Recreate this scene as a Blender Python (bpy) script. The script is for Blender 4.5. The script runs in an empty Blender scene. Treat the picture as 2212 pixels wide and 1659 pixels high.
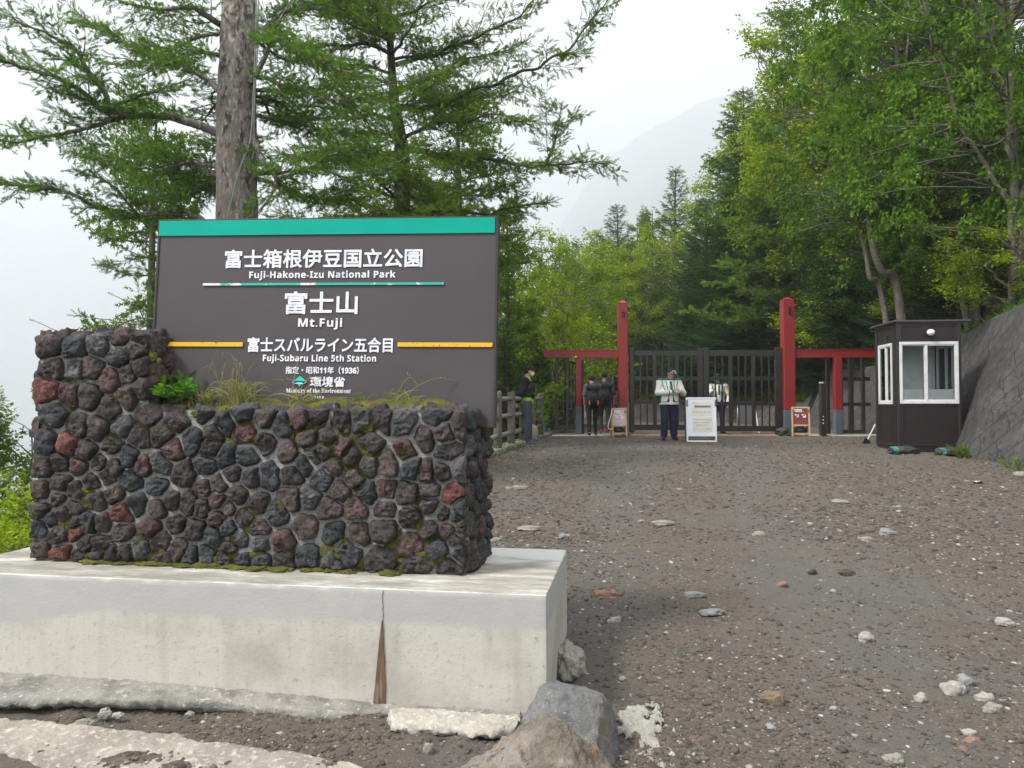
import bpy, math, random
import numpy as np
from mathutils import Vector, Matrix, Euler

# ------------------------------------------------------------------ camera, sky, sun, exposure
S = bpy.context.scene
COL = S.collection
EYE, F_PX, PITCH = 1.55, 1620.0, math.radians(1.65)
cam_d = bpy.data.cameras.new('camera')
cam_d.sensor_width = 36.0
cam_d.lens = 36.0 * F_PX / 2212.0
cam_d.clip_start, cam_d.clip_end = 0.05, 9000
cam = bpy.data.objects.new('camera', cam_d)
COL.objects.link(cam)
cam.location = (0, 0, EYE)
cam.rotation_euler = (math.pi / 2 + PITCH, 0, 0)
S.camera = cam

SUN_DIR = Vector((-0.55, -0.30, 0.78)).normalized()      # towards the sun
W = bpy.data.worlds.new('World')
S.world = W
W.use_nodes = True
wn, wl = W.node_tree.nodes, W.node_tree.links
wn.clear()
w_out = wn.new('ShaderNodeOutputWorld')
w_bg = wn.new('ShaderNodeBackground')
w_bg.inputs['Strength'].default_value = 0.1
w_sky = wn.new('ShaderNodeTexSky')
w_sky.sky_type = 'NISHITA'
w_sky.sun_disc = False
w_sky.sun_elevation = math.asin(SUN_DIR.z)
w_sky.sun_rotation = math.atan2(SUN_DIR.x, SUN_DIR.y)
w_geo = wn.new('ShaderNodeTexCoord')
w_sep = wn.new('ShaderNodeSeparateXYZ')
w_rmp = wn.new('ShaderNodeValToRGB')
e = w_rmp.color_ramp.elements
e[0].position, e[0].color = 0.0, (0.60, 0.66, 0.73, 1)
e[1].position, e[1].color = 0.55, (1, 1, 1, 1)
for pos, c in ((0.10, (0.70, 0.76, 0.82, 1)), (0.22, (0.93, 0.95, 0.98, 1))):
    k = e.new(pos)
    k.color = c
w_noi = wn.new('ShaderNodeTexNoise')
w_noi.inputs['Scale'].default_value = 2.6
w_noi.inputs['Detail'].default_value = 5
w_nr = wn.new('ShaderNodeMapRange')
w_nr.inputs['From Min'].default_value, w_nr.inputs['From Max'].default_value = 0.3, 0.7
w_nr.inputs['To Min'].default_value, w_nr.inputs['To Max'].default_value = -0.06, 0.06
w_add = wn.new('ShaderNodeMath')
w_add.operation = 'ADD'
w_sc = wn.new('ShaderNodeMixRGB')
w_sc.blend_type = 'MULTIPLY'
w_sc.inputs[0].default_value = 1
SKY_CLOUD = 18.5
w_sc.inputs[2].default_value = (SKY_CLOUD, SKY_CLOUD, SKY_CLOUD, 1)
w_mix = wn.new('ShaderNodeMixRGB')
w_mix.inputs[0].default_value = 0.93           # nearly closed cloud cover over the clear sky
wl.new(w_geo.outputs['Generated'], w_sep.inputs[0])
wl.new(w_geo.outputs['Generated'], w_noi.inputs['Vector'])
wl.new(w_noi.outputs['Fac'], w_nr.inputs['Value'])
wl.new(w_sep.outputs['Z'], w_add.inputs[0])
wl.new(w_nr.outputs[0], w_add.inputs[1])
wl.new(w_add.outputs[0], w_rmp.inputs[0])
wl.new(w_rmp.outputs[0], w_sc.inputs[1])
wl.new(w_sky.outputs[0], w_mix.inputs[1])
wl.new(w_sc.outputs[0], w_mix.inputs[2])
wl.new(w_mix.outputs[0], w_bg.inputs[0])
wl.new(w_bg.outputs[0], w_out.inputs[0])

sun_d = bpy.data.lights.new('sun', 'SUN')
sun_d.energy = 5.0
sun_d.angle = math.radians(10)
sun_d.color = (1.0, 0.95, 0.87)
sun = bpy.data.objects.new('sun', sun_d)
COL.objects.link(sun)
sun.location = (-20, -15, 40)
sun.rotation_euler = (-SUN_DIR).to_track_quat('-Z', 'Y').to_euler()

S.view_settings.view_transform = 'Standard'
S.view_settings.look = 'None'
S.view_settings.gamma = 1
S.view_settings.exposure = 0.0
S.render.engine = 'CYCLES'
S.cycles.use_denoising = True
S.cycles.max_bounces = 8
S.cycles.diffuse_bounces = 3
S.cycles.transmission_bounces = 6
S.cycles.transparent_max_bounces = 8
S.cycles.volume_bounces = 2
S.cycles.caustics_reflective = S.cycles.caustics_refractive = False

# ------------------------------------------------------------------ helpers
RNG = np.random.default_rng(7)
random.seed(7)


def P(x, y, Y):
    """Point seen at (x, y) of the 2212 x 1659 picture, Y metres in front of the camera."""
    dx, dy = (x - 1106) / F_PX, (829.5 - y) / F_PX
    d = Vector((dx, math.cos(PITCH) - dy * math.sin(PITCH), math.sin(PITCH) + dy * math.cos(PITCH)))
    return Vector((0, 0, EYE)) + d * (Y / d.y)


def hash01(ix, iy, iz, seed=0):
    with np.errstate(over='ignore'):
        h = (ix.astype(np.uint32) * np.uint32(374761393) + iy.astype(np.uint32) * np.uint32(668265263)
             + iz.astype(np.uint32) * np.uint32(2147483647) + np.uint32((seed * 974634777) & 0xffffffff))
        h = (h ^ (h >> np.uint32(13))) * np.uint32(1274126177)
        h = (h ^ (h >> np.uint32(16))) * np.uint32(2246822519)
        h = h ^ (h >> np.uint32(15))
    return h.astype(np.float64) / 4294967295.0


def vnoise(p, seed=0):
    """Smooth value noise in -1..1 for an (n,3) array."""
    p = np.asarray(p, dtype=np.float64)
    i = np.floor(p).astype(np.int64)
    f = p - i
    f = f * f * f * (f * (f * 6 - 15) + 10)
    r = 0
    for a in (0, 1):
        wx = f[:, 0] if a else 1 - f[:, 0]
        for b in (0, 1):
            wy = f[:, 1] if b else 1 - f[:, 1]
            for c in (0, 1):
                wz = f[:, 2] if c else 1 - f[:, 2]
                r = r + wx * wy * wz * hash01(i[:, 0] + a, i[:, 1] + b, i[:, 2] + c, seed)
    return r * 2 - 1


def fbm(p, octaves=4, seed=0, ridged=False):
    p = np.asarray(p, dtype=np.float64)
    s, a, t = 0, 1.0, 0
    for o in range(octaves):
        n = vnoise(p, seed + o * 17)
        if ridged:
            n = 1 - 2 * np.abs(n)
        s = s + a * n
        t += a
        a *= 0.5
        p = p * 2.03 + 11.7
    return s / t


class MB:
    """Collects vertices and faces (and one colour per vertex) for ONE mesh object."""

    def __init__(self):
        self.V, self.F, self.C, self.n, self.M = [], [], [], 0, []

    def add(self, V, faces, col=None, mi=0):
        V = np.asarray(V, dtype=np.float64).reshape(-1, 3)
        if isinstance(faces, np.ndarray):
            faces = [faces]
        for f in faces:
            f = np.asarray(f, dtype=np.int64)
            if f.ndim == 1:
                f = f[None, :]
            if len(f):
                self.F.append(f + self.n)
                self.M.append(mi)
        self.V.append(V)
        if col is not None:
            c = np.asarray(col, dtype=np.float64)
            if c.ndim == 1:
                c = np.tile(c[:3], (len(V), 1))
            self.C.append(c[:, :3])
        else:
            self.C.append(np.ones((len(V), 3)))
        self.n += len(V)
        return self

    def box(self, c, s, rot=None, bev=0.0, col=None, mi=0):
        hx, hy, hz = s[0] / 2, s[1] / 2, s[2] / 2
        b = min(bev, hx * .9, hy * .9, hz * .9)
        sg = [(i, j, k) for i in (-1, 1) for j in (-1, 1) for k in (-1, 1)]
        if b <= 0:
            V = np.array([(i * hx, j * hy, k * hz) for i, j, k in sg])
            F = np.array([(0, 1, 3, 2), (4, 6, 7, 5), (0, 4, 5, 1), (2, 3, 7, 6), (0, 2, 6, 4), (1, 5, 7, 3)])
            faces = [F]
        else:
            V, ix = [], {}
            for (i, j, k) in sg:
                for ax in range(3):
                    v = [i * (hx - b), j * (hy - b), k * (hz - b)]
                    v[ax] = (i, j, k)[ax] * (hx, hy, hz)[ax]
                    ix[(i, j, k, ax)] = len(V)
                    V.append(v)
            V = np.array(V)
            q, t = [], []
            for ax in range(3):
                o = [a for a in range(3) if a != ax]
                for s_ in (-1, 1):
                    f = []
                    for (a, b_) in ((-1, -1), (1, -1), (1, 1), (-1, 1)):
                        k = [0, 0, 0]
                        k[ax], k[o[0]], k[o[1]] = s_, a, b_
                        f.append(ix[(*k, ax)])
                    q.append(f)
            for ax in range(3):
                o = [a for a in range(3) if a != ax]
                for a in (-1, 1):
                    for b_ in (-1, 1):
                        k0, k1 = [0, 0, 0], [0, 0, 0]
                        k0[ax], k1[ax] = -1, 1
                        k0[o[0]] = k1[o[0]] = a
                        k0[o[1]] = k1[o[1]] = b_
                        q.append([ix[(*k0, o[0])], ix[(*k1, o[0])], ix[(*k1, o[1])], ix[(*k0, o[1])]])
            for k in sg:
                t.append([ix[(*k, 0)], ix[(*k, 1)], ix[(*k, 2)]])
            q, t = np.array(q), np.array(t)

            def orient(F):
                out = []
                for f in F:
                    a, b2, c2 = V[f[0]], V[f[1]], V[f[2]]
                    n = np.cross(b2 - a, c2 - a)
                    out.append(f if np.dot(n, V[f].mean(0)) > 0 else f[::-1])
                return np.array(out)
            faces = [orient(q), orient(t)]
        if rot is not None:
            V = V @ np.array(rot.to_3x3() if hasattr(rot, 'to_3x3') else rot).T
        V = V + np.array(c)
        return self.add(V, faces, col, mi)

    def bar(self, p0, p1, w, d=None, bev=0.0, col=None, up=(0, 1, 0), mi=0):
        """Square bar from p0 to p1; width w across `up`, depth d along `up`."""
        p0, p1 = Vector(p0), Vector(p1)
        z = (p1 - p0)
        L = z.length
        z.normalize()
        u = Vector(up)
        x = u.cross(z)
        if x.length < 1e-4:
            x = Vector((1, 0, 0)).cross(z)
        x.normalize()
        y = z.cross(x)
        R = Matrix((x, y, z)).transposed()
        return self.box((p0 + p1) / 2, (w, d or w, L), R, bev, col, mi)

    def tube(self, pts, rad, n=8, cap=True, col=None, ellipse=1.0, mi=0):
        pts = np.asarray(pts, dtype=np.float64)
        m = len(pts)
        rad = np.ones(m) * rad if np.isscalar(rad) else np.asarray(rad)
        T = np.gradient(pts, axis=0)
        T /= np.linalg.norm(T, axis=1)[:, None] + 1e-12
        ref = np.array([0, 0, 1.0]) if abs(T[0, 2]) < .9 else np.array([1.0, 0, 0])
        X = np.cross(ref, T[0])
        X /= np.linalg.norm(X)
        V = []
        a = np.arange(n) / n * 2 * math.pi
        for i in range(m):
            X = X - T[i] * np.dot(X, T[i])
            X /= np.linalg.norm(X) + 1e-12
            Yv = np.cross(T[i], X)
            V.append(pts[i] + rad[i] * (np.cos(a)[:, None] * X + ellipse * np.sin(a)[:, None] * Yv))
        V = np.concatenate(V)
        i, j = np.meshgrid(np.arange(m - 1), np.arange(n), indexing='ij')
        i, j = i.ravel(), j.ravel()
        k = (j + 1) % n
        F = [np.stack([i * n + j, i * n + k, (i + 1) * n + k, (i + 1) * n + j], 1)]
        if cap:
            V = np.concatenate([V, pts[:1], pts[-1:]])
            j = np.arange(n)
            k = (j + 1) % n
            F.append(np.stack([np.full(n, m * n), k, j], 1))
            F.append(np.stack([np.full(n, m * n + 1), (m - 1) * n + j, (m - 1) * n + k], 1))
        return self.add(V, F, col, mi)

    def prism(self, poly, y0, y1, frame=None, col=None, mi=0):
        """Outline [(x,z)...] extruded from y0 to y1 (local axes)."""
        n = len(poly)
        V = np.array([(x, y0, z) for x, z in poly] + [(x, y1, z) for x, z in poly])
        F = [np.arange(n)[None, :], np.arange(n, 2 * n)[None, ::-1]]
        j = np.arange(n)
        k = (j + 1) % n
        F.append(np.stack([j, j + n, k + n, k], 1))
        if frame is not None:
            M = np.array(frame)
            V = V @ M[:3, :3].T + M[:3, 3]
        return self.add(V, F, col, mi)

    def xf(self, M):
        M = np.array(M)
        self.V = [v @ M[:3, :3].T + M[:3, 3] for v in self.V]
        return self

    def build(self, name, mats=None, parent=None, smooth=False, loc=None, colour=False):
        V = np.concatenate(self.V) if self.V else np.zeros((0, 3))
        me = bpy.data.meshes.new(name)
        nl = sum(f.size for f in self.F)
        npol = sum(len(f) for f in self.F)
        me.vertices.add(len(V))
        me.vertices.foreach_set('co', V.astype(np.float32).ravel())
        me.loops.add(nl)
        me.loops.foreach_set('vertex_index', np.concatenate([f.ravel() for f in self.F]).astype(np.int32))
        me.polygons.add(npol)
        tot = np.concatenate([np.full(len(f), f.shape[1]) for f in self.F]).astype(np.int32)
        st = np.concatenate([[0], np.cumsum(tot)[:-1]]).astype(np.int32)
        me.polygons.foreach_set('loop_start', st)
        me.polygons.foreach_set('loop_total', tot)
        me.polygons.foreach_set('material_index',
                                np.concatenate([np.full(len(f), m) for f, m in zip(self.F, self.M)]).astype(np.int32))
        me.polygons.foreach_set('use_smooth', np.full(npol, bool(smooth)))
        if mats is not None:
            for m in (mats if isinstance(mats, (list, tuple)) else [mats]):
                me.materials.append(m)
        me.update(calc_edges=True)
        me.validate()
        if colour:
            at = me.attributes.new('tint', 'FLOAT_COLOR', 'POINT')
            C = np.concatenate(self.C)
            C = np.concatenate([C, np.ones((len(C), 1))], 1)
            if len(at.data) == len(C):
                at.data.foreach_set('color', C.astype(np.float32).ravel())
        o = bpy.data.objects.new(name, me)
        COL.objects.link(o)
        if parent is not None:
            o.parent = parent
        if loc is not None:
            o.location = loc
        return o


def tag(o, label=None, cat=None, group=None, kind=None):
    if label:
        o['label'] = label
    if cat:
        o['category'] = cat
    if group:
        o['group'] = group
    if kind:
        o['kind'] = kind
    return o


def thing(name, label, cat, loc=(0, 0, 0), rot=(0, 0, 0), group=None):
    o = bpy.data.objects.new(name, None)
    o.empty_display_size = 0.1
    COL.objects.link(o)
    o.location = loc
    o.rotation_euler = rot
    return tag(o, label, cat, group)


def copy_tree(o, parent=None):
    c = o.copy()
    COL.objects.link(c)
    if parent is not None:
        c.parent = parent
    for ch in list(o.children):
        copy_tree(ch, c)
    return c


def mat(name, base, rough=0.7, vary=None, bump=None, attr=False, metal=0.0, spec=0.35, trans=None, stretch=None):
    """vary = [(scale, colour2, lo, hi)...] noise-masked second colours; bump = (scale, strength, distance)."""
    m = bpy.data.materials.new(name)
    m.use_nodes = True
    N, L = m.node_tree.nodes, m.node_tree.links
    b = N['Principled BSDF']
    b.inputs['Roughness'].default_value = rough
    b.inputs['Metallic'].default_value = metal
    b.inputs['Specular IOR Level'].default_value = spec
    tc = N.new('ShaderNodeTexCoord')
    vec = tc.outputs['Object']
    if stretch:
        mp = N.new('ShaderNodeMapping')
        mp.inputs['Scale'].default_value = stretch
        L.new(vec, mp.inputs[0])
        vec = mp.outputs[0]
    if attr:
        a = N.new('ShaderNodeAttribute')
        a.attribute_name = 'tint'
        cur = a.outputs['Color']
    else:
        rgb = N.new('ShaderNodeRGB')
        rgb.outputs[0].default_value = (*base, 1)
        cur = rgb.outputs[0]
    for v in (vary or []):
        sc, c2, lo, hi = v[:4]
        n = N.new('ShaderNodeTexNoise')
        n.inputs['Scale'].default_value = sc
        n.inputs['Detail'].default_value = 6
        n.inputs['Roughness'].default_value = 0.62
        L.new(vec, n.inputs['Vector'])
        r = N.new('ShaderNodeMapRange')
        r.inputs['From Min'].default_value, r.inputs['From Max'].default_value = lo, hi
        L.new(n.outputs['Fac'], r.inputs['Value'])
        mx = N.new('ShaderNodeMixRGB')
        if len(v) > 4:
            mx.blend_type = v[4]
        L.new(r.outputs[0], mx.inputs[0])
        L.new(cur, mx.inputs[1])
        mx.inputs[2].default_value = (*c2, 1)
        cur = mx.outputs[0]
    L.new(cur, b.inputs['Base Color'])
    if bump:
        for bi, (sc, st, di) in enumerate(bump if isinstance(bump, list) else [bump]):
            n = N.new('ShaderNodeTexNoise')
            n.inputs['Scale'].default_value = sc
            n.inputs['Detail'].default_value = 8
            n.inputs['Roughness'].default_value = 0.65
            L.new(vec, n.inputs['Vector'])
            bp = N.new('ShaderNodeBump')
            bp.inputs['Strength'].default_value = st
            bp.inputs['Distance'].default_value = di
            L.new(n.outputs['Fac'], bp.inputs['Height'])
            if bi:
                L.new(prev.outputs[0], bp.inputs['Normal'])
            prev = bp
        L.new(prev.outputs[0], b.inputs['Normal'])
    if trans:
        t = N.new('ShaderNodeBsdfTranslucent')
        tcx = N.new('ShaderNodeMixRGB')
        tcx.blend_type = 'MULTIPLY'
        tcx.inputs[0].default_value = 1
        L.new(cur, tcx.inputs[1])
        tcx.inputs[2].default_value = (*trans[1], 1)
        L.new(tcx.outputs[0], t.inputs['Color'])
        ms = N.new('ShaderNodeMixShader')
        ms.inputs[0].default_value = trans[0]
        L.new(b.outputs[0], ms.inputs[1])
        L.new(t.outputs[0], ms.inputs[2])
        L.new(ms.outputs[0], N['Material Output'].inputs['Surface'])
    return m


def text_mesh(name, body, m, parent, x0, x1, z0, z1, y, bold=0.0, spacing=1.0, depth=0.0012):
    """Raised lettering fitted to the rectangle x0..x1, z0..z1 of its parent's front."""
    c = bpy.data.curves.new(name, 'FONT')
    c.body = body
    c.size = 1.0
    c.space_character = spacing
    c.resolution_u = 4
    o = bpy.data.objects.new(name, c)
    COL.objects.link(o)
    bpy.context.view_layer.update()
    dg = bpy.context.evaluated_depsgraph_get()
    me = bpy.data.meshes.new_from_object(o.evaluated_get(dg))
    bpy.data.objects.remove(o)
    bpy.data.curves.remove(c)
    n = len(me.vertices)
    V = np.zeros(n * 3, dtype=np.float32)
    me.vertices.foreach_get('co', V)
    V = V.reshape(-1, 3)
    a, b = V.min(0), V.max(0)
    k = (z1 - z0) / (b[1] - a[1])
    t = bold * k
    X = x0 + t + (V[:, 0] - a[0]) / (b[0] - a[0]) * (x1 - x0 - 2 * t)
    Z = z0 + t + (V[:, 1] - a[1]) / (b[1] - a[1]) * (z1 - z0 - 2 * t)
    polys = {}
    for p in me.polygons:
        polys.setdefault(len(p.vertices), []).append(list(p.vertices))
    F = [np.array(f) for f in polys.values()]
    bpy.data.meshes.remove(me)
    mb_ = MB()
    sh = [(0, 0)] if bold <= 0 else [(0, 0)] + [(math.cos(i * math.pi / 4), math.sin(i * math.pi / 4)) for i in range(8)]
    for i, (dx, dz) in enumerate(sh):               # heavier strokes: the same letters laid a hair apart
        mb_.add(np.stack([X + dx * t, np.full(n, y - depth - .00006 * i), Z + dz * t], 1), F)
    return mb_.build(name, m, parent)


def catmull(pts, n=6):
    pts = [np.array(p, dtype=float) for p in pts]
    p = [2 * pts[0] - pts[1]] + pts + [2 * pts[-1] - pts[-2]]
    out = []
    for i in range(1, len(p) - 2):
        for t in np.arange(n) / n:
            a, b, c, d = p[i - 1], p[i], p[i + 1], p[i + 2]
            out.append(0.5 * (2 * b + (c - a) * t + (2 * a - 5 * b + 4 * c - d) * t * t + (3 * b - a - 3 * c + d) * t ** 3))
    out.append(pts[-1])
    return np.array(out)


def blob(mb, c, s, seed, rough=0.18, sub=2, col=None, flat=0.0, rot=0.0, freq=1.7):
    """An irregular stone added to mb."""
    V, F = ICO[sub]
    n = fbm(V * freq + seed * 3.7, 3, seed)
    W_ = V * (1 + rough * 1.6 * n)[:, None]
    if flat:
        W_[:, 2] = np.sign(W_[:, 2]) * np.minimum(np.abs(W_[:, 2]), 1 - flat)
    W_ = W_ * np.array(s)
    ca, sa = math.cos(rot), math.sin(rot)
    W_ = W_ @ np.array([[ca, sa, 0], [-sa, ca, 0], [0, 0, 1]])
    mb.add(W_ + np.array(c), F, col)


def _ico(sub):
    t = (1 + 5 ** .5) / 2
    V = [(-1, t, 0), (1, t, 0), (-1, -t, 0), (1, -t, 0), (0, -1, t), (0, 1, t), (0, -1, -t), (0, 1, -t),
         (t, 0, -1), (t, 0, 1), (-t, 0, -1), (-t, 0, 1)]
    V = [np.array(v) / np.linalg.norm(v) for v in V]
    F = [(0, 11, 5), (0, 5, 1), (0, 1, 7), (0, 7, 10), (0, 10, 11), (1, 5, 9), (5, 11, 4), (11, 10, 2), (10, 7, 6),
         (7, 1, 8), (3, 9, 4), (3, 4, 2), (3, 2, 6), (3, 6, 8), (3, 8, 9), (4, 9, 5), (2, 4, 11), (6, 2, 10),
         (8, 6, 7), (9, 8, 1)]
    for _ in range(sub):
        cache, G = {}, []

        def mid(a, b):
            k = (min(a, b), max(a, b))
            if k not in cache:
                v = V[a] + V[b]
                V.append(v / np.linalg.norm(v))
                cache[k] = len(V) - 1
            return cache[k]
        for a, b, c in F:
            x, y, z = mid(a, b), mid(b, c), mid(c, a)
            G += [(a, x, z), (b, y, x), (c, z, y), (x, y, z)]
        F = G
    return np.array(V), np.array(F)


ICO = {k: _ico(k) for k in range(5)}

# ------------------------------------------------------------------ terrain
EDGE = np.array([(-5.4, -20), (-5.0, 3), (-3.9, 5.7), (-1.35, 8.5), (-.55, 12.5), (.3, 17), (1.05, 21), (2.2, 27),
                 (2.8, 34), (3.5, 44), (3.3, 50), (-6, 57), (-15, 75), (-16, 5000)], float)                     # the drop begins left of this line
FOOT = np.array([(7.85, -20), (7.85, 13), (10.3, 20.5), (11, 24), (11, 28.4), (11.2, 31), (9.5, 35), (8.2, 40),
                 (7.6, 46), (7.0, 52), (2, 60), (-7, 70), (-9, 95), (-9, 5000)], float)                     # foot of the hillside on the right


def signed_dist(x, y, poly):
    """>0 on the right of the polyline; also the y of the nearest point."""
    best = np.full(x.shape, 1e18)
    sg = np.zeros(x.shape)
    near = np.zeros(x.shape)
    for a, b in zip(poly[:-1], poly[1:]):
        d = b - a
        L2 = d @ d
        t = np.clip(((x - a[0]) * d[0] + (y - a[1]) * d[1]) / L2, 0, 1)
        px, py = a[0] + t * d[0], a[1] + t * d[1]
        q = (x - px) ** 2 + (y - py) ** 2
        s = (d[1] * (x - a[0]) - d[0] * (y - a[1]))
        m = q < best - 1e-9
        best = np.where(m, q, best)
        sg = np.where(m, s, sg)
        near = np.where(m, py, near)
    return np.sign(sg) * np.sqrt(best), near


GY = [-30, 1, 2, 3.2, 4, 8, 11, 14, 18, 21, 30, 40, 60, 120, 1000]
GZ = [-.9, -.12, -.06, -.005, .05, .35, .55, .68, .725, .735, .76, .78, 1.0, 4, 40]
BATTER = 0.42


def wall_h(y):
    return np.interp(y, [-20, 11, 13, 16, 19, 23, 28, 28.9, 29.6, 31, 40, 70], [3.0, 2.85, 2.75, 2.58, 2.2, 2.12, 2.08, 1.3, .90, .90, .86, .8])


def ground_z(x, y):
    x, y = np.asarray(x, float), np.asarray(y, float)
    base = np.interp(y, GY, GZ)
    de, _ = signed_dist(x, y, EDGE)
    d = np.maximum(-de - 0.12, 0)
    base = base - np.minimum(0.62 * d * d / (d + .35), np.minimum(16 + .27 * d, 420))
    df, ny = signed_dist(x, y, FOOT)
    H = wall_h(ny)
    top = H + 0.05 + np.maximum(df - H * BATTER - .2, 0) * .58
    base = np.where(df > H * BATTER + 0.12, np.interp(ny, GY, GZ) + 13 * (1 - np.exp(-np.maximum(top, 0) / 13)), base)
    return base


def gz(x, y):
    return float(ground_z(np.array([x]), np.array([y]))[0])


def axis(*segs):
    out = []
    for a, b, st in segs:
        out.append(np.arange(a, b - 1e-9, st))
    return np.concatenate(out + [[segs[-1][1]]])


def grid_faces(nx, ny):
    i, j = np.meshgrid(np.arange(nx - 1), np.arange(ny - 1), indexing='ij')
    i, j = i.ravel(), j.ravel()
    return np.stack([i * ny + j, (i + 1) * ny + j, (i + 1) * ny + j + 1, i * ny + j + 1], 1)


gx = axis((-3500, -700, 400), (-700, -100, 60), (-100, -30, 5), (-30, -6, .8), (-6, -2.5, .12), (-2.5, 8, .045), (8, 13, .11), (13, 30, .8), (30, 100, 5), (100, 700, 60), (700, 3500, 400))
gy = axis((-60, -6, 4), (-6, 2, .5), (2, 8, .045), (8, 15, .07), (15, 34, .14), (34, 60, .5), (60, 120, 4), (120, 1030, 45), (1030, 4690, 420))
GX, GYY = np.meshgrid(gx, gy, indexing='ij')
gzz = ground_z(GX.ravel(), GYY.ravel())
pts = np.stack([GX.ravel(), GYY.ravel(), np.zeros(GX.size)], 1)
de_, _ = signed_dist(GX.ravel(), GYY.ravel(), EDGE)
df_, _ = signed_dist(GX.ravel(), GYY.ravel(), FOOT)
onroad = (de_ > -.5) & (df_ < .5)
clods = fbm(pts * 9.0, 4, 3) * .016 + fbm(pts * 1.3, 3, 5) * .03 + np.maximum(fbm(pts * 4.2, 3, 9), 0) * .025
rough_bank = fbm(pts * .8, 4, 12) * .25
gzz = gzz + np.where(onroad, clods, np.where(np.abs(df_) < 3, clods, rough_bank))
# hollow worn under the broken footing in the near left
gzz -= .05 * np.exp(-((GX.ravel() + 1.9) / 1.3) ** 2 - ((GYY.ravel() - 3.78) / .22) ** 2)


def ground_material():
    m = mat('volcanic_gravel', (.100, .085, .071), .95,
            vary=[(.55, (.100, .095, .088), .50, .62), (.8, (.120, .093, .065), .52, .66), (7, (.075, .066, .058), .5, .68),
                  (38, (.2, .19, .175), .58, .7), (60, (.05, .044, .04), .56, .68)],
            bump=[(90, .8, .012), (26, .7, .02)])
    N, L = m.node_tree.nodes, m.node_tree.links
    b = N['Principled BSDF']
    base = b.inputs['Base Color'].links[0].from_socket
    # vegetation colour of the bank ('tint'), kept dark to suggest shade under the trees
    a = N.new('ShaderNodeAttribute')
    a.attribute_name = 'tint'
    n = N.new('ShaderNodeTexNoise')
    n.inputs['Scale'].default_value = 3
    n.inputs['Detail'].default_value = 7
    tc = N.new('ShaderNodeTexCoord')
    L.new(tc.outputs['Object'], n.inputs['Vector'])
    r = N.new('ShaderNodeValToRGB')
    r.color_ramp.elements[0].position, r.color_ramp.elements[0].color = .35, (.03, .028, .018, 1)
    r.color_ramp.elements[1].position, r.color_ramp.elements[1].color = .65, (.06, .1, .025, 1)
    L.new(n.outputs['Fac'], r.inputs[0])
    mx = N.new('ShaderNodeMixRGB')
    sp = N.new('ShaderNodeSeparateColor')
    L.new(a.outputs['Color'], sp.inputs[0])
    L.new(sp.outputs['Red'], mx.inputs[0])
    rt = N.new('ShaderNodeMixRGB')                    # compacted, greyer wheel lanes
    L.new(sp.outputs['Green'], rt.inputs[0])
    L.new(base, rt.inputs[1])
    rt.inputs[2].default_value = (.098, .093, .086, 1)
    L.new(rt.outputs[0], mx.inputs[1])
    L.new(r.outputs[0], mx.inputs[2])
    L.new(mx.outputs[0], b.inputs['Base Color'])
    # small pale stone chips in the gravel
    v = N.new('ShaderNodeTexVoronoi')
    v.inputs['Scale'].default_value = 26
    L.new(tc.outputs['Object'], v.inputs['Vector'])
    lt = N.new('ShaderNodeMath')
    lt.operation = 'LESS_THAN'
    lt.inputs[1].default_value = .2
    L.new(v.outputs['Distance'], lt.inputs[0])
    sc = N.new('ShaderNodeSeparateColor')
    L.new(v.outputs['Color'], sc.inputs[0])
    gt = N.new('ShaderNodeMath')
    gt.operation = 'GREATER_THAN'
    gt.inputs[1].default_value = .90
    L.new(sc.outputs['Red'], gt.inputs[0])
    mu = N.new('ShaderNodeMath')
    mu.operation = 'MULTIPLY'
    L.new(lt.outputs[0], mu.inputs[0])
    L.new(gt.outputs[0], mu.inputs[1])
    inv = N.new('ShaderNodeMath')
    inv.operation = 'SUBTRACT'
    inv.inputs[0].default_value = 1
    L.new(sp.outputs['Red'], inv.inputs[1])
    mu2 = N.new('ShaderNodeMath')
    mu2.operation = 'MULTIPLY'
    L.new(mu.outputs[0], mu2.inputs[0])
    L.new(inv.outputs[0], mu2.inputs[1])
    mx2 = N.new('ShaderNodeMixRGB')
    L.new(mu2.outputs[0], mx2.inputs[0])
    L.new(mx.outputs[0], mx2.inputs[1])
    mx2.inputs[2].default_value = (.32, .30, .27, 1)
    L.new(mx2.outputs[0], b.inputs['Base Color'])
    return m


veg = np.clip(np.maximum(-de_ - .25, df_ - .6) * 2, 0, 1)
lane = GX.ravel() - (.12 + .225 * GYY.ravel())
rut = np.clip(np.exp(-((np.abs(lane) - .85) / .38) ** 2) * (.75 + .8 * fbm(pts * .7, 3, 40)), 0, .6)
mb = MB()
mb.add(np.stack([GX.ravel(), GYY.ravel(), gzz], 1), grid_faces(len(gx), len(gy)), np.stack([veg, rut, veg], 1))
ground = mb.build('ground', ground_material(), smooth=True, colour=True)
tag(ground, 'brown and grey volcanic gravel ground rising gently to the gate', 'ground', kind='structure')

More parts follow.
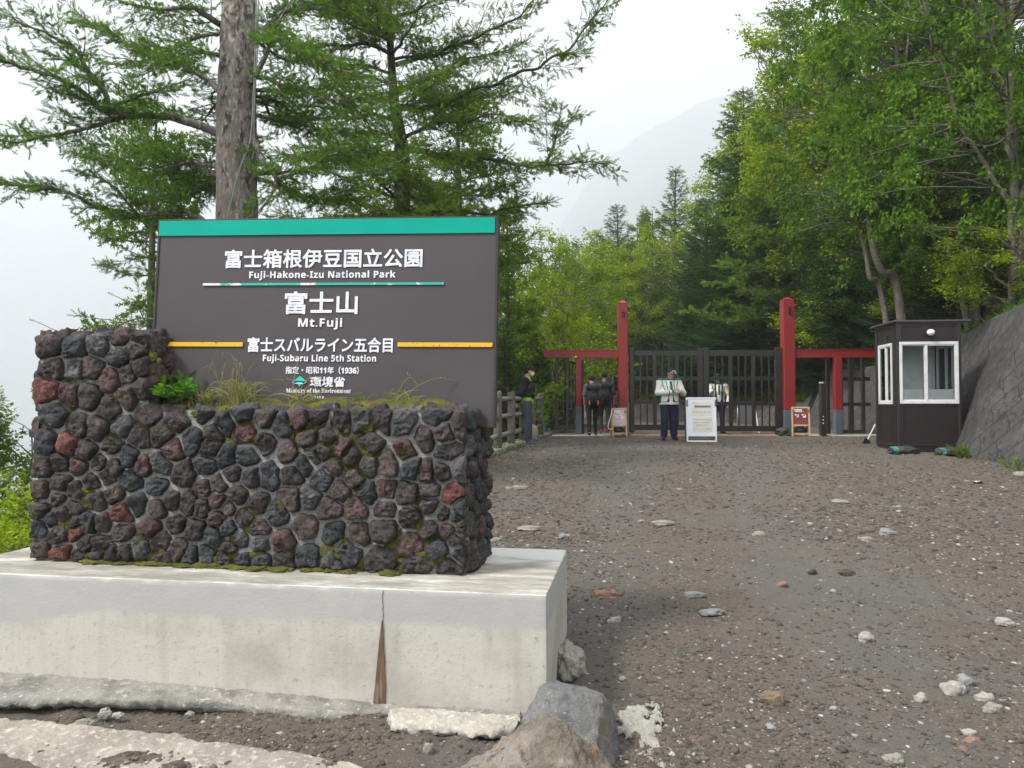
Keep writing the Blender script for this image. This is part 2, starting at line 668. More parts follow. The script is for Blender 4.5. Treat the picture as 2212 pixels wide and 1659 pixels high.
# fog-covered mountainside far behind the trees
mx_ = np.linspace(-500, 3200, 110)
my_ = np.linspace(900, 4650, 140)
MX, MY = np.meshgrid(mx_, my_, indexing='ij')
mp_ = np.stack([MX.ravel(), MY.ravel(), 0 * MX.ravel()], 1)
az_ = np.clip((MX / MY + .16) / .42, 0, 1)
slope_ = np.clip(MY - 2000 + .5 * MX, 0, None) * .74 * az_ * az_ * (3 - 2 * az_)
mzz = -300 + slope_.ravel() + np.minimum(slope_.ravel() * 5, 260) + fbm(mp_ * .0035, 6, 21) * 110 * az_.ravel() + fbm(mp_ * .016, 4, 22) * 30 * az_.ravel()
mzz = np.minimum(np.maximum(mzz, -400), 1420 + fbm(mp_ * .003, 3, 4) * 60)
mb = MB()
mb.add(np.stack([MX.ravel(), MY.ravel(), mzz], 1), grid_faces(len(mx_), len(my_)))
tag(mb.build('mountain', mat('mountain_scrub', (.10, .10, .09), .95, vary=[(.008, (.15, .125, .12), .46, .6), (.05, (.05, .06, .045), .5, .65)]), smooth=True),
    'mountainside fading into fog behind the trees', 'mountain', kind='structure')

# haze: one closed box of even air round everything
HAZE = 0.0007
hm = bpy.data.materials.new('haze_air')
hm.use_nodes = True
hn = hm.node_tree.nodes
hn.remove(hn['Principled BSDF'])
pv = hn.new('ShaderNodeVolumePrincipled')
pv.inputs['Color'].default_value = (.93, .96, 1, 1)
pv.inputs['Density'].default_value = HAZE
pv.inputs['Anisotropy'].default_value = 0.25
hm.node_tree.links.new(pv.outputs[0], hn['Material Output'].inputs['Volume'])
mb = MB()
mb.box((0, 2330, 545), (7200, 4820, 1950))
tag(mb.build('haze', hm), 'thin mist in the air over the whole place', 'haze', kind='stuff')

# ------------------------------------------------------------------ concrete plinth, footing, lava-stone wall
TH = math.radians(9.0)
U = np.array([-math.cos(TH), math.sin(TH), 0])      # along the front, to the left
Vd = np.array([math.sin(TH), math.cos(TH), 0])      # into the depth
P0 = np.array([.167, 3.66, 0])
PL_TOP, PL_BOT, PL_W, PL_D = EYE - .92, -.10, 3.47, 1.18


def uv(u, v, z=0.0):
    return P0 + U * u + Vd * v + np.array([0, 0, z])


FR = Matrix(((U[0], Vd[0], 0, P0[0]), (U[1], Vd[1], 0, P0[1]), (0, 0, 1, 0), (0, 0, 0, 1)))   # (u, v, z) -> world


def concrete_material(name, painted=True):
    m = mat(name, (.455, .44, .395), .88,
            vary=[(2.2, (.36, .345, .305), .48, .66), (30, (.32, .31, .275), .56, .70), (90, (.22, .21, .19), .61, .72)],
            bump=[(60, .35, .006), (7, .25, .015)])
    N, L = m.node_tree.nodes, m.node_tree.links
    b = N['Principled BSDF']
    base = b.inputs['Base Color'].links[0].from_socket
    tc = N.new('ShaderNodeTexCoord')
    geo = N.new('ShaderNodeNewGeometry')

    def node(t, **kw):
        n = N.new(t)
        for k, v in kw.items():
            setattr(n, k, v)
        return n

    def math_(op, a, b_, clamp=False):
        n = node('ShaderNodeMath', operation=op, use_clamp=clamp)
        for i, s in enumerate((a, b_)):
            if isinstance(s, (int, float)):
                n.inputs[i].default_value = s
            else:
                L.new(s, n.inputs[i])
        return n.outputs[0]
    sep = node('ShaderNodeSeparateXYZ')
    L.new(tc.outputs['Object'], sep.inputs[0])
    # vertical run-off streaks
    mp = node('ShaderNodeMapping')
    mp.inputs['Scale'].default_value = (7, 7, .7)
    L.new(tc.outputs['Object'], mp.inputs[0])
    st = node('ShaderNodeTexNoise')
    st.inputs['Scale'].default_value = 1.6
    st.inputs['Detail'].default_value = 5
    L.new(mp.outputs[0], st.inputs['Vector'])
    sr = node('ShaderNodeMapRange')
    sr.inputs['From Min'].default_value, sr.inputs['From Max'].default_value = .5, .75
    L.new(st.outputs['Fac'], sr.inputs['Value'])
    m1 = node('ShaderNodeMixRGB')
    L.new(math_('MULTIPLY', sr.outputs[0], .4), m1.inputs[0])
    L.new(base, m1.inputs[1])
    m1.inputs[2].default_value = (.30, .28, .24, 1)
    cur = m1.outputs[0]
    # the upper band was painted over in pale blue-grey; its edge wanders
    nb = node('ShaderNodeTexNoise')
    nb.inputs['Scale'].default_value = 1.1
    nb.inputs['Detail'].default_value = 6
    L.new(tc.outputs['Object'], nb.inputs['Vector'])
    edge = math_('ADD', sep.outputs['Z'], math_('MULTIPLY', math_('SUBTRACT', nb.outputs['Fac'], .5), .09))
    ed2 = math_('ADD', edge, math_('MULTIPLY', math_('MAXIMUM', math_('SUBTRACT', sep.outputs['X'], 2.35), 0), .14))
    band = node('ShaderNodeMapRange')
    band.inputs['From Min'].default_value, band.inputs['From Max'].default_value = PL_TOP - .185, PL_TOP - .150
    L.new(ed2, band.inputs['Value'])
    n2 = node('ShaderNodeTexNoise')
    n2.inputs['Scale'].default_value = 3
    n2.inputs['Detail'].default_value = 8
    L.new(tc.outputs['Object'], n2.inputs['Vector'])
    bc = node('ShaderNodeMixRGB')
    L.new(n2.outputs['Fac'], bc.inputs[0])
    bc.inputs[1].default_value = (.325, .328, .325, 1)
    bc.inputs[2].default_value = (.415, .415, .405, 1)
    m2 = node('ShaderNodeMixRGB')
    L.new(math_('MULTIPLY', band.outputs[0], .92), m2.inputs[0])
    L.new(cur, m2.inputs[1])
    L.new(bc.outputs[0], m2.inputs[2])
    cur = m2.outputs[0]
    # weathered top: grey dirt with white worn paint along the edges
    sn = node('ShaderNodeSeparateXYZ')
    L.new(geo.outputs['True Normal'], sn.inputs[0])
    top = math_('GREATER_THAN', sn.outputs['Z'], .7)
    n3 = node('ShaderNodeTexNoise')
    n3.inputs['Scale'].default_value = 3.2
    n3.inputs['Detail'].default_value = 8
    n3.inputs['Roughness'].default_value = .7
    mp3 = node('ShaderNodeMapping')
    mp3.inputs['Scale'].default_value = (.7, 2.2, 1)
    L.new(tc.outputs['Object'], mp3.inputs[0])
    L.new(mp3.outputs[0], n3.inputs['Vector'])
    r3 = node('ShaderNodeValToRGB')
    for i, (p, c) in enumerate(((.40, (.52, .52, .50, 1)), (.50, (.34, .33, .295, 1)))):
        r3.color_ramp.elements[i].position, r3.color_ramp.elements[i].color = p, c
    k = r3.color_ramp.elements.new(.62)
    k.color = (.23, .22, .19, 1)
    wob = math_('MULTIPLY', math_('SUBTRACT', n3.outputs['Fac'], .5), 1.0)
    far = math_('ADD', math_('MULTIPLY', math_('SUBTRACT', sep.outputs['Y'], .62), -.55), math_('ADD', n3.outputs['Fac'], .02))
    near = node('ShaderNodeMapRange')
    near.inputs['From Min'].default_value, near.inputs['From Max'].default_value = .022, .0
    near.inputs['To Max'].default_value = .16
    L.new(sep.outputs['Y'], near.inputs['Value'])
    L.new(math_('SUBTRACT', math_('MINIMUM', far, math_('ADD', n3.outputs['Fac'], .06)), near.outputs[0]), r3.inputs[0])
    m3 = node('ShaderNodeMixRGB')
    L.new(top, m3.inputs[0])
    L.new(cur, m3.inputs[1])
    L.new(r3.outputs[0], m3.inputs[2])
    L.new(m3.outputs[0], b.inputs['Base Color'])
    return m


plinth = thing('concrete_plinth', 'long white weathered concrete plinth under the lava stone wall', 'plinth')
plinth.matrix_world = FR


def subdivided_box(mb, x0, x1, y0, y1, z0, z1, st, amp, seed, edge_r=.007):
    """Box shell as fine grids, edges slightly rounded and chipped."""
    def rng(a, b):
        n = max(2, int(round((b - a) / st)) + 1)
        return np.linspace(a, b, n)
    X, Y, Z = rng(x0, x1), rng(y0, y1), rng(z0, z1)
    c0, c1 = np.array([x0, y0, z0]), np.array([x1, y1, z1])

    def face(A, B, mk, flip):
        a, b_ = np.meshgrid(A, B, indexing='ij')
        V = mk(a.ravel(), b_.ravel())
        q = np.clip(V, c0 + edge_r, c1 - edge_r)
        d = V - q
        l = np.linalg.norm(d, axis=1)
        k = np.maximum(l, 1e-9)
        # fold the outermost strip onto a rounded edge
        V = np.where((l > edge_r)[:, None], q + d / k[:, None] * edge_r, V)
        ondge = ((V <= c0 + edge_r * 1.5) | (V >= c1 - edge_r * 1.5)).sum(1) >= 2
        n = fbm(V * 14, 4, seed)
        V = V + (V - (c0 + c1) / 2) / np.linalg.norm(V - (c0 + c1) / 2, axis=1)[:, None] * (fbm(V * 3, 3, seed + 2) * amp + np.where(ondge, np.minimum(n, 0) * edge_r * 1.6, 0))[:, None]
        F = grid_faces(len(A), len(B))
        mb.add(V, F[:, ::-1] if flip else F)
    face(X, Z, lambda a, b_: np.stack([a, np.full(a.shape, y0), b_], 1), False)
    face(X, Z, lambda a, b_: np.stack([a, np.full(a.shape, y1), b_], 1), True)
    face(Y, Z, lambda a, b_: np.stack([np.full(a.shape, x0), a, b_], 1), True)
    face(Y, Z, lambda a, b_: np.stack([np.full(a.shape, x1), a, b_], 1), False)
    face(X, Y, lambda a, b_: np.stack([a, b_, np.full(a.shape, z1)], 1), False)


mb = MB()
subdivided_box(mb, 0, PL_W, 0, PL_D, PL_BOT, PL_TOP, .0135, .003, 31)
mb.build('block', concrete_material('plinth_concrete'), plinth, smooth=True)

# rust stain (a spalled wedge) and the hairline crack above it: thin real skins on the front
rust_m = mat('rust_stain', (.115, .078, .055), .95, stretch=(22, 22, 1.6),
             vary=[(2.0, (.23, .105, .04), .5, .62), (4, (.20, .175, .145), .5, .62), (3, (.07, .04, .025), .56, .66)], bump=(20, .4, .004))
u_r = .836
mb = MB()
zs = np.linspace(.01, PL_TOP - .155, 26)
t = (zs - zs[0]) / (zs[-1] - zs[0])
wl_ = .034 * (1 - t ** 1.4) + .002 + fbm(np.stack([zs * 20, zs * 0, zs * 0], 1), 3, 4) * .005 * (1 - t)
wr_ = .030 * (1 - t ** 1.2) + .002 + fbm(np.stack([zs * 20, zs * 0 + 5, zs * 0], 1), 3, 6) * .006 * (1 - t)
cx_ = u_r - .010 * t
poly = [(c - w, z) for c, w, z in zip(cx_, wr_, zs)] + [(c + w, z) for c, w, z in zip(cx_[::-1], wl_[::-1], zs[::-1])]
mb.prism(poly, -.0065, .01)
mb.build('rust_stain', rust_m, plinth)
mb = MB()
zc = np.linspace(PL_TOP - .16, PL_TOP - .008, 14)
xc = u_r - .012 + fbm(np.stack([zc * 30, zc * 0, zc * 0], 1), 3, 8) * .02
mb.prism([(x - .0007, z) for x, z in zip(xc, zc)] + [(x + .0007, z) for x, z in zip(xc[::-1], zc[::-1])], -.0042, .01)
mb.build('crack', mat('crack_dark', (.30, .29, .27), .95), plinth)

# broken footing along the bottom of the plinth
footing_m = mat('old_concrete', (.25, .24, .22), .95, vary=[(5, (.155, .15, .14), .46, .6), (28, (.40, .385, .35), .57, .67), (70, (.13, .125, .12), .60, .68)],
                bump=[(45, .9, .012), (14, .6, .02)])


def slab(mb, outline_front, depth_back, z_top, z_bot, seed, nd=10, amp=.012):
    """Slab whose front edge follows outline_front [(u, v)], back edge at v=depth_back; rough top and broken face."""
    of = np.array(outline_front)
    u = np.arange(of[0, 0], of[-1, 0] + 1e-6, .014)
    v = np.interp(u, of[:, 0], of[:, 1])
    v = v + fbm(np.stack([u * 9, u * 0, u * 0 + seed], 1), 4, seed) * .022
    zt = z_top(u) if callable(z_top) else np.full(u.shape, z_top)
    zb = z_bot(u) if callable(z_bot) else np.full(u.shape, z_bot)
    rows = []
    for k in range(nd + 1):
        f = k / nd
        rows.append(np.stack([u, depth_back + (v - depth_back) * f, zt - .018 * f ** 3], 1))
    for k in range(1, 7):
        f = k / 6
        rows.append(np.stack([u, v - .014 * math.sin(f * 3.1) + .02 * f, zt - .018 - (zt - .018 - zb) * f], 1))
    rows.append(np.stack([u, np.full(u.shape, depth_back), zb], 1))
    V = np.array(rows)
    sh = V.shape
    W_ = V.reshape(-1, 3)
    n = fbm(W_ * 22, 4, seed + 1)
    n2 = fbm(W_ * 60, 3, seed + 2)
    W_ = W_ + np.stack([n2 * amp * .5, n * amp, (n * .7 + n2 * .5) * amp], 1)
    W_[:, 2] = np.where(np.repeat(np.arange(sh[0]), sh[1]) == 0, V.reshape(-1, 3)[:, 2], W_[:, 2])
    F = grid_faces(sh[0], sh[1])
    mb.add(W_, F[:, ::-1])
    for col in (0, sh[1] - 1):
        ix = np.arange(sh[0]) * sh[1] + col
        c = W_[ix].mean(0)
        mb.add(np.concatenate([W_[ix], c[None]]), np.stack([np.arange(sh[0] - 1), np.arange(1, sh[0]), np.full(sh[0] - 1, sh[0])], 1))


mb = MB()
slab(mb, [(.13, -.035), (.5, -.045), (.78, -.05), (.95, -.115), (1.1, -.14), (1.4, -.12), (1.6, -.13), (1.9, -.17), (2.3, -.22), (2.6, -.27), (2.9, -.33), (3.5, -.36)],
     .03, lambda u: np.interp(u, [.1, .8, 1.5, 2.2, 3.5], [.075, .065, .085, .10, .10]), lambda u: np.interp(u, [.8, 1.3, 2.2, 3.5], [-.01, .0, .03, .035]), 41)
mb.xf(FR)
tag(mb.build('concrete_footing', footing_m, smooth=True), 'ragged broken concrete footing along the bottom of the white plinth', 'footing')
mb = MB()
slab(mb, [(.12, -.16), (.22, -.215), (.30, -.245), (.40, -.19), (.48, -.225), (.56, -.20), (.64, -.245), (.70, -.235), (.75, -.15)], -.055, .072, .012, 47, amp=.026)
mb.xf(FR)
tag(mb.build('broken_slab', mat('pale_concrete', (.40, .375, .33), .95, vary=[(9, (.33, .31, .27), .46, .6), (40, (.52, .495, .45), .52, .64), (70, (.28, .26, .23), .62, .7)],
                                bump=[(40, 1, .014), (14, .6, .02)]), smooth=True),
    'broken cream concrete slab lying against the plinth left of the grey boulder', 'slab')
mb = MB()
slab(mb, [(-.10, -.36), (.02, -.43), (.12, -.40), (.19, -.37)], -.205, .035, -.03, 52, nd=6, amp=.014)
mb.xf(FR)
tag(mb.build('broken_slab', footing_m, smooth=True), 'small cream concrete fragment wedged behind the brown boulder', 'slab')
# worn concrete strip almost flush with the ground in the foreground
mb = MB()
u_ = np.linspace(.72, 3.05, 170)
vb = np.interp(u_, [.72, 1.05, 1.62, 1.66, 2.2, 2.65, 3.05], [-.55, -.475, -.43, -.40, -.40, -.42, -.50])
vf = np.interp(u_, [.72, 1.3, 2.0, 2.5, 3.05], [-.75, -.86, -.78, -.62, -.52])
rows = []
for f in np.linspace(0, 1, 40):
    v_ = vb + (vf - vb) * f
    z_ = .026 * np.minimum(1, np.minimum(f, 1 - f) * 14) - .012 - .02 * f
    rows.append(np.stack([u_, v_ + fbm(np.stack([u_ * 12, u_ * 0 + f * 3, u_ * 0], 1), 4, 60) * .03, np.zeros(u_.shape) + z_], 1))
V_ = np.array(rows).reshape(-1, 3)
V_[:, 2] += fbm(V_ * 20, 4, 61) * .008 + fbm(V_ * 70, 3, 63) * .005
Wv = V_ @ np.array(FR)[:3, :3].T + np.array(FR)[:3, 3]
Wv[:, 2] += ground_z(Wv[:, 0], Wv[:, 1]) + .012
mb.add(Wv, grid_faces(40, len(u_))[:, ::-1])
tag(mb.build('concrete_strip', mat('strip_concrete', (.31, .285, .245), .95, vary=[(2.0, (.22, .20, .175), .44, .58), (30, (.45, .42, .37), .53, .64), (60, (.2, .18, .16), .6, .7)],
                                   bump=[(45, .9, .012), (12, .6, .02)]), smooth=True),
    'worn concrete strip sunk in the gravel in front of the plinth', 'concrete strip', kind='structure')

# --- the L-shaped lava-stone wall
WU0, WU1, WUC, WV0, WV1 = .48, 3.125, 2.376, .365, .95
WB, WT, WC = PL_TOP, EYE - .012, EYE + .425


def wall_points(bounds_fn, area, spacing, rng):
    n = int(area / (spacing * spacing * .80))
    return n


def lloyd_cells(x0, x1, y0, y1, n, rng, inside=None, iters=14):
    """Relaxed random seeds in a rectangle (or an L shape)."""
    p = []
    while len(p) < n:
        q = np.array([rng.uniform(x0, x1), rng.uniform(y0, y1)])
        if inside is None or inside(q[None])[0]:
            p.append(q)
    p = np.array(p)
    gx_, gy_ = np.meshgrid(np.arange(x0, x1, .013), np.arange(y0, y1, .013), indexing='ij')
    g = np.stack([gx_.ravel(), gy_.ravel()], 1)
    if inside is not None:
        g = g[inside(g)]
    w = 1 + .7 * rng.random(len(p))
    for _ in range(iters):
        d = ((g[:, None] - p[None]) ** 2).sum(2)
        own = d.argmin(1)
        for i in range(len(p)):
            m = own == i
            if m.any():
                p[i] = .35 * p[i] + .65 * g[m].mean(0)
    return p + rng.normal(0, .010, p.shape)


PALETTE = [((.050, .043, .044), .30), ((.066, .053, .053), .20), ((.046, .051, .058), .20), ((.078, .081, .085), .11), ((.086, .054, .053), .11),
           ((.125, .050, .045), .03), ((.080, .064, .059), .05)]


def add_stones(mb, seeds, ghosts, to3d, normal, rng, gap=(.003, .015), rmax=.105, na=44, nr=9, depth=(.022, .040), spill=0.0):
    """Rounded, pitted lava stones on one face. to3d maps (a, b) to 3D; normal is the outward direction."""
    allp = np.concatenate([seeds, ghosts]) if len(ghosts) else seeds
    th = np.arange(na) / na * 2 * math.pi
    D = np.stack([np.cos(th), np.sin(th)], 1)
    cum = np.cumsum([w for _, w in PALETTE])
    for i, s in enumerate(seeds):
        dd = allp - s
        d2 = (dd ** 2).sum(1)
        ok = d2 > 1e-8
        dd, d2 = dd[ok], d2[ok]
        den = D @ dd.T
        r = np.where(den > 1e-6, d2[None] / 2 / np.maximum(den, 1e-6), 9).min(1)
        r = np.minimum(r, rmax)
        k = np.ones(5) / 5
        r = np.convolve(np.concatenate([r[-2:], r, r[:2]]), k, 'valid') * .35 + r * .65
        wob = fbm(np.stack([D[:, 0] * 1.6 + i * 3.1, D[:, 1] * 1.6, np.full(na, i * .7)], 1), 3, 5)
        r = np.maximum((r - rng.uniform(*gap)) * (1 + .16 * wob), .018)
        dep = rng.uniform(*depth) * (1.1 if rng.random() < .8 else .6)
        px = rng.uniform(2.8, 6.0)
        tilt = rng.normal(0, .13, 2)
        rows, hs = [], []
        for j in range(nr):
            f = 1 - (j / (nr - .35)) ** 1.15
            h = dep * max(0, 1 - f ** px) ** .55
            if j == 0:
                h = -.02
            rows.append(s + D * (r * f)[:, None])
            hs.append(np.full(na, h))
        rows.append(s[None])
        hs.append(np.array([dep]))
        Q = np.concatenate(rows)
        H = np.concatenate(hs)
        H = H + ((Q - s) @ tilt) * np.clip(H / dep, 0, 1)
        V = to3d(Q) + normal[None] * H[:, None]
        c, rnd = np.array(PALETTE[int(np.searchsorted(cum, rng.random() * cum[-1]))][0]), rng.random()
        pit = rng.uniform(.5, 1.5)
        q = V + i * 1.37
        n = fbm(q * 16, 3, 70) * .020 + fbm(q * 38, 4, 71, True) * .0115 * pit + fbm(q * 110, 2, 72) * .003 * pit
        facet = np.round(fbm(q * 9, 2, 74) * 3) / 3
        amp = np.clip(H / dep * 1.6 + .15, 0, 1)
        jit = np.stack([fbm(q * 30, 2, 75), fbm(q * 30 + 40, 2, 76), fbm(q * 30 + 80, 2, 77)], 1) * .005
        V = V + normal[None] * ((n + facet * .007) * amp)[:, None] + jit
        shade = .88 + .24 * rnd
        C = c[None] * shade * (1 + .25 * fbm(q * 12, 3, 78))[:, None]
        F = []
        for j in range(nr - 1):
            a = np.arange(na)
            b_ = (a + 1) % na
            F.append(np.stack([j * na + a, j * na + b_, (j + 1) * na + b_, (j + 1) * na + a], 1))
        a = np.arange(na)
        Ft = np.stack([(nr - 1) * na + a, (nr - 1) * na + (a + 1) % na, np.full(na, nr * na)], 1)
        mb.add(V, F + [Ft], np.clip(C, .01, 1))


def mirror(p, conds):
    out = []
    for f in conds:
        q = f(p)
        if q is not None and len(q):
            out.append(q)
    return np.concatenate(out) if out else np.zeros((0, 2))


rng = np.random.default_rng(5)
HL, HC = WT - WB, WC - WB
inL = lambda q: (q[:, 1] < HL) | (q[:, 0] > WUC)
seeds = lloyd_cells(WU0, WU1, 0, HC, 186, rng, inL, 5)


def lghost(p):
    o = .006
    g = [np.stack([2 * (WU0 - o) - p[:, 0], p[:, 1]], 1), np.stack([2 * (WU1 + o) - p[:, 0], p[:, 1]], 1),
         np.stack([p[:, 0], -2 * .0 - p[:, 1]], 1)]
    lo = p[(p[:, 0] < WUC)]
    hi = p[(p[:, 0] > WUC)]
    g.append(np.stack([lo[:, 0], 2 * (HL + o) - lo[:, 1]], 1))
    g.append(np.stack([hi[:, 0], 2 * (HC + o) - hi[:, 1]], 1))
    g = np.concatenate(g)
    # the notch above the low part
    up = hi[hi[:, 1] > HL - .1]
    g = np.concatenate([g, np.stack([2 * (WUC - o) - up[:, 0], up[:, 1]], 1)])
    keep = ~((g[:, 0] > WU0) & (g[:, 0] < WU1) & (g[:, 1] > 0) & (g[:, 1] < HC) & ((g[:, 1] < HL - .02) | (g[:, 0] > WUC + .02)))
    return g[keep]


stone_m = mat('lava_stone', (.06, .05, .05), .9, attr=True,
              vary=[(120, (.30, .30, .30), .52, .62, 'MULTIPLY'), (45, (.45, .44, .44), .50, .66, 'MULTIPLY'), (14, (1.9, 1.85, 1.8), .50, .68, 'MULTIPLY'), (5, (1.35, 1.3, 1.28), .45, .62, 'MULTIPLY'), (9, (.052, .058, .012), .60, .68), (22, (.26, .25, .24), .68, .74)],
              bump=[(190, 1, .006), (60, 1, .012)])
mortar_m = mat('mortar', (.29, .29, .28), .95, vary=[(60, (.17, .17, .165), .5, .62), (4, (.38, .38, .37), .53, .64), (3.2, (.055, .06, .012), .53, .59), (40, (.36, .36, .35), .62, .7)],
               bump=[(70, .9, .008), (20, .6, .01)])
moss_m = mat('moss', (.090, .096, .016), .97, vary=[(6, (.145, .135, .02), .48, .62), (18, (.055, .06, .014), .52, .66), (9, (.12, .075, .03), .6, .68)], bump=[(120, 1, .012), (40, .8, .02)])

wall = thing('stone_wall', 'L-shaped dark lava stone wall with pale mortar and moss in front of the park sign', 'stone wall')
wall.matrix_world = FR
mb = MB()
ins = .012


def rough_sheet(mb, A, B, mk, amp, seed, flip=False):
    a, b_ = np.meshgrid(A, B, indexing='ij')
    V = mk(a.ravel(), b_.ravel())
    n = np.stack([fbm(V * 18, 3, seed), fbm(V * 18 + 9, 3, seed + 1), fbm(V * 18 + 27, 3, seed + 2)], 1)
    F = grid_faces(len(A), len(B))
    mb.add(V + n * amp, F[:, ::-1] if flip else F)


lin = lambda a, b_: np.linspace(a, b_, max(3, int(abs(b_ - a) / .02)))
full = lambda a, v: np.full(a.shape, v)
rough_sheet(mb, lin(WU0 + ins, WU1 - ins), lin(WB - .01, WT - ins), lambda a, b_: np.stack([a, full(a, WV0 + ins), b_], 1), .008, 80)
rough_sheet(mb, lin(WUC + ins, WU1 - ins), lin(WT - ins, WC - ins), lambda a, b_: np.stack([a, full(a, WV0 + ins), b_], 1), .008, 81)
rough_sheet(mb, lin(WV0 + ins, WV1 - ins), lin(WB - .01, WT - ins), lambda a, b_: np.stack([full(a, WU0 + ins), a, b_], 1), .008, 82, True)
rough_sheet(mb, lin(WV0 + ins, WV1 - ins), lin(WB - .01, WC - ins), lambda a, b_: np.stack([full(a, WU1 - ins), a, b_], 1), .008, 83)
rough_sheet(mb, lin(WV0 + ins, WV1 - ins), lin(WT - ins, WC - ins), lambda a, b_: np.stack([full(a, WUC + ins), a, b_], 1), .008, 84, True)
rough_sheet(mb, lin(WU0 + ins, WU1 - ins), lin(WB - .01, WT - ins), lambda a, b_: np.stack([a, full(a, WV1 - ins), b_], 1), .008, 85, True)
rough_sheet(mb, lin(WUC + ins, WU1 - ins), lin(WT - ins, WC - ins), lambda a, b_: np.stack([a, full(a, WV1 - ins), b_], 1), .008, 86, True)
rough_sheet(mb, lin(WU0 + ins, WUC + ins), lin(WV0 + ins, WV1 - ins), lambda a, b_: np.stack([a, b_, full(a, WT - ins)], 1), .008, 87)
rough_sheet(mb, lin(WUC + ins, WU1 - ins), lin(WV0 + ins, WV1 - ins), lambda a, b_: np.stack([a, b_, full(a, WC - ins)], 1), .008, 88)
mb.build('mortar', mortar_m, wall, smooth=True)

mb = MB()
add_stones(mb, seeds, lghost(seeds), lambda q: np.stack([q[:, 0], np.full(len(q), WV0), WB + q[:, 1]], 1), np.array([0, -1.0, 0]), rng)


def face_stones(a0, a1, b0, b1, n, to3d, nrm, o=.004, depth=(.02, .038)):
    sd = lloyd_cells(a0, a1, b0, b1, n, rng)
    gh = np.concatenate([np.stack([2 * (a0 - o) - sd[:, 0], sd[:, 1]], 1), np.stack([2 * (a1 + o) - sd[:, 0], sd[:, 1]], 1),
                         np.stack([sd[:, 0], 2 * (b0 - o) - sd[:, 1]], 1), np.stack([sd[:, 0], 2 * (b1 + o) - sd[:, 1]], 1)])
    add_stones(mb, sd, gh, to3d, nrm, rng, depth=depth, na=36, nr=8)


face_stones(WV0, WV1, 0, HL, 34, lambda q: np.stack([np.full(len(q), WU0), q[:, 0], WB + q[:, 1]], 1), np.array([-1.0, 0, 0]))
face_stones(WV0, WV1, 0, HC, 44, lambda q: np.stack([np.full(len(q), WU1), q[:, 0], WB + q[:, 1]], 1), np.array([1.0, 0, 0]))
face_stones(WV0, WV1, HL, HC, 14, lambda q: np.stack([np.full(len(q), WUC), q[:, 0], WB + q[:, 1]], 1), np.array([-1.0, 0, 0]))
face_stones(WUC, WU1, WV0, WV1, 30, lambda q: np.stack([q[:, 0], q[:, 1], np.full(len(q), WC)], 1), np.array([0, 0, 1.0]))
face_stones(WU0, WUC, WV0, WV0 + .11, 14, lambda q: np.stack([q[:, 0], q[:, 1], np.full(len(q), WT)], 1), np.array([0, 0, 1.0]), depth=(.004, .012))
mb.build('stonework', stone_m, wall, smooth=True, colour=True)

# moss bed on the low part of the wall, and moss in joints and along the foot
mb = MB()
A, B = np.linspace(WU0 + .06, WUC - .005, 190), np.linspace(WV0 + .045, .64, 40)
a, b_ = np.meshgrid(A, B, indexing='ij')
q = np.stack([a.ravel(), b_.ravel(), 0 * a.ravel()], 1)
ed = np.minimum(np.minimum(q[:, 1] - B[0], .06), np.minimum(q[:, 0] - A[0], .2) * .3) / .06
hh = np.clip(fbm(q * 7, 3, 90) * .6 + .55, .05, 1.3) * .078 * np.clip(ed, 0, 1) ** .6 + fbm(q * 45, 3, 91) * .008 + fbm(q * 120, 2, 92) * .004
q[:, 2] = WT - .004 + hh
mb.add(q, grid_faces(len(A), len(B)))
rngm = np.random.default_rng(12)


def moss_pad(c, r, nrm_axis, seed):
    V, F = ICO[3]
    n = fbm(V * 2.2 + seed, 3, 93)
    s = np.array([r * rngm.uniform(.7, 1.7), r, r * rngm.uniform(.6, 1.3)])
    s[nrm_axis] = r * .35
    W_ = V * (1 + .5 * n + .10 * fbm(V * 9 + seed, 2, 94))[:, None] * s
    mb.add(W_ + np.array(c), F)


for i in range(70):
    u0 = rngm.uniform(WU0 + .1, WU1 - .2)
    z0 = WB + min(abs(rngm.normal(0, .16)), .5) * (1 if rngm.random() < .7 else 1.6)
    moss_pad((u0, WV0 + .002, z0), rngm.uniform(.015, .04), 1, i)
for i in range(26):
    moss_pad((rngm.uniform(1.0, 2.1), WV0 + .003, WT - rngm.uniform(.01, .3)), rngm.uniform(.014, .034), 1, i + 100)
for i in range(46):
    moss_pad((rngm.uniform(.85, 2.75), WV0 - rngm.uniform(.0, .05), WB + .002), rngm.uniform(.02, .055), 2, i + 200)
for i in range(12):
    moss_pad((rngm.uniform(2.26, 2.9), WV0 + .004, WC - rngm.uniform(.06, .4)), rngm.uniform(.012, .03), 1, i + 300)
tag(mb.build('moss', moss_m, wall, smooth=True), kind='stuff')

# ------------------------------------------------------------------ park sign
sign_yaw, sign_tilt, sign_roll = math.radians(-4.75), math.radians(-3.4), math.radians(.56)
SW, SH, ST = 2.116, 1.262, .085
RS = Matrix.Rotation(sign_yaw, 4, 'Z') @ Matrix.Rotation(sign_tilt, 4, 'X') @ Matrix.Rotation(sign_roll, 4, 'Y')
BR = P(1069.6, 924.4, 4.36)
sign = thing('park_sign', 'big dark grey national park sign with green band and white lettering behind the stone wall', 'sign')
sign.matrix_world = Matrix.Translation(BR) @ RS @ Matrix.Translation((-SW / 2, 0, 0))
panel_m = mat('sign_paint', (.062, .053, .056), .6, vary=[(1.2, (.070, .062, .068), .42, .65), (150, (.42, .41, .42), .735, .76), (60, (.40, .38, .40), .745, .765)], spec=.3, bump=(3, .05, .01))
frame_m = mat('sign_edge', (.035, .031, .031), .6, vary=[(110, (.6, .6, .6), .66, .69), (35, (.45, .45, .45), .685, .71)])
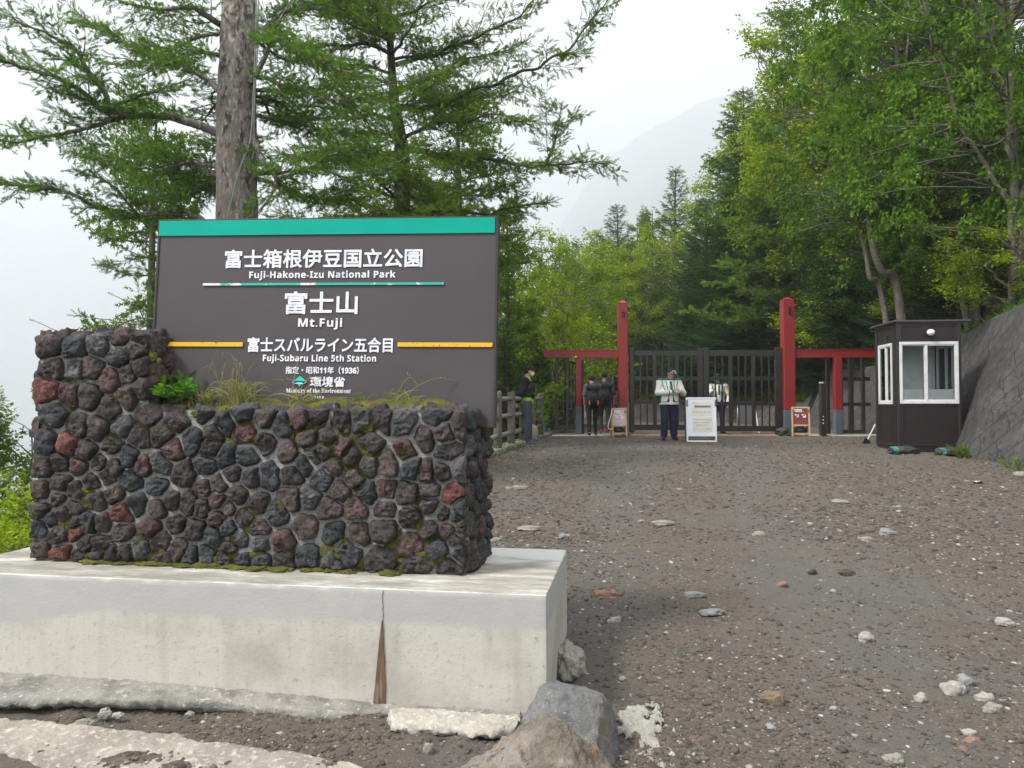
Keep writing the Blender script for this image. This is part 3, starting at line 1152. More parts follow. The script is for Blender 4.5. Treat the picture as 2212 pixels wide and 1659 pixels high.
band_m = mat('green_band', (.0, .33, .25), .6, spec=.12, vary=[(2, (.0, .30, .23), .4, .6)])
gline_m = mat('green_line', (.02, .38, .29), .6, vary=[(9, (.62, .66, .63), .53, .57)])
yell_m = mat('yellow_line', (.72, .40, .012), .6, vary=[(70, (.16, .10, .02), .60, .64)])
white_m = mat('letter_white', (.72, .745, .80), .6, vary=[(14, (.55, .575, .65), .5, .62), (70, (.38, .39, .43), .60, .68)])
mb = MB()
mb.box((0, ST / 2 + .003, SH / 2), (SW - .03, ST - .006, SH - .03))
mb.build('panel', panel_m, sign)
mb = MB()
for sx in (-1, 1):
    mb.box((sx * (SW / 2 - .0075), ST / 2, SH / 2), (.015, ST, SH - .03), bev=.002)
mb.box((0, ST / 2, .0075), (SW, ST, .015), bev=.002)
mb.box((0, ST / 2, SH - .0075), (SW, ST, .015), bev=.002)
mb.build('frame', frame_m, sign)
for sx in (-.70, .84):
    mb = MB()
    mb.box((sx, ST + .05, -.1), (.1, .1, 2.4), bev=.004)
    mb.build('post', frame_m, sign)


def sgn(cx, cy):
    """Pixel of the close-up of the sign -> local x, z."""
    xl = 137 - .0385 * (cy - 62)
    s = (cx - xl) / (2145 - xl)
    Zl, Zr = 1.039, 1.0
    lam = s * Zl / (s * Zl + (1 - s) * Zr)
    t = (cy - (62 - 24 * s)) / (1217 + 48 * s)
    return (lam - .5) * SW, (1 - t) * SH


def rect(name, x0, x1, y0, y1, m, yo=-.002):
    a, b_ = sgn(x0, (y0 + y1) / 2), sgn(x1, (y0 + y1) / 2)
    zt, zb = sgn((x0 + x1) / 2, y0)[1], sgn((x0 + x1) / 2, y1)[1]
    q = MB()
    q.box(((a[0] + b_[0]) / 2, yo / 2 + .002, (zt + zb) / 2), (b_[0] - a[0], abs(yo) + .004, zt - zb))
    return q.build(name, m, sign)


rect('green_band', 143, 2124, 60, 152, band_m)
rect('green_line', 407, 1826, 445, 459, gline_m)
rect('yellow_line', 118, 648, 800, 825, yell_m)
rect('yellow_line', 1562, 2121, 802, 827, yell_m)


def line(body, x0, x1, y0, y1, bold=.0, sp=1.0):
    a, b_ = sgn(x0, (y0 + y1) / 2), sgn(x1, (y0 + y1) / 2)
    zt, zb = sgn((x0 + x1) / 2, y0)[1], sgn((x0 + x1) / 2, y1)[1]
    return text_mesh('lettering', body, white_m, sign, a[0], b_[0], zb, zt, .003, bold, sp, .0012)


def sans_bold(s):
    r = ''
    for c in s:
        r += chr(0x1D5D4 + ord(c) - 65) if 'A' <= c <= 'Z' else chr(0x1D5EE + ord(c) - 97) if 'a' <= c <= 'z' else chr(0x1D7EC + ord(c) - 48) if '0' <= c <= '9' else c
    return r


def serif_bold(s):
    return ''.join(chr(0x1D400 + ord(c) - 65) if 'A' <= c <= 'Z' else chr(0x1D41A + ord(c) - 97) if 'a' <= c <= 'z' else c for c in s)


line('富士箱根伊豆国立公園', 532, 1700, 240, 354, .022)
line(sans_bold('Fuji-Hakone-Izu National Park'), 678, 1542, 372, 428, .01, 1.06)
line('富士山', 890, 1322, 495, 633, .022)
line(sans_bold('Mt.Fuji'), 972, 1232, 655, 724, .01, 1.1)
line('富士スバルライン五合目', 675, 1533, 770, 860, .022)
line(sans_bold('Fuji-Subaru Line 5th Station'), 767, 1436, 873, 926, .01, 1.06)
line('指定・昭和' + sans_bold('11') + '年（' + sans_bold('1936') + '）', 902, 1335, 943, 988, .02)
line('環境省', 1048, 1255, 1003, 1064, .03)
line(serif_bold('Ministry of the Environment'), 907, 1290, 1073, 1106, .012, 1.05)
line(sans_bold('2010.9'), 1062, 1132, 1117, 1133, .01, 1.1)
# the ministry's emblem: a leaf-green lens over a blue lens, ringed by a pale orbit
ex, ez = sgn(987, 1031)
k_ = SW / 2010
mb = MB()
hp = [(ex - 40 * k_, ez - 1 * k_), (ex - 18 * k_, ez + 13 * k_), (ex, ez + 30 * k_), (ex + 14 * k_, ez + 22 * k_), (ex + 34 * k_, ez + 2 * k_), (ex + 12 * k_, ez + 0 * k_), (ex - 10 * k_, ez + 4 * k_)]
mb.prism(hp[::-1], -.002, .003)
mb.build('emblem', mat('emblem_green', (.03, .50, .33), .5), sign)
mb = MB()
hp = [(ex - 22 * k_, ez - 7 * k_), (ex - 8 * k_, ez - 3 * k_), (ex + 14 * k_, ez - 6 * k_), (ex + 20 * k_, ez - 10 * k_), (ex, ez - 30 * k_)]
mb.prism(hp, -.002, .003)
mb.build('emblem', mat('emblem_blue', (.10, .50, .46), .5), sign)
mb = MB()
an = np.linspace(0, 2 * math.pi, 40)
ring = [(ex + 41 * k_ * math.cos(t_), ez - 2 * k_ + 13 * k_ * math.sin(t_) * 1.0) for t_ in an]
mb.tube([(x, -.001, z) for x, z in ring], np.interp(np.sin(an), [-1, .2, 1], [4.5 * k_, 2.5 * k_, .8 * k_]), 6, ellipse=.5)
mb.build('emblem', mat('emblem_ring', (.42, .62, .85), .5), sign)

# ------------------------------------------------------------------ boulders and loose stones
def hull_rock(name, pts3, m, seed, amp=.012, cuts=5, bevel=.02):
    import bmesh
    bm = bmesh.new()
    for p in pts3:
        bm.verts.new(p)
    r = bmesh.ops.convex_hull(bm, input=bm.verts)
    for v in [v for v in bm.verts if not v.link_faces]:
        bm.verts.remove(v)
    bmesh.ops.dissolve_limit(bm, angle_limit=.12, verts=bm.verts, edges=bm.edges)
    bmesh.ops.bevel(bm, geom=list(bm.edges), offset=bevel, segments=2, affect='EDGES', profile=.5)
    bmesh.ops.triangulate(bm, faces=bm.faces)
    for _ in range(cuts):
        ed = [e for e in bm.edges if e.calc_length() > .016]
        if not ed:
            break
        bmesh.ops.subdivide_edges(bm, edges=ed, cuts=1)
        bmesh.ops.triangulate(bm, faces=bm.faces)
    bm.normal_update()
    V = np.array([v.co for v in bm.verts])
    Nn = np.array([v.normal for v in bm.verts])
    n = fbm(V * 5 + seed, 3, seed) * 1.2 + fbm(V * 16 + seed, 4, seed + 1, True) * .7 + fbm(V * 60, 3, seed + 2) * .28
    V = V + Nn * (n * amp)[:, None]
    for v, c in zip(bm.verts, V):
        v.co = c
    for f in bm.faces:
        f.smooth = True
    me = bpy.data.meshes.new(name)
    bm.to_mesh(me)
    bm.free()
    me.materials.append(m)
    o = bpy.data.objects.new(name, me)
    COL.objects.link(o)
    return o


grey_rock = mat('grey_andesite', (.150, .154, .158), .9, vary=[(3.5, (.215, .215, .212), .48, .62), (14, (.095, .097, .10), .5, .64), (2.2, (.19, .165, .13), .54, .68), (60, (.30, .30, .29), .60, .70), (140, (.08, .08, .08), .58, .66)],
                bump=[(110, 1, .008), (26, .9, .025)])
brown_rock = mat('brown_andesite', (.19, .165, .132), .9, vary=[(4, (.29, .265, .23), .46, .58), (8, (.20, .135, .075), .54, .64), (20, (.10, .095, .09), .55, .66), (5, (.36, .33, .29), .60, .7)],
                 bump=[(80, .9, .008), (20, .9, .02)])


def px_pts(lst):
    return [P(*q) for q in lst]


g_pts = px_pts([(1168, 1481, 3.40), (1215, 1492, 3.34), (1296, 1507, 3.36), (1300, 1500, 3.6), (1190, 1470, 3.62), (1134, 1545, 3.36),
                (1112, 1610, 3.30), (1120, 1660, 3.16), (1325, 1548, 3.42), (1337, 1610, 3.36), (1330, 1655, 3.24), (1288, 1632, 3.12), (1180, 1670, 3.10), (1290, 1665, 3.10),
                (1310, 1590, 3.75), (1130, 1580, 3.72), (1320, 1650, 3.6)])
o = hull_rock('boulder', g_pts, grey_rock, 3, .014, 5, .008)
tag(o, 'large smooth grey angular boulder against the right end of the white plinth', 'boulder')
b_pts = px_pts([(1168, 1547, 3.05), (1192, 1560, 2.92), (1120, 1598, 2.98), (1040, 1640, 3.0), (980, 1668, 2.98), (1230, 1590, 2.93), (1290, 1612, 2.97), (1335, 1660, 2.95),
                (1345, 1700, 2.85), (960, 1710, 2.86), (1100, 1720, 2.7), (1250, 1720, 2.7), (1160, 1600, 3.25), (1020, 1670, 3.2), (1300, 1650, 3.15), (1170, 1640, 2.82)])
o = hull_rock('boulder', b_pts, brown_rock, 9, .024, 5, .008)
tag(o, 'rough tan and brown boulder in front of the grey boulder', 'boulder')

pale_conc = mat('concrete_rubble', (.30, .285, .25), .95, vary=[(12, (.34, .32, .28), .5, .6), (40, (.16, .15, .14), .58, .66)], bump=[(60, 1, .012), (20, .8, .02)])
mb = MB()
c = P(1231, 1290, 4.28)
blob(mb, (c.x - .01, c.y, gz(c.x, c.y) + .03), (.085, .14, .10), 5, .3, 4)
tag(mb.build('concrete_chunk', pale_conc, smooth=True), 'rough pale concrete chunk against the far end of the plinth', 'rubble')


def crust(name, cx, cy, Y, sx, sy, seed, label):
    """A broken crust of old concrete on the gravel, crumbled into holes."""
    c = P(cx, cy, Y)
    n = 90
    a, b_ = np.meshgrid(np.linspace(-1, 1, n), np.linspace(-1, 1, n), indexing='ij')
    q = np.stack([a.ravel(), b_.ravel(), 0 * a.ravel() + seed], 1)
    x, y = c.x + q[:, 0] * sx, c.y + q[:, 1] * sy
    msk = fbm(q * 5.2, 5, seed) * 1.25 - (np.hypot(q[:, 0], q[:, 1]) - .60) * 1.1 - .08
    z = ground_z(x, y) + np.clip(msk, -.5, .3) * .05 + fbm(q * 16, 3, seed + 3) * .006 + .004
    mb_ = MB()
    V = np.stack([x, y, z], 1)
    F = grid_faces(n, n)
    keep = (msk[F] > -.12).all(1)
    mb_.add(V, F[keep])
    return tag(mb_.build(name, crust_m, smooth=True), label, 'concrete patch')


crust_m = mat('crust_concrete', (.32, .31, .285), .95, vary=[(16, (.40, .385, .35), .5, .6), (60, (.22, .21, .19), .6, .68)], bump=[(70, 1, .012), (25, .8, .02)])
crust('concrete_patch', 1385, 1545, 3.62, .19, .28, 5, 'crumbling pale concrete patch on the gravel right of the grey boulder')
crust('concrete_patch', 1412, 1630, 3.30, .13, .11, 8, 'small pale concrete patch nearer than the crumbling one')

# individual larger stones: (x, y, width px, height px, colour, label)
ST_COL = {'white': (.275, .265, .245), 'grey': (.19, .195, .19), 'pale': (.22, .21, .185), 'dark': (.05, .047, .045), 'red': (.19, .115, .085), 'blue': (.20, .215, .22), 'tan': (.15, .115, .075)}
ST_MAT = {k: mat('pebble_' + k, c, .9, vary=[(12, tuple(v * .62 for v in c), .5, .66), (40, tuple(min(1, v * 1.3) for v in c), .56, .68)], bump=(60, .6, .006)) for k, c in ST_COL.items()}
STONES = [(1665, 1509, 56, 46, 'tan', 'dark brown rock with a crumbly tan top lying alone on the gravel'),
          (2058, 1481, 50, 40, 'white', 'pale grey jagged stone with a white face at the right of the track'),
          (2086, 1466, 42, 30, 'blue', 'bluish grey flat stone just behind the pale jagged stone'),
          (1930, 1637, 46, 32, 'pale', 'rounded cream stone at the bottom of the picture'),
          (2128, 1503, 44, 22, 'white', 'white broken stone near the right edge of the track'),
          (2144, 1526, 46, 30, 'pale', 'cream angular stone beside the dull red stone'),
          (2090, 1583, 40, 24, 'white', 'white wedge-shaped stone low at the right'),
          (2100, 1600, 40, 20, 'red', 'dull red flat stone low at the right'),
          (1990, 1505, 30, 24, 'white', 'small oval white stone in open gravel right of centre'),
          (1434, 1128, 52, 14, 'pale', 'flat cream slab of stone in the left part of the track'),
          (1640, 1153, 34, 17, 'pale', 'cream domed stone in the middle of the track'),
          (1915, 1148, 42, 16, 'grey', 'grey domed stone right of the cream domed one'),
          (1870, 1163, 38, 10, 'pale', 'long flat pale stone beside the grey domed stone'),
          (2225 - 15, 1022, 44, 16, 'pale', 'long pale stone by the foot of the retaining wall'),
          (1815, 1082, 50, 8, 'pale', 'thin pale slab in the far part of the track'),
          (1310, 1280, 60, 26, 'red', 'brownish red lump half sunk near the plinth'),
          (1327, 1338, 30, 18, 'white', 'chalky white stone right of the plinth'),
          (1224, 1432, 32, 14, 'pale', 'pale stone close to the foot of the plinth'),
          (1870, 1374, 34, 24, 'white', 'white angular stone left of the white cluster at the right'),
          (1830, 1236, 36, 14, 'dark', 'black flat stone in the middle distance of the gravel'),
          (1755, 1234, 20, 14, 'dark', 'black lump on the gravel left of the flat black stone'),
          (1120, 1052, 42, 12, 'pale', 'pale flat stone near the right end of the stone wall'),
          (1100, 1054, 20, 10, 'pale', 'pale round stone hard by the end of the stone wall'),
          (1145, 1140, 52, 10, 'pale', 'long flat pale stone right of the wall near the plinth corner'),
          (1067, 1165, 42, 16, 'pale', 'cream flat stone at the rear corner of the plinth'),
          (1216, 1157, 20, 18, 'blue', 'small round blue-grey stone behind the plinth'),
          (1690, 1262, 30, 18, 'red', 'reddish stone in the right middle of the gravel'),
          (2170, 1342, 40, 20, 'white', 'white rounded stone at the right edge'),
          (1500, 1282, 46, 16, 'grey', 'grey flat stone left of the middle of the gravel'),
          (1540, 1320, 54, 18, 'grey', 'long grey stone half buried left of the middle of the gravel'),
          (226, 1538, 30, 22, 'white', 'white stone under the broken footing'), (255, 1543, 26, 14, 'white', 'flat white stone right of the white one under the footing'),
          (410, 1541, 20, 14, 'blue', 'bluish stone under the lip of the footing'), (180, 1560, 44, 20, 'pale', 'tan flat stone in the hollow below the footing'),
          (925, 1614, 26, 30, 'pale', 'triangular cream stone under the broken slab'), (742, 1608, 22, 20, 'dark', 'round black stone left of the broken slab')]
for i, (x, y, w, h, k, lab) in enumerate(STONES):
    lo, hi = 1.5, 40.0
    for _ in range(40):
        mid = (lo + hi) / 2
        q = P(x, y + h * .3, mid)
        if q.z > gz(q.x, q.y):
            lo = mid
        else:
            hi = mid
    Y = (lo + hi) / 2
    q = P(x, y + h * .3, Y)
    s = Y / F_PX
    mb = MB()
    ww, hh = w * s * .45, h * s * .5
    blob(mb, (0, 0, hh * .18), (ww, ww * .75, hh), 300 + i, .30, 3, freq=1.3)
    mb.V[-1] = np.round(mb.V[-1] / (ww * .34)) * ww * .34 * .35 + mb.V[-1] * .65       # broken facets
    o = mb.build('stone', ST_MAT[k], smooth=i % 3 > 0, loc=(q.x, q.y, gz(q.x, q.y)))
    tag(o, lab, 'stone', 'stones lying on the gravel')

# uncountable gravel: small stones of every size strewn over the track
mb = MB()
rg = np.random.default_rng(99)
palette = np.array([(.33, .32, .295), (.26, .245, .22), (.22, .215, .21), (.10, .09, .08), (.05, .046, .042), (.13, .085, .065), (.09, .07, .055)])
weights = np.array([.05, .07, .16, .24, .24, .08, .16])
V0, F0 = ICO[1]
VAR = np.array([V0 * (1 + .36 * fbm(V0 * 1.5 + k * 9, 2, 500 + k))[:, None] for k in range(24)])
GV, GC = [], []
for (n, y0, y1, smin, smax, clod) in ((8000, 2.6, 6.5, .0035, .013, 0), (7000, 2.7, 4.6, .0025, .007, 0), (7500, 6, 13, .006, .017, 0), (800, 2.8, 8, .012, .026, 0),
                                      (600, 6, 17, .014, .034, 0), (2600, 12, 19.4, .009, .022, 0), (30000, 2.6, 7.5, .004, .015, 1), (24000, 7, 18, .009, .026, 1)):
    yy = np.exp(rg.uniform(math.log(y0), math.log(y1), n))
    xx = rg.uniform(-.62, .70, n) * yy
    de, _ = signed_dist(xx, yy, EDGE)
    df, _ = signed_dist(xx, yy, FOOT)
    rel = np.stack([xx - P0[0], yy - P0[1]], 1)
    uu, vv = rel @ U[:2], rel @ Vd[:2]
    dens = fbm(np.stack([xx * .9, yy * .5, xx * 0], 1), 3, 77)
    keep = (de > .1) & (df < -.05) & ~((uu > -.03) & (uu < 3.6) & (vv > -.06) & (vv < 1.25)) & (dens + rg.uniform(-.5, .5, n) > (-.35 if clod else -.18))
    xx, yy = xx[keep], yy[keep]
    n = len(xx)
    s = smin + (smax - smin) * rg.random(n) ** 2.4
    a = rg.uniform(0, 6.28, n)
    V = VAR[rg.integers(0, 24, n)] * (s[:, None] * np.stack([rg.uniform(.8, 1.6, n), np.ones(n), rg.uniform(.4, .8, n)], 1))[:, None]
    ca_, sa_ = np.cos(a)[:, None], np.sin(a)[:, None]
    V = np.stack([V[:, :, 0] * ca_ - V[:, :, 1] * sa_, V[:, :, 0] * sa_ + V[:, :, 1] * ca_, V[:, :, 2]], 2)
    cc = np.stack([xx, yy, 0 * xx], 1)
    g_ = ground_z(xx, yy) + fbm(cc * 9.0, 4, 3) * .016 + fbm(cc * 1.3, 3, 5) * .03 + np.maximum(fbm(cc * 4.2, 3, 9), 0) * .025 - .05 * np.exp(-((xx + 1.9) / 1.3) ** 2 - ((yy - 3.78) / .22) ** 2)
    V = V + np.stack([xx, yy, g_ + (.0 if clod else .001)], 1)[:, None]
    if clod:
        c = np.array((.090, .076, .063)) * rg.uniform(.5, 1.35, (n, 1)) * (1 + rg.normal(0, .05, (n, 3)))
    else:
        c = palette[rg.choice(7, p=weights, size=n)] * rg.uniform(.75, 1.2, (n, 1))
    GV.append(V.reshape(-1, 3))
    GC.append(np.repeat(c, len(V0), axis=0))
GV, GC = np.concatenate(GV), np.concatenate(GC)
nst = len(GV) // len(V0)
mb.add(GV, (F0[None] + (np.arange(nst) * len(V0))[:, None, None]).reshape(-1, 3), np.clip(GC, .01, 1))
tag(mb.build('gravel', mat('gravel_stones', (1, 1, 1), .92, attr=True, bump=(200, .5, .003)), smooth=False, colour=True), 'small pale and dark stones strewn over the track', 'gravel', kind='stuff')

# ------------------------------------------------------------------ retaining wall and low wall
fd = np.concatenate([[0], np.cumsum(np.linalg.norm(np.diff(FOOT, axis=0), axis=1))])


def foot_at(s):
    return np.stack([np.interp(s, fd, FOOT[:, 0]), np.interp(s, fd, FOOT[:, 1])], 1)


def bank_wall(name, s0, s1, m, label, cap=.34, bat=BATTER):
    s = np.arange(s0, s1, .12)
    p = foot_at(s)
    t = np.gradient(p, axis=0)
    t = np.stack([np.convolve(np.pad(t[:, k], 4, mode='edge'), np.ones(9) / 9, 'valid') for k in (0, 1)], 1)
    t /= np.linalg.norm(t, axis=1)[:, None]
    nrm = np.stack([t[:, 1], -t[:, 0]], 1)              # away from the road
    H = wall_h(p[:, 1])
    g = np.interp(p[:, 1], GY, GZ)
    rows, uvs = [], []
    for f in np.linspace(-.12, 1, 26):
        h = H * f
        rows.append(np.stack([p[:, 0] + nrm[:, 0] * h * bat, p[:, 1] + nrm[:, 1] * h * bat, g + h], 1))
        uvs.append(np.stack([s, h], 1))
    for f in (.12, 1):
        h = H
        rows.append(np.stack([p[:, 0] + nrm[:, 0] * (h * bat + cap * f), p[:, 1] + nrm[:, 1] * (h * bat + cap * f), g + h + .01], 1))
        uvs.append(np.stack([s, h + cap * f], 1))
    rows.append(rows[-1] - np.array([0, 0, 1.2]))
    uvs.append(uvs[-1])
    V = np.array(rows)
    sh = V.shape
    V = V.reshape(-1, 3)
    V = V + np.stack([fbm(V * 2.5, 3, 110), fbm(V * 2.5, 3, 111), fbm(V * 2.5, 3, 112)], 1) * .018
    mb_ = MB()
    mb_.add(V, grid_faces(sh[0], sh[1]))
    for col in (0, sh[1] - 1):
        ix = np.arange(sh[0]) * sh[1] + col
        c_ = np.concatenate([V[ix], [np.array([V[ix][-3:, 0].mean(), V[ix][-3:, 1].mean(), V[ix][0, 2]])]])
        mb_.add(c_, np.stack([np.arange(sh[0] - 1), np.arange(1, sh[0]), np.full(sh[0] - 1, sh[0])], 1))
    o_ = mb_.build(name, m, smooth=True)
    uvl = o_.data.attributes.new('wallco', 'FLOAT_VECTOR', 'POINT')
    w = np.concatenate([np.array(uvs).reshape(-1, 2), np.zeros((sh[0] * sh[1], 1))], 1)
    w = np.concatenate([w, np.zeros((len(o_.data.vertices) - len(w), 3))])
    uvl.data.foreach_set('vector', w.astype(np.float32).ravel())
    return tag(o_, label, 'retaining wall')


def block_wall_material(name, base, joint, rot, bw, bh):
    m = mat(name, base, .95, vary=[(1.5, tuple(v * 1.35 for v in base), .48, .64), (9, tuple(v * .5 for v in base), .50, .64), (4, tuple(v * 1.7 for v in base), .56, .68), (45, tuple(v * 2.2 for v in base), .60, .70), (110, tuple(v * .4 for v in base), .56, .66)], bump=[(40, .7, .01), (12, .5, .02)])
    N, L = m.node_tree.nodes, m.node_tree.links
    b = N['Principled BSDF']
    base_s = b.inputs['Base Color'].links[0].from_socket
    nrm_s = b.inputs['Normal'].links[0].from_socket
    a = N.new('ShaderNodeAttribute')
    a.attribute_name = 'wallco'
    mp = N.new('ShaderNodeMapping')
    mp.inputs['Rotation'].default_value = (0, 0, rot)
    L.new(a.outputs['Vector'], mp.inputs[0])
    dn = N.new('ShaderNodeTexNoise')
    dn.inputs['Scale'].default_value = 3
    L.new(a.outputs['Vector'], dn.inputs['Vector'])
    ad = N.new('ShaderNodeMixRGB')
    ad.blend_type = 'LINEAR_LIGHT'
    ad.inputs[0].default_value = .03
    L.new(mp.outputs[0], ad.inputs[1])
    L.new(dn.outputs['Color'], ad.inputs[2])
    br = N.new('ShaderNodeTexBrick')
    br.offset = .5
    br.inputs['Scale'].default_value = 1
    br.inputs['Brick Width'].default_value = bw
    br.inputs['Row Height'].default_value = bh
    br.inputs['Mortar Size'].default_value = .008
    br.inputs['Mortar Smooth'].default_value = .4
    L.new(ad.outputs[0], br.inputs['Vector'])
    mx = N.new('ShaderNodeMixRGB')
    L.new(br.outputs['Fac'], mx.inputs[0])
    L.new(base_s, mx.inputs[1])
    mx.inputs[2].default_value = (*joint, 1)
    L.new(mx.outputs[0], b.inputs['Base Color'])
    bp = N.new('ShaderNodeBump')
    bp.invert = True
    bp.inputs['Strength'].default_value = 1
    bp.inputs['Distance'].default_value = .06
    L.new(br.outputs['Fac'], bp.inputs['Height'])
    L.new(nrm_s, bp.inputs['Normal'])
    L.new(bp.outputs[0], b.inputs['Normal'])
    return m


def s_of_y(y, k0=0):
    for i in range(len(FOOT) - 1):
        a, b_ = FOOT[i], FOOT[i + 1]
        if a[1] <= y <= b_[1]:
            return fd[i] + (y - a[1]) / (b_[1] - a[1]) * (fd[i + 1] - fd[i])


rw = bank_wall('retaining_wall', s_of_y(-8), s_of_y(28.3), block_wall_material('block_wall', (.062, .060, .060), (.03, .029, .029), math.radians(42),   .62, .36),
               'tall sloping dark grey block retaining wall on the right behind the guard booth')
lw = bank_wall('low_wall', s_of_y(28.9), s_of_y(52), block_wall_material('low_block_wall', (.085, .08, .072), (.045, .04, .038), math.radians(45), .4, .25),
               'low grey block wall along the bank seen through the closed gate')

# concrete kerb under the log fence
mb = MB()
yk = np.arange(8.6, 36, .25)
xk = np.interp(yk, EDGE[:, 1], EDGE[:, 0])
for dx, dz in ((-.2, -.4), (-.2, .075), (.06, .075), (.09, .05), (.1, -.2)):
    V = np.stack([xk + dx, yk, np.interp(yk, GY, GZ) + dz], 1)
    V = V + fbm(V * 3 + dx * 50, 3, 120)[:, None] * .02
    mb.V.append(V)
    mb.C.append(np.ones(V.shape))
n_ = len(yk)
mb.n = n_ * 5
mb.F = [grid_faces(5, n_)]
mb.M = [0]
tag(mb.build('kerb', mat('kerb_concrete', (.24, .235, .21), .95, vary=[(3, (.13, .14, .07), .5, .62), (20, (.33, .32, .3), .55, .66)], bump=(40, .8, .01)), smooth=False),
    'pale concrete kerb under the log fence', 'kerb', kind='structure')

# ------------------------------------------------------------------ log fence
log_m = mat('log_grey_brown', (.135, .118, .10), .9, stretch=(1, 1, .25), vary=[(18, (.075, .066, .058), .5, .64), (40, (.20, .18, .155), .56, .68)], bump=[(40, .8, .01)])
rail_m = mat('rail_grey', (.22, .205, .185), .9, vary=[(18, (.12, .11, .095), .5, .64), (50, (.32, .30, .27), .56, .68)], bump=[(40, .7, .008)])
fence = thing('log_fence', 'grey-brown log railing with three rails along the left edge of the track', 'fence')
fy = [8.9, 10.2, 11.5, 12.8, 14.15, 15.5, 16.85, 18.2, 19.5, 22.4, 23.8, 25.2, 26.6, 28.0, 29.4, 30.8, 32.2]
fx = [float(np.interp(y, EDGE[:, 1], EDGE[:, 0])) - .03 for y in fy]
fzb = [float(np.interp(y, GY, GZ)) for y in fy]
fhgt = [1.12] * len(fy)
for i, (x, y, z) in enumerate(zip(fx, fy, fzb)):
    q = MB()
    r = .082
    q.tube([(x, y, z - .2), (x, y, z + .5), (x, y, z + 1.08), (x + .003, y, z + 1.13), (x, y, z + 1.14)], [r * 1.03, r, r * .98, r * .93, r * .6], 14)
    q.build('post', log_m, fence, smooth=True)
    if i + 1 < len(fy) and not (fy[i] > 19 and fy[i + 1] < 22.5):
        for h in (.30, .66, 1.00):
            q = MB()
            q.tube([(x, y, z + h), ((x + fx[i + 1]) / 2, (y + fy[i + 1]) / 2, (z + fzb[i + 1]) / 2 + h - .008), (fx[i + 1], fy[i + 1], fzb[i + 1] + h)], .048, 10, ellipse=1)
            q.build('rail', rail_m, fence, smooth=True)

# ------------------------------------------------------------------ gate
GYP = 20.8                              # the gate stands this far off
gb = gz(5.0, GYP) - .005
red_m = mat('red_lacquer', (.24, .020, .023), .42, vary=[(2, (.22, .02, .022), .45, .65), (30, (.30, .04, .04), .58, .7), (7, (.16, .03, .03), .62, .72)], spec=.4, bump=(14, .05, .01))
post_grey = mat('post_grey_paint', (.105, .125, .145), .5, vary=[(4, (.085, .10, .115), .45, .65)])
brown_m = mat('gate_brown_metal', (.022, .017, .017), .35, vary=[(6, (.032, .026, .025), .45, .65)], spec=.5)
lampm = mat('lamp_black', (.03, .03, .032), .4)


def gx_(px, Y=GYP):
    return P(px, 876, Y).x


def gzv(py, Y=GYP):
    return P(1106, py, Y).z


def l4(cx):
    return 1036.9 + cx * .2396


def t4(cy):
    return 622.1 + cy * .2396


def l5(cx):
    return 1497.7 + cx * .2864


def t5(cy):
    return 622.1 + cy * .2864


def red_frame(name, label, tall, tall_top, beam, beam_z, short, grey_z, slant, group):
    """tall=(px0,px1) of the tall post; beam=(px0,px1); short=(px0,px1)."""
    xm = (gx_(tall[0]) + gx_(tall[1])) / 2
    g = thing(name, label, 'gate frame', (xm, GYP, gb))
    w = gx_(tall[1]) - gx_(tall[0])
    zt = gzv(tall_top) - gb
    zg = gzv(grey_z) - gb
    q = MB()
    q.box((0, 0, (zt - .09 + zg) / 2), (w, w, zt - .09 - zg), bev=.012)
    c = zt - .09
    V = np.array([(-w / 2 - .006, -w / 2 - .006, c), (w / 2 + .006, -w / 2 - .006, c), (w / 2 + .006, w / 2 + .006, c), (-w / 2 - .006, w / 2 + .006, c), (0, 0, zt + .005)])
    q.add(V, [np.array([(0, 1, 4), (1, 2, 4), (2, 3, 4), (3, 0, 4)]), np.array([(3, 2, 1, 0)])])
    tp = q.build('tall_post', red_m, g)
    q = MB()
    q.box((0, 0, (zg - .2) / 2), (w + .012, w + .012, zg + .2), bev=.012)
    q.build('post_sleeve', post_grey, g)
    q = MB()
    q.box((.0, -w / 2 - .03, zt - .42), (.07, .06, .11), bev=.01)
    q.box((0, -w / 2 - .045, zt - .355), (.085, .09, .03), bev=.01)
    q.box((0, -w / 2 - .012, zt - .36), (.05, .03, .15), bev=.006)
    q.build('wall_lamp', lampm, g)
    b0, b1 = gx_(beam[0]) - xm, gx_(beam[1]) - xm
    z0, z1 = gzv(beam_z[1]) - gb, gzv(beam_z[0]) - gb
    q = MB()
    if slant < 0:
        poly = [(b0, z1 - .02), (b0 + .10, z0), (b1, z0), (b1, z1 - .02)]
    else:
        poly = [(b0, z1 - .02), (b0, z0), (b1 - .10, z0), (b1, z1 - .02)]
    q.prism(poly, -.09, .09)
    q.box(((b0 + b1) / 2, 0, z1 - .008), (b1 - b0 + .02, .21, .02), bev=.004)
    q.build('crossbeam', red_m, g)
    s0, s1 = gx_(short[0]) - xm, gx_(short[1]) - xm
    ws = s1 - s0
    q = MB()
    q.box(((s0 + s1) / 2, 0, (z0 + zg) / 2 - .002), (ws, ws, z0 - zg), bev=.008)
    q.build('short_post', red_m, g)
    q = MB()
    q.box(((s0 + s1) / 2, 0, (zg - .2) / 2), (ws + .012, ws + .012, zg + .2), bev=.008)
    q.build('post_sleeve', post_grey, g)
    return g


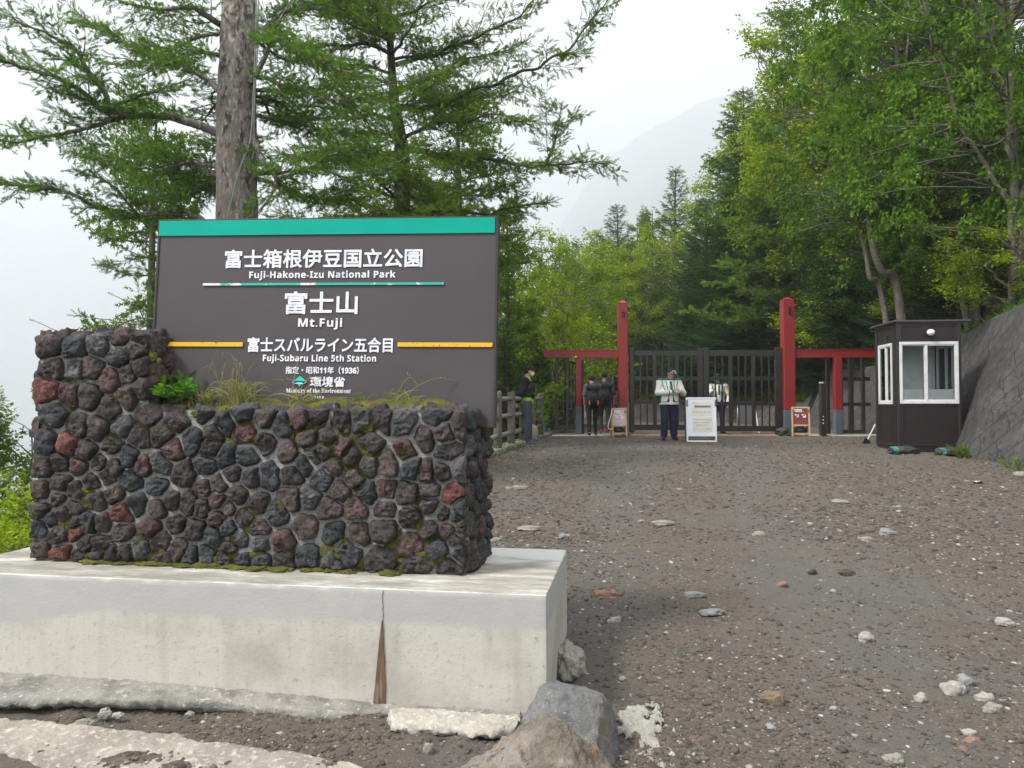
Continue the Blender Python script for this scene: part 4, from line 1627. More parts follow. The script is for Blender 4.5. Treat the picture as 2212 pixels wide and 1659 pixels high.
red_frame('red_gate_frame', 'red lacquered gate frame at the left with hikers walking under its beam', (l4(1246), l4(1329)), t4(110), (l4(557), l4(1246) + .3), (t4(562), t4(630)), (l4(862), l4(912)), t4(1070), -1, 'red gate frames')
red_frame('red_gate_frame', 'red lacquered gate frame at the right beside the guard booth', (l5(673), l5(757)), t5(68), (l5(757) - .3, l5(1372) + 36), (t5(463), t5(525)), (l5(1062), l5(1115)), t5(920), 1, 'red gate frames')


def gate_leaf(label, st, rails, bars, wide, fx_, fz_, yo=0.0, ext=None):
    """Metal leaf: two stiles, horizontal rails, thin bars; coordinates are picture columns and rows."""
    xm = (gx_(fx_(st[0][0])) + gx_(fx_(st[1][1]))) / 2
    g = thing('gate_leaf', label, 'gate leaf', (xm, GYP + yo, gb), group='dark metal gate leaves')
    X = lambda c_: gx_(fx_(c_)) - xm
    Z = lambda c_: gzv(fz_(c_)) - gb
    for a, b_, t, bt in st:
        q = MB()
        q.box(((X(a) + X(b_)) / 2, 0, (Z(t) + Z(bt)) / 2), (X(b_) - X(a), .10, Z(t) - Z(bt)), bev=.012)
        q.build('stile', brown_m, g)
    for (a, b_, t, bt) in rails:
        q = MB()
        q.box(((X(a) + X(b_)) / 2, 0, (Z(t) + Z(bt)) / 2), (X(b_) - X(a), .06, Z(t) - Z(bt)), bev=.006)
        q.build('rail', brown_m, g)
    for c_ in bars:
        w = .022
        q = MB()
        q.box((X(c_), -.015 - .022, (Z(wide[1]) + Z(wide[2])) / 2), (w * 1.9, .024, Z(wide[1]) - Z(wide[2])), bev=.004)
        q.build('bar', brown_m, g)
    for c_ in wide[0]:
        q = MB()
        q.box((X(c_), -.04, (Z(wide[1]) + Z(wide[2])) / 2), (.105, .05, Z(wide[1]) - Z(wide[2])), bev=.006)
        q.build('bar', brown_m, g)
    return g


gate_leaf('closed dark metal gate leaf behind the guard in the white jacket', [(1345, 1390, 545, 1300), (1962, 2011, 545, 1300)],
          [(1390, 1962, 568, 612), (1390, 1962, 798, 834), (1390, 1962, 1014, 1045), (1390, 1962, 1232, 1282)], [1445, 1505, 1645, 1705, 1845, 1905], ([1573, 1773], 613, 1231), l4, t4)
gate_leaf('closed dark metal gate leaf right of the middle with a masked guard behind it', [(78, 119, 452, 1108), (616, 666, 449, 1108)],
          [(119, 616, 470, 513), (119, 616, 670, 697), (119, 616, 858, 886), (119, 616, 1040, 1082)], [165, 218, 340, 393, 515, 570], ([280, 452], 514, 1039), l5, t5)
gate_leaf('narrow dark metal lattice at the far left under the red beam', [(678, 706, 632, 1265), (770, 800, 632, 1265)],
          [(640, 678, 795, 828), (706, 770, 795, 828), (800, 862, 795, 828), (640, 678, 1003, 1035), (706, 770, 1003, 1035), (800, 862, 1003, 1035), (706, 770, 1233, 1265), (800, 862, 1233, 1265)], [], ([], 700, 1200), l4, t4)
gate_leaf('narrow dark metal lattice right of the short red post beside the booth', [(1172, 1206, 527, 1098), (1266, 1292, 527, 1098)],
          [(1116, 1172, 672, 700), (1206, 1266, 672, 700), (1292, 1334, 672, 700), (1116, 1172, 864, 890), (1206, 1266, 864, 890), (1292, 1334, 864, 890), (1116, 1172, 1070, 1097), (1206, 1266, 1070, 1097)], [], ([], 540, 1080), l5, t5)


def open_door(label, hinge_px, fn, tf, top, bot, length, side):
    """A wicket door swung open away from the viewer."""
    h = P(fn(hinge_px), 876, GYP + .12)
    zt, zb = gzv(tf(top)) - gb, gzv(tf(bot)) - gb
    g = thing('wicket_gate', label, 'wicket gate', (h.x, h.y, gb), (0, 0, side), group='open wicket gates')
    for x in (0.035, length):
        q = MB()
        q.box((x, 0, (zt + zb) / 2), (.07, .06, zt - zb), bev=.006)
        q.build('stile', brown_m, g)
    for z in (zt - .03, zb + .05, zb + (zt - zb) * .42):
        q = MB()
        q.box((length / 2, 0, z), (length - .07, .045, .06), bev=.005)
        q.build('rail', brown_m, g)
    for k in range(1, 6):
        q = MB()
        q.box((.035 + (length - .035) * k / 6, -.034, (zt + zb) / 2), (.022, .02, zt - zb - .1))
        q.build('bar', brown_m, g)


open_door('wicket gate swung open behind the left lattice', 770, l4, t4, 652, 1280, 1.25, math.radians(62))
open_door('wicket gate swung open behind the right lattice', 1122, l5, t5, 540, 1110, 1.2, math.radians(72))
for (a, b_, fn, tf, t, bt, lab) in ((915, 943, l4, t4, 640, 1302, 'thin dark upright behind the short red post at the left'), (1030, 1058, l5, t5, 540, 1112, 'thin dark upright left of the short red post by the booth')):
    x0, x1 = gx_(fn(a)), gx_(fn(b_))
    q = MB()
    q.box((0, 0, (gzv(tf(t)) - gb) / 2), (x1 - x0, .09, gzv(tf(t)) - gb), bev=.008)
    for z in (.35, 1.0, 1.6):
        q.box((0, -.055, z), (x1 - x0 - .02, .02, .05))
    tag(q.build('gate_jamb', brown_m, loc=((x0 + x1) / 2, GYP + .25, gb)), lab, 'gate jamb')

# dark bollard with buttons
bx0, bx1 = gx_(l5(952), 20.2), gx_(l5(998), 20.2)
q = MB()
bh = gzv(t5(712), 20.2) - gb
q.box((0, 0, bh / 2 - .03), (bx1 - bx0 - .02, .16, bh + .0), bev=.012)
bol = thing('bollard', 'slim dark metal bollard with three small white buttons right of the wooden board', 'bollard', ((bx0 + bx1) / 2, 20.2, gb))
q.build('shaft', brown_m, bol)
q = MB()
q.box((-.03, .0, bh - .01), (.09, .10, .035), bev=.008)
q.build('cap', mat('cap_white', (.6, .62, .63), .5), bol)
q = MB()
for k in range(3):
    q.box((-.02, -.085, bh - .92 - k * .09), (.025, .02, .03), bev=.005)
q.build('button', mat('button_white', (.7, .7, .7), .5), bol)

# threshold slabs: concrete wickets, reddish paving under the closed leaves
mb = MB()
mb.box(((gx_(l4(640)) + gx_(l4(1250))) / 2, GYP + .15, gb - .035), (gx_(l4(1250)) - gx_(l4(640)), 1.5, .12), bev=.02)
mb.box(((gx_(l5(780)) + gx_(l5(1420))) / 2, GYP + .15, gb - .035), (gx_(l5(1420)) - gx_(l5(780)), 1.5, .12), bev=.02)
tag(mb.build('threshold', mat('threshold_concrete', (.36, .355, .34), .9, vary=[(4, (.25, .245, .23), .48, .64)], bump=(50, .4, .006))), 'grey concrete threshold slabs under the side passages', 'threshold', kind='structure')
mb = MB()
mb.box(((gx_(l4(1335)) + gx_(l5(668))) / 2, GYP - .05, gb - .03), (gx_(l5(668)) - gx_(l4(1335)), 1.15, .11), bev=.02)
tag(mb.build('gate_paving', mat('reddish_paving', (.34, .185, .115), .85, vary=[(3, (.25, .15, .10), .48, .64), (18, (.42, .27, .18), .55, .68)], bump=(50, .4, .006))), 'strip of orange-brown paving under the closed gate', 'paving', kind='structure')

# ------------------------------------------------------------------ guard booth
bc = P(1941.5, 969, 14.0)
bz = gz(bc.x + .5, bc.y + .4)
booth = thing('guard_booth', 'dark brown metal guard booth with white framed windows and a globe lamp', 'booth', (bc.x, bc.y, bz), (0, 0, math.radians(-6.5)))
BW, BD, BH = 1.115, 1.10, P(1106, 692, 14.0).z - bz
booth_m = mat('booth_brown', (.017, .012, .013), .5, vary=[(3, (.022, .016, .017), .45, .65), (14, (.03, .024, .023), .6, .75)], spec=.35, bump=(60, .04, .004))
booth_trim = mat('booth_trim', (.022, .016, .018), .4, spec=.5)
alu_m = mat('window_white_metal', (.62, .63, .64), .4, vary=[(5, (.52, .53, .54), .45, .65)], spec=.5)
inner_m = mat('booth_lining', (.74, .75, .73), .7, vary=[(8, (.66, .67, .65), .4, .65)])
glass_m = bpy.data.materials.new('booth_glass')
glass_m.use_nodes = True
gn, gl = glass_m.node_tree.nodes, glass_m.node_tree.links
gn.remove(gn['Principled BSDF'])
g_tr, g_gl, g_mx, g_fr = gn.new('ShaderNodeBsdfTransparent'), gn.new('ShaderNodeBsdfGlossy'), gn.new('ShaderNodeMixShader'), gn.new('ShaderNodeFresnel')
g_tr.inputs[0].default_value = (.95, .97, .97, 1)
g_gl.inputs['Roughness'].default_value = .02
g_fr.inputs[0].default_value = 1.3
gl.new(g_fr.outputs[0], g_mx.inputs[0])
gl.new(g_tr.outputs[0], g_mx.inputs[1])
gl.new(g_gl.outputs[0], g_mx.inputs[2])
gl.new(g_mx.outputs[0], gn['Material Output'].inputs['Surface'])
k5 = .2864 / F_PX * 14.0                       # metres per pixel of the booth close-up
fz = lambda cy: P(1106, t5(cy), 14.0).z - bz
fxb = lambda cx: (l5(cx) - 1941.5) / F_PX * 14.0 + .02
ZB = .06
# window openings (local)
wx0, wx1, wz0, wz1 = fxb(1558), fxb(1970), fz(868), fz(412)
sy0, sy1 = .26, .92                            # side window along the depth
T = .05


def wall_panel(mb_, axis_, x0, x1, z0, z1, hole=None):
    """Wall with an optional rectangular hole; axis 'x' runs along the front, 'y' along the side."""
    def put(a0, a1, c0, c1):
        if a1 - a0 < .001 or c1 - c0 < .001:
            return
        if axis_[0] == 'x':
            mb_.box(((a0 + a1) / 2, axis_[1], (c0 + c1) / 2), (a1 - a0, T, c1 - c0))
        else:
            mb_.box((axis_[1], (a0 + a1) / 2, (c0 + c1) / 2), (T, a1 - a0, c1 - c0))
    if hole is None:
        put(x0, x1, z0, z1)
    else:
        h0, h1, g0, g1 = hole
        put(x0, x1, z0, g0)
        put(x0, x1, g1, z1)
        put(x0, h0, g0, g1)
        put(h1, x1, g0, g1)


mb = MB()
wall_panel(mb, ('x', T / 2), T, BW - T, ZB, BH - .06, (wx0, wx1, wz0, wz1))
wall_panel(mb, ('y', T / 2), T, BD - T, ZB, BH - .06, (sy0, sy1, wz0 - .01, wz1 - .0))
wall_panel(mb, ('y', BW - T / 2), T, BD - T, ZB, BH - .06, (.25, .95, wz0, wz1))
wall_panel(mb, ('x', BD - T / 2), T, BW - T, ZB, BH - .06)
mb.build('wall', booth_m, booth)
mb = MB()                                        # corner posts and panel mouldings
for x, y in ((.022, .022), (BW - .022, .022), (.022, BD - .022), (BW - .022, BD - .022)):
    mb.box((x, y, (ZB + BH) / 2 - .02), (.066, .066, BH - ZB - .05), bev=.008)


def moulding(mb_, face, a0, a1, c0, c1, w=.022):
    for (p, q_, r, s) in ((a0, a1, c0, c0 + w), (a0, a1, c1 - w, c1), (a0, a0 + w, c0 + w, c1 - w), (a1 - w, a1, c0 + w, c1 - w)):
        if face == 'f':
            mb_.box(((p + q_) / 2, -.006, (r + s) / 2), (q_ - p, .016, s - r), bev=.003)
        else:
            mb_.box((-.006, (p + q_) / 2, (r + s) / 2), (.016, q_ - p, s - r), bev=.003)


moulding(mb, 'f', fxb(1562), fxb(1958), fz(402), fz(280))
moulding(mb, 'f', fxb(1566), fxb(1984), fz(1190), fz(880))
moulding(mb, 's', .09, BD - .09, fz(1190), fz(880))
moulding(mb, 's', .09, BD - .09, fz(402), fz(285))
mb.box((BW / 2, .03, .03), (BW, .05, .07), bev=.006)
mb.box((.03, BD / 2, .03), (.05, BD - .12, .07), bev=.006)
mb.box((BW - .03, BD / 2, .03), (.05, BD - .12, .07), bev=.006)
mb.build('trim', booth_trim, booth)
mb = MB()
mb.box((BW / 2 + .05, BD / 2, BH - .02), (BW + .26, BD + .10, .035), bev=.006)
mb.box((BW / 2, BD / 2, BH - .05), (BW + .02, BD + .02, .03), bev=.004)
roof = mb.build('roof', mat('roof_metal', (.055, .052, .052), .45, spec=.5), booth)
q = MB()
ring_ = [(0 + .018 * math.cos(a), 0, BH + .02 + .018 * math.sin(a)) for a in np.linspace(0, 2 * math.pi, 14)]
q.tube(ring_, .005, 6)
q.box((0, 0, BH + .0), (.05, .05, .008))
q.build('lifting_eye', booth_trim, roof)
mb = MB()
mb.box((BW / 2, BD / 2, ZB + .015), (BW - 2 * T - .004, BD - 2 * T - .004, .03))
mb.build('floor', inner_m, booth)
mb = MB()                                        # pale interior lining
L_ = T + .006
mb.box((BW / 2, BD - L_, 1.2), (BW - 2 * T - .03, .008, 2.2))
for y0_, y1_, z0_, z1_ in ((T, .25, ZB, 2.3), (.95, BD - T, ZB, 2.3), (.25, .95, ZB, wz0), (.25, .95, wz1, 2.3)):
    mb.box((BW - L_, (y0_ + y1_) / 2, (z0_ + z1_) / 2), (.008, y1_ - y0_ - .01, z1_ - z0_))
for y0_, y1_, z0_, z1_ in ((T, .26, ZB, 2.3), (.92, BD - T, ZB, 2.3), (.26, .92, ZB, wz0 - .01), (.26, .92, wz1, 2.3)):
    mb.box((L_, (y0_ + y1_) / 2, (z0_ + z1_) / 2), (.008, y1_ - y0_ - .01, z1_ - z0_))
mb.box((BW / 2, L_, .62), (BW - 2 * T - .03, .008, 1.1))
mb.box((BW / 2, BD / 2, BH - .075), (BW - .12, BD - .12, .012))
mb.box((BW / 2, .19, wz0 - .015), (BW - 2 * T - .02, .26, .03), bev=.006)
mb.box((.2, BD / 2, wz0 - .02), (.22, BD - .5, .03), bev=.006)
mb.build('lining', inner_m, booth)


def window(name, face, a0, a1, c0, c1, off):
    fr = MB()
    w = .042

    def bx(p, q_, r, s, d=.05, o=0.0):
        if face == 'f':
            fr.box(((p + q_) / 2, off + o, (r + s) / 2), (q_ - p, d, s - r), bev=.004)
        else:
            fr.box((off + o, (p + q_) / 2, (r + s) / 2), (d, q_ - p, s - r), bev=.004)
    bx(a0 - .012, a1 + .012, c0 - .012, c0 + w)
    bx(a0 - .012, a1 + .012, c1 - w, c1 + .012)
    bx(a0 - .012, a0 + w, c0 + w, c1 - w)
    bx(a1 - w, a1 + .012, c0 + w, c1 - w)
    m_ = a0 + (a1 - a0) * .46
    bx(m_ - .02, m_ + .02, c0 + w, c1 - w, .042)
    for p, q_, o in ((a0 + w, m_ - .02, .012), (m_ + .02, a1 - w, -.006)):
        bx(p, q_, c0 + w, c0 + w + .022, .022, o)
        bx(p, q_, c1 - w - .022, c1 - w, .022, o)
        bx(q_ - .018, q_, c0 + w + .022, c1 - w - .022, .022, o)
    f_ = fr.build('window', alu_m, booth)
    q_ = MB()
    for p, r, o in ((a0 + w, m_ - .02, .012), (m_ + .02, a1 - w - .02, -.006)):
        if face == 'f':
            q_.box(((p + r) / 2, off + o, (c0 + c1) / 2), (r - p, .005, c1 - c0 - 2 * w))
        else:
            q_.box((off + o, (p + r) / 2, (c0 + c1) / 2), (.005, r - p, c1 - c0 - 2 * w))
    q_.build('pane', glass_m, f_)
    return f_


window('w', 'f', wx0, wx1, wz0, wz1, .006)
window('w', 's', sy0, sy1, wz0 - .01, wz1, .006)
window('w', 's', .25, .95, wz0, wz1, BW - .006)
q = MB()
for k in range(6):
    q.box((-.016, .50, fz(390) + .022 * k), (.02, .15, .008), Matrix.Rotation(.5, 3, 'Y'))
q.box((-.004, .50, fz(368)), (.012, .19, .17), bev=.004)
q.build('vent', booth_trim, booth)
q = MB()
V, F = ICO[3]
q.add(V * np.array([.068, .06, .062]) + np.array([fxb(1772), -.065, fz(340)]), F)
lampo = q.build('globe_lamp', mat('opal_glass', (.74, .73, .67), .25, spec=.5), booth, smooth=True)
q = MB()
q.tube([(fxb(1772), .0, fz(340)), (fxb(1772), -.025, fz(340))], .045, 16)
q.build('lamp_base', booth_trim, lampo)
mb = MB()
for x in (.12, BW - .15):
    for y in (.1, BD - .1):
        mb.box((x, y, -.02), (.12, .12, .1))
mb.build('foot', mat('booth_foot', (.06, .055, .05), .9), booth)
# loose things on the booth's counter
Mb = booth.matrix_basis


def in_booth(x, y, z):
    return Mb @ Vector((x, y, z)) if False else Matrix.Translation(booth.location) @ booth.rotation_euler.to_matrix().to_4x4() @ Vector((x, y, z))


q = MB()
q.box((0, 0, .02), (.25, .14, .035), Matrix.Rotation(.12, 3, 'X'), bev=.01)
q.box((.01, .0, .045), (.2, .11, .02), Matrix.Rotation(-.1, 3, 'Y'), bev=.008)
tag(q.build('folded_vest', mat('safety_yellow', (.62, .66, .03), .7), loc=in_booth(fxb(1885), .2, wz0)), 'folded yellow safety cloth on the booth window counter', 'cloth')
q = MB()
pr = [(0, .0), (.032, .0), (.034, .01), (.034, .12), (.03, .15), (.014, .175), (.014, .2), (0, .2)]
q.tube([(0, 0, z) for _, z in pr], [max(r, .001) for r, _ in pr], 14)
tag(q.build('bottle', mat('bottle_pale', (.55, .60, .62), .2, spec=.6), smooth=True, loc=in_booth(fxb(1740), .2, wz0)), 'small pale bottle on the booth window counter', 'bottle')
q = MB()
q.box((0, 0, .04), (.07, .06, .08), bev=.015)
q.tube([(0, 0, .08), (0, 0, .1)], .02, 10)
tag(q.build('desk_clock', mat('clock_dark', (.06, .06, .07), .4), loc=in_booth(fxb(1700), .2, wz0)), 'small dark clock left of the bottle on the booth counter', 'clock')

# sandbags under the booth
bag_m = mat('black_bag', (.028, .033, .033), .45, spec=.5, vary=[(14, (.05, .058, .056), .5, .66)], bump=(30, .5, .02))
teal_m = mat('teal_band', (.05, .21, .19), .7)


def sandbag(x, y, sx, sy, sz, label, seed, teal=True, Y=None, z=None):
    q_ = MB()
    V_, F_ = ICO[4]
    S_ = np.sign(V_) * np.abs(V_) ** .75
    n_ = fbm(V_ * 3 + seed, 4, seed)
    W_ = S_ * np.array([sx, sy, sz]) * (1 + .20 * n_)[:, None]
    W_[:, 2] += sz * .75
    mi = np.zeros(len(F_), int)
    if teal:
        cx = V_[F_].mean(1)[:, 0]
        mi = ((cx < -.42) & (cx > -.72) & (fbm(V_[F_].mean(1) * 4, 2, seed) > -.25)).astype(int)
    q_.add(W_, F_[mi == 0])
    if (mi == 1).any():
        q_.add(W_, F_[mi == 1], mi=1)
    o_ = q_.build('sandbag', [bag_m, teal_m], smooth=True, loc=(x, y, gz(x, y) if z is None else z))
    return tag(o_, label, 'sandbag', 'black sandbags')


q1, q2 = P(l5(1580), 975, 13.75), P(l5(1925), 978, 13.45)
sandbag(q1.x, 13.75, .27, .15, .08, 'black sandbag with a teal tie under the left corner of the booth', 3)
sandbag(q2.x, 13.45, .22, .15, .085, 'black sandbag with a teal tie under the right corner of the booth', 8)
q3 = P(l5(705), 940, 20.3)
sandbag(q3.x - .05, 20.25, .24, .2, .13, 'black bag slumped at the foot of the right red post', 14, False)

# shovel leaning beside the booth
q = MB()
a, b_ = P(l5(1372), t5(1030), 16.6), P(l5(1300), t5(1140), 16.4)
b_.z = gz(b_.x, b_.y) + .02
q.tube([a, a + (b_ - a) * .8], .014, 8)
sh = thing('shovel', 'shovel with a pale handle lying against the left side of the booth', 'shovel')
q.build('handle', alu_m, sh)
q = MB()
d_ = (b_ - a)
q.bar(a + d_ * .79, b_ + d_ * .06, .16, .03, .008)
q.build('blade', booth_trim, sh)
# litter
q = MB()
cl = P(2112, 1027, 10.2)
n = 8
a_, b2 = np.meshgrid(np.linspace(-.06, .06, n), np.linspace(-.06, .06, n), indexing='ij')
V = np.stack([a_.ravel(), b2.ravel(), .03 + .03 * fbm(np.stack([a_.ravel() * 16, b2.ravel() * 16, 0 * a_.ravel()], 1), 2, 5)], 1)
V2 = V - np.array([0, 0, .004])
q.add(V, grid_faces(n, n))
q.add(V2, grid_faces(n, n)[:, ::-1])
tag(q.build('paper_scrap', mat('paper', (.72, .73, .72), .8), loc=(cl.x, cl.y, gz(cl.x, cl.y))), 'crumpled white paper scrap on the gravel near the retaining wall', 'litter')

# ------------------------------------------------------------------ boards
wood_m = mat('pale_pine', (.46, .31, .17), .6, stretch=(1, 1, .25), vary=[(14, (.34, .21, .11), .5, .66)])
sheet_white = mat('faded_sheet', (.70, .75, .83), .5, vary=[(3, (.62, .68, .78), .45, .65)])
paper_m = mat('faded_paper', (.66, .65, .57), .7, vary=[(5, (.58, .57, .50), .5, .66)])
frame_white = mat('white_frame', (.72, .74, .75), .4)
faded_ink = mat('faded_ink', (.36, .35, .30), .8)
arrow_m = mat('arrow_ink', (.17, .17, .20), .7, vary=[(6, (.30, .30, .34), .5, .62)])
black_bag = mat('weight_bag', (.022, .026, .028), .4, spec=.5, bump=(20, .6, .02))


def leaning_frame(x0, y0, x1, y1, Y, yaw, lean):
    """Empty standing on the ground for a board seen in the picture rectangle; returns width and height too."""
    c = P((x0 + x1) / 2, y1, Y)
    w, h = (x1 - x0) / F_PX * Y, (y1 - y0) / F_PX * Y
    z = gz(c.x, Y) + .01
    return Vector((c.x, Y, z)), w, h


loc, w, h = leaning_frame(1484, 860, 1548.5, 957, 17.0, 0, 0)
nb = thing('notice_board', 'white framed folding notice board with a left arrow standing in front of the closed gate', 'notice board', loc, (0, 0, math.radians(-5)))
R_ = Matrix.Rotation(math.radians(-6), 4, 'X')
zb_, th_ = h * .145, h


def tilt_part(q, name, m, parent, **k):
    q.xf(R_)
    return q.build(name, m, parent, **k)


q = MB()
for sx in (-1, 1):
    q.box((sx * (w / 2 - .018), 0, th_ / 2), (.036, .03, th_), bev=.008)
q.box((0, 0, th_ - .018), (w - .072, .03, .036), bev=.006)
q.box((0, 0, zb_), (w - .072, .03, .036), bev=.006)
q.box((0, 0, .018), (w - .072, .03, .036), bev=.006)
tilt_part(q, 'frame', frame_white, nb)
q = MB()
q.box((0, .0, (th_ + zb_) / 2), (w - .074, .012, th_ - zb_ - .04))
tilt_part(q, 'panel', sheet_white, nb)
for sx in (-1, 1):
    q = MB()
    q.bar((sx * (w / 2 - .02), .03, th_ - .06), (sx * (w / 2 - .02), .36, .0), .03, .025)
    q.build('rear_leg', mat('rear_leg_grey', (.16, .165, .17), .5), nb)
for (z0, z1) in ((.585, .905), (.225, .555)):
    q = MB()
    q.box((.02, -.008, (z0 + z1) / 2 * th_), (w * .66, .003, (z1 - z0) * th_))
    tilt_part(q, 'paper', paper_m, nb)
q = MB()
a0, a1, az = -.235 * w, .31 * w, .795 * th_
q.prism([(a0, az), (a0 + .05, az + .05), (a0 + .05, az + .022), (a1, az + .022), (a1, az - .022), (a0 + .05, az - .022), (a0 + .05, az - .05)][::-1], -.013, -.0095)
tilt_part(q, 'arrow', arrow_m, nb)
for body, z0, z1, s in (('Walk on the left', .655, .690, .30), ('Please present', .485, .520, .27), ('your wristband', .420, .455, .29), ('通行の方は', .355, .392, .20), ('リストバンド提示', .275, .312, .29)):
    t_ = text_mesh('lettering', body, faded_ink, nb, .02 - s * w, .02 + s * w, z0 * th_, z1 * th_, -.0105, .01, 1.0, .001)
    t_.data.transform(R_)


def wooden_board(x0, y0, x1, y1, Y, yaw, label, face, ink, fade):
    loc, w, h = leaning_frame(x0, y0, x1, y1, Y, 0, 0)
    b_ = thing('sandwich_board', label, 'sandwich board', loc, (0, 0, yaw), 'wooden sandwich boards')
    R2 = Matrix.Rotation(math.radians(-9), 4, 'X')

    def part(q, name, m):
        q.xf(R2)
        return q.build(name, m, b_)
    q = MB()
    for sx in (-1, 1):
        q.box((sx * (w / 2 - .022), 0, h / 2), (.044, .03, h), bev=.004)
    q.box((0, 0, h - .022), (w - .088, .03, .044), bev=.004)
    q.box((0, 0, h * .375), (w - .088, .03, .044), bev=.004)
    part(q, 'frame', wood_m)
    for sx in (-1, 1):
        q = MB()
        q.bar((sx * (w / 2 - .045), .05, h * .93), (sx * (w / 2 - .045), .42, 0), .036, .03, .004)
        q.build('rear_leg', wood_m, b_)
    q = MB()
    q.bar((-w / 2 + .06, .40, .06), (w / 2 - .06, .40, .06), .04, .025, .004)
    q.bar((-w / 2 + .05, .03, .07), (w / 2 - .05, .03, .07), .05, .02, .004)
    q.build('crossbar', wood_m, b_)
    q = MB()
    z0, z1 = h * .375 + .022, h - .044
    q.box((0, .0, (z0 + z1) / 2), (w - .088, .010, z1 - z0))
    part(q, 'panel', face)
    H_ = z1 - z0
    W_ = w - .1
    q = MB()
    q.box((-.16 * W_, -.0075, z1 - .09 * H_), (.55 * W_, .003, .075 * H_))
    part(q, 'heading', ink)
    q = MB()
    for k in range(4):
        q.box((-.38 * W_ + k * .14 * W_, -.0075, z1 - .19 * H_), (.105 * W_, .003, .062 * H_))
    q.box((.2 * W_, -.0075, z1 - .20 * H_), (.04 * W_, .003, .03 * H_))
    part(q, 'heading', ink)
    q = MB()
    q.box((.1 * W_, -.0075, z1 - .275 * H_), (.6 * W_, .003, .02 * H_))
    for k in range(5):
        q.box((0, -.0075, z0 + (.07 + .055 * k) * H_), ((.82 - .1 * (k % 3)) * W_, .003, .014 * H_))
    part(q, 'small_print', fade)
    # two white pictograms: a stick figure walking and one sitting, each with a speech cloud
    zc = z1 - .47 * H_
    q = MB()
    for sx in (-1, 1):
        cx = sx * .235 * W_
        a = np.linspace(0, 2 * math.pi, 17)[:-1]
        q.prism([(cx - .10 * W_ + .085 * W_ * math.cos(t), zc + .075 * H_ + .04 * H_ * math.sin(t)) for t in a[::-1]], -.009, -.0055)
        q.prism([(cx + .075 * W_ + .032 * W_ * math.cos(t), zc + .085 * H_ + .026 * H_ * math.sin(t)) for t in a[::-1]], -.009, -.0055)
        if sx < 0:
            for p0, p1, ww in (((.07, .06), (.03, -.02), .05), ((.03, -.02), (.10, -.10), .035), ((.03, -.02), (-.07, -.10), .035), ((.07, .04), (.15, .0), .025), ((.06, .04), (-.02, .02), .025)):
                q.bar((cx + p0[0] * W_, -.0075, zc + p0[1] * H_ * .9), (cx + p1[0] * W_, -.0075, zc + p1[1] * H_ * .9), ww * W_, .003)
        else:
            q.prism([(cx - .10 * W_, zc - .095 * H_), (cx - .08 * W_, zc - .02 * H_), (cx + .03 * W_, zc - .01 * H_), (cx + .06 * W_, zc + .055 * H_), (cx + .11 * W_, zc + .05 * H_), (cx + .14 * W_, zc - .095 * H_)], -.009, -.0055)
    part(q, 'pictogram', ink)
    q = MB()
    V_, F_ = ICO[3]
    q.add(V_ * np.array([w * .36, .10, h * .12]) * (1 + .15 * fbm(V_ * 3, 3, 5))[:, None] + np.array([0, .16, h * .22]), F_)
    q.build('weight_bag', black_bag, b_, smooth=True)
    return b_


ink_w = mat('board_white', (.70, .66, .66), .6)
wooden_board(1322, 879, 1355.5, 940.5, 19.8, math.radians(2), 'wooden sandwich board with a faded lilac face at the foot of the left red post',
             mat('faded_lilac', (.47, .38, .43), .6), ink_w, mat('lilac_print', (.56, .48, .52), .6))
wb = wooden_board(1712, 883, 1750, 948, 19.6, math.radians(-14), 'wooden sandwich board with a maroon face at the foot of the right red post',
                  mat('maroon_face', (.155, .022, .030), .55), ink_w, mat('maroon_print', (.27, .10, .11), .6))
# pale rope hanging beside the lilac board
q = MB()
q.tube(catmull([np.array(P(*p)) for p in ((1322, 886, 19.78), (1319, 900, 19.76), (1314, 918, 19.75), (1316, 927, 19.75), (1324, 926, 19.74))], 6), .012, 6)
tag(q.build('rope', mat('rope_white', (.6, .6, .52), .8), smooth=True), 'loop of pale rope hanging on the lilac wooden board', 'rope')

# grey back of another board behind the closed right leaf
c = P(1613, 940, 22.4)
fb = thing('folding_sign', 'grey back of a folding sign with white legs behind the right gate leaf', 'sign', (c.x, 22.4, gz(c.x, 22.4)), (0, 0, .05))
q = MB()
q.box((0, .10, .60), (.52, .02, .66), Matrix.Rotation(.09, 3, 'X'), bev=.01)
q.build('panel', mat('aluminium_grey', (.20, .215, .225), .45), fb)
for sx in (-1, 1):
    q = MB()
    q.bar((sx * .26, .0, .74), (sx * .29, -.22, 0), .035, .03, .006)
    q.build('leg', frame_white, fb)
q = MB()
q.bar((-.28, -.2, .05), (.28, -.2, .05), .03, .03, .004, up=(0, 0, 1))
q.build('crossbar', frame_white, fb)

# trekking pole and a standing stone by the fence
a, b_ = P(1168.5, 882.5, 18.3), P(1181.5, 939, 18.0)
b_.z = gz(b_.x, 18.0) + .01
pole = thing('trekking_pole', 'blue trekking pole leaning against the log fence', 'trekking pole')
q = MB()
q.tube([a, a + (b_ - a) * .4, a + (b_ - a) * .95, b_], [.012, .010, .008, .004], 8)
q.build('shaft', mat('pole_blue', (.03, .10, .26), .4), pole)
q = MB()
q.tube([a + (a - b_).normalized() * .10, a + (b_ - a) * .02], [.018, .015], 8)
q.build('grip', lampm, pole)
c = P(1152, 940, 17.6)
mb = MB()
blob(mb, (0, 0, .16), (.11, .10, .24), 81, .14, 4)
tag(mb.build('standing_stone', mat('buff_stone', (.30, .27, .21), .95, vary=[(8, (.2, .18, .14), .5, .65)], bump=(30, .8, .02)), smooth=True, loc=(c.x, 17.6, gz(c.x, 17.6))),
    'small upright buff stone by the fence behind the man in the vest', 'stone')


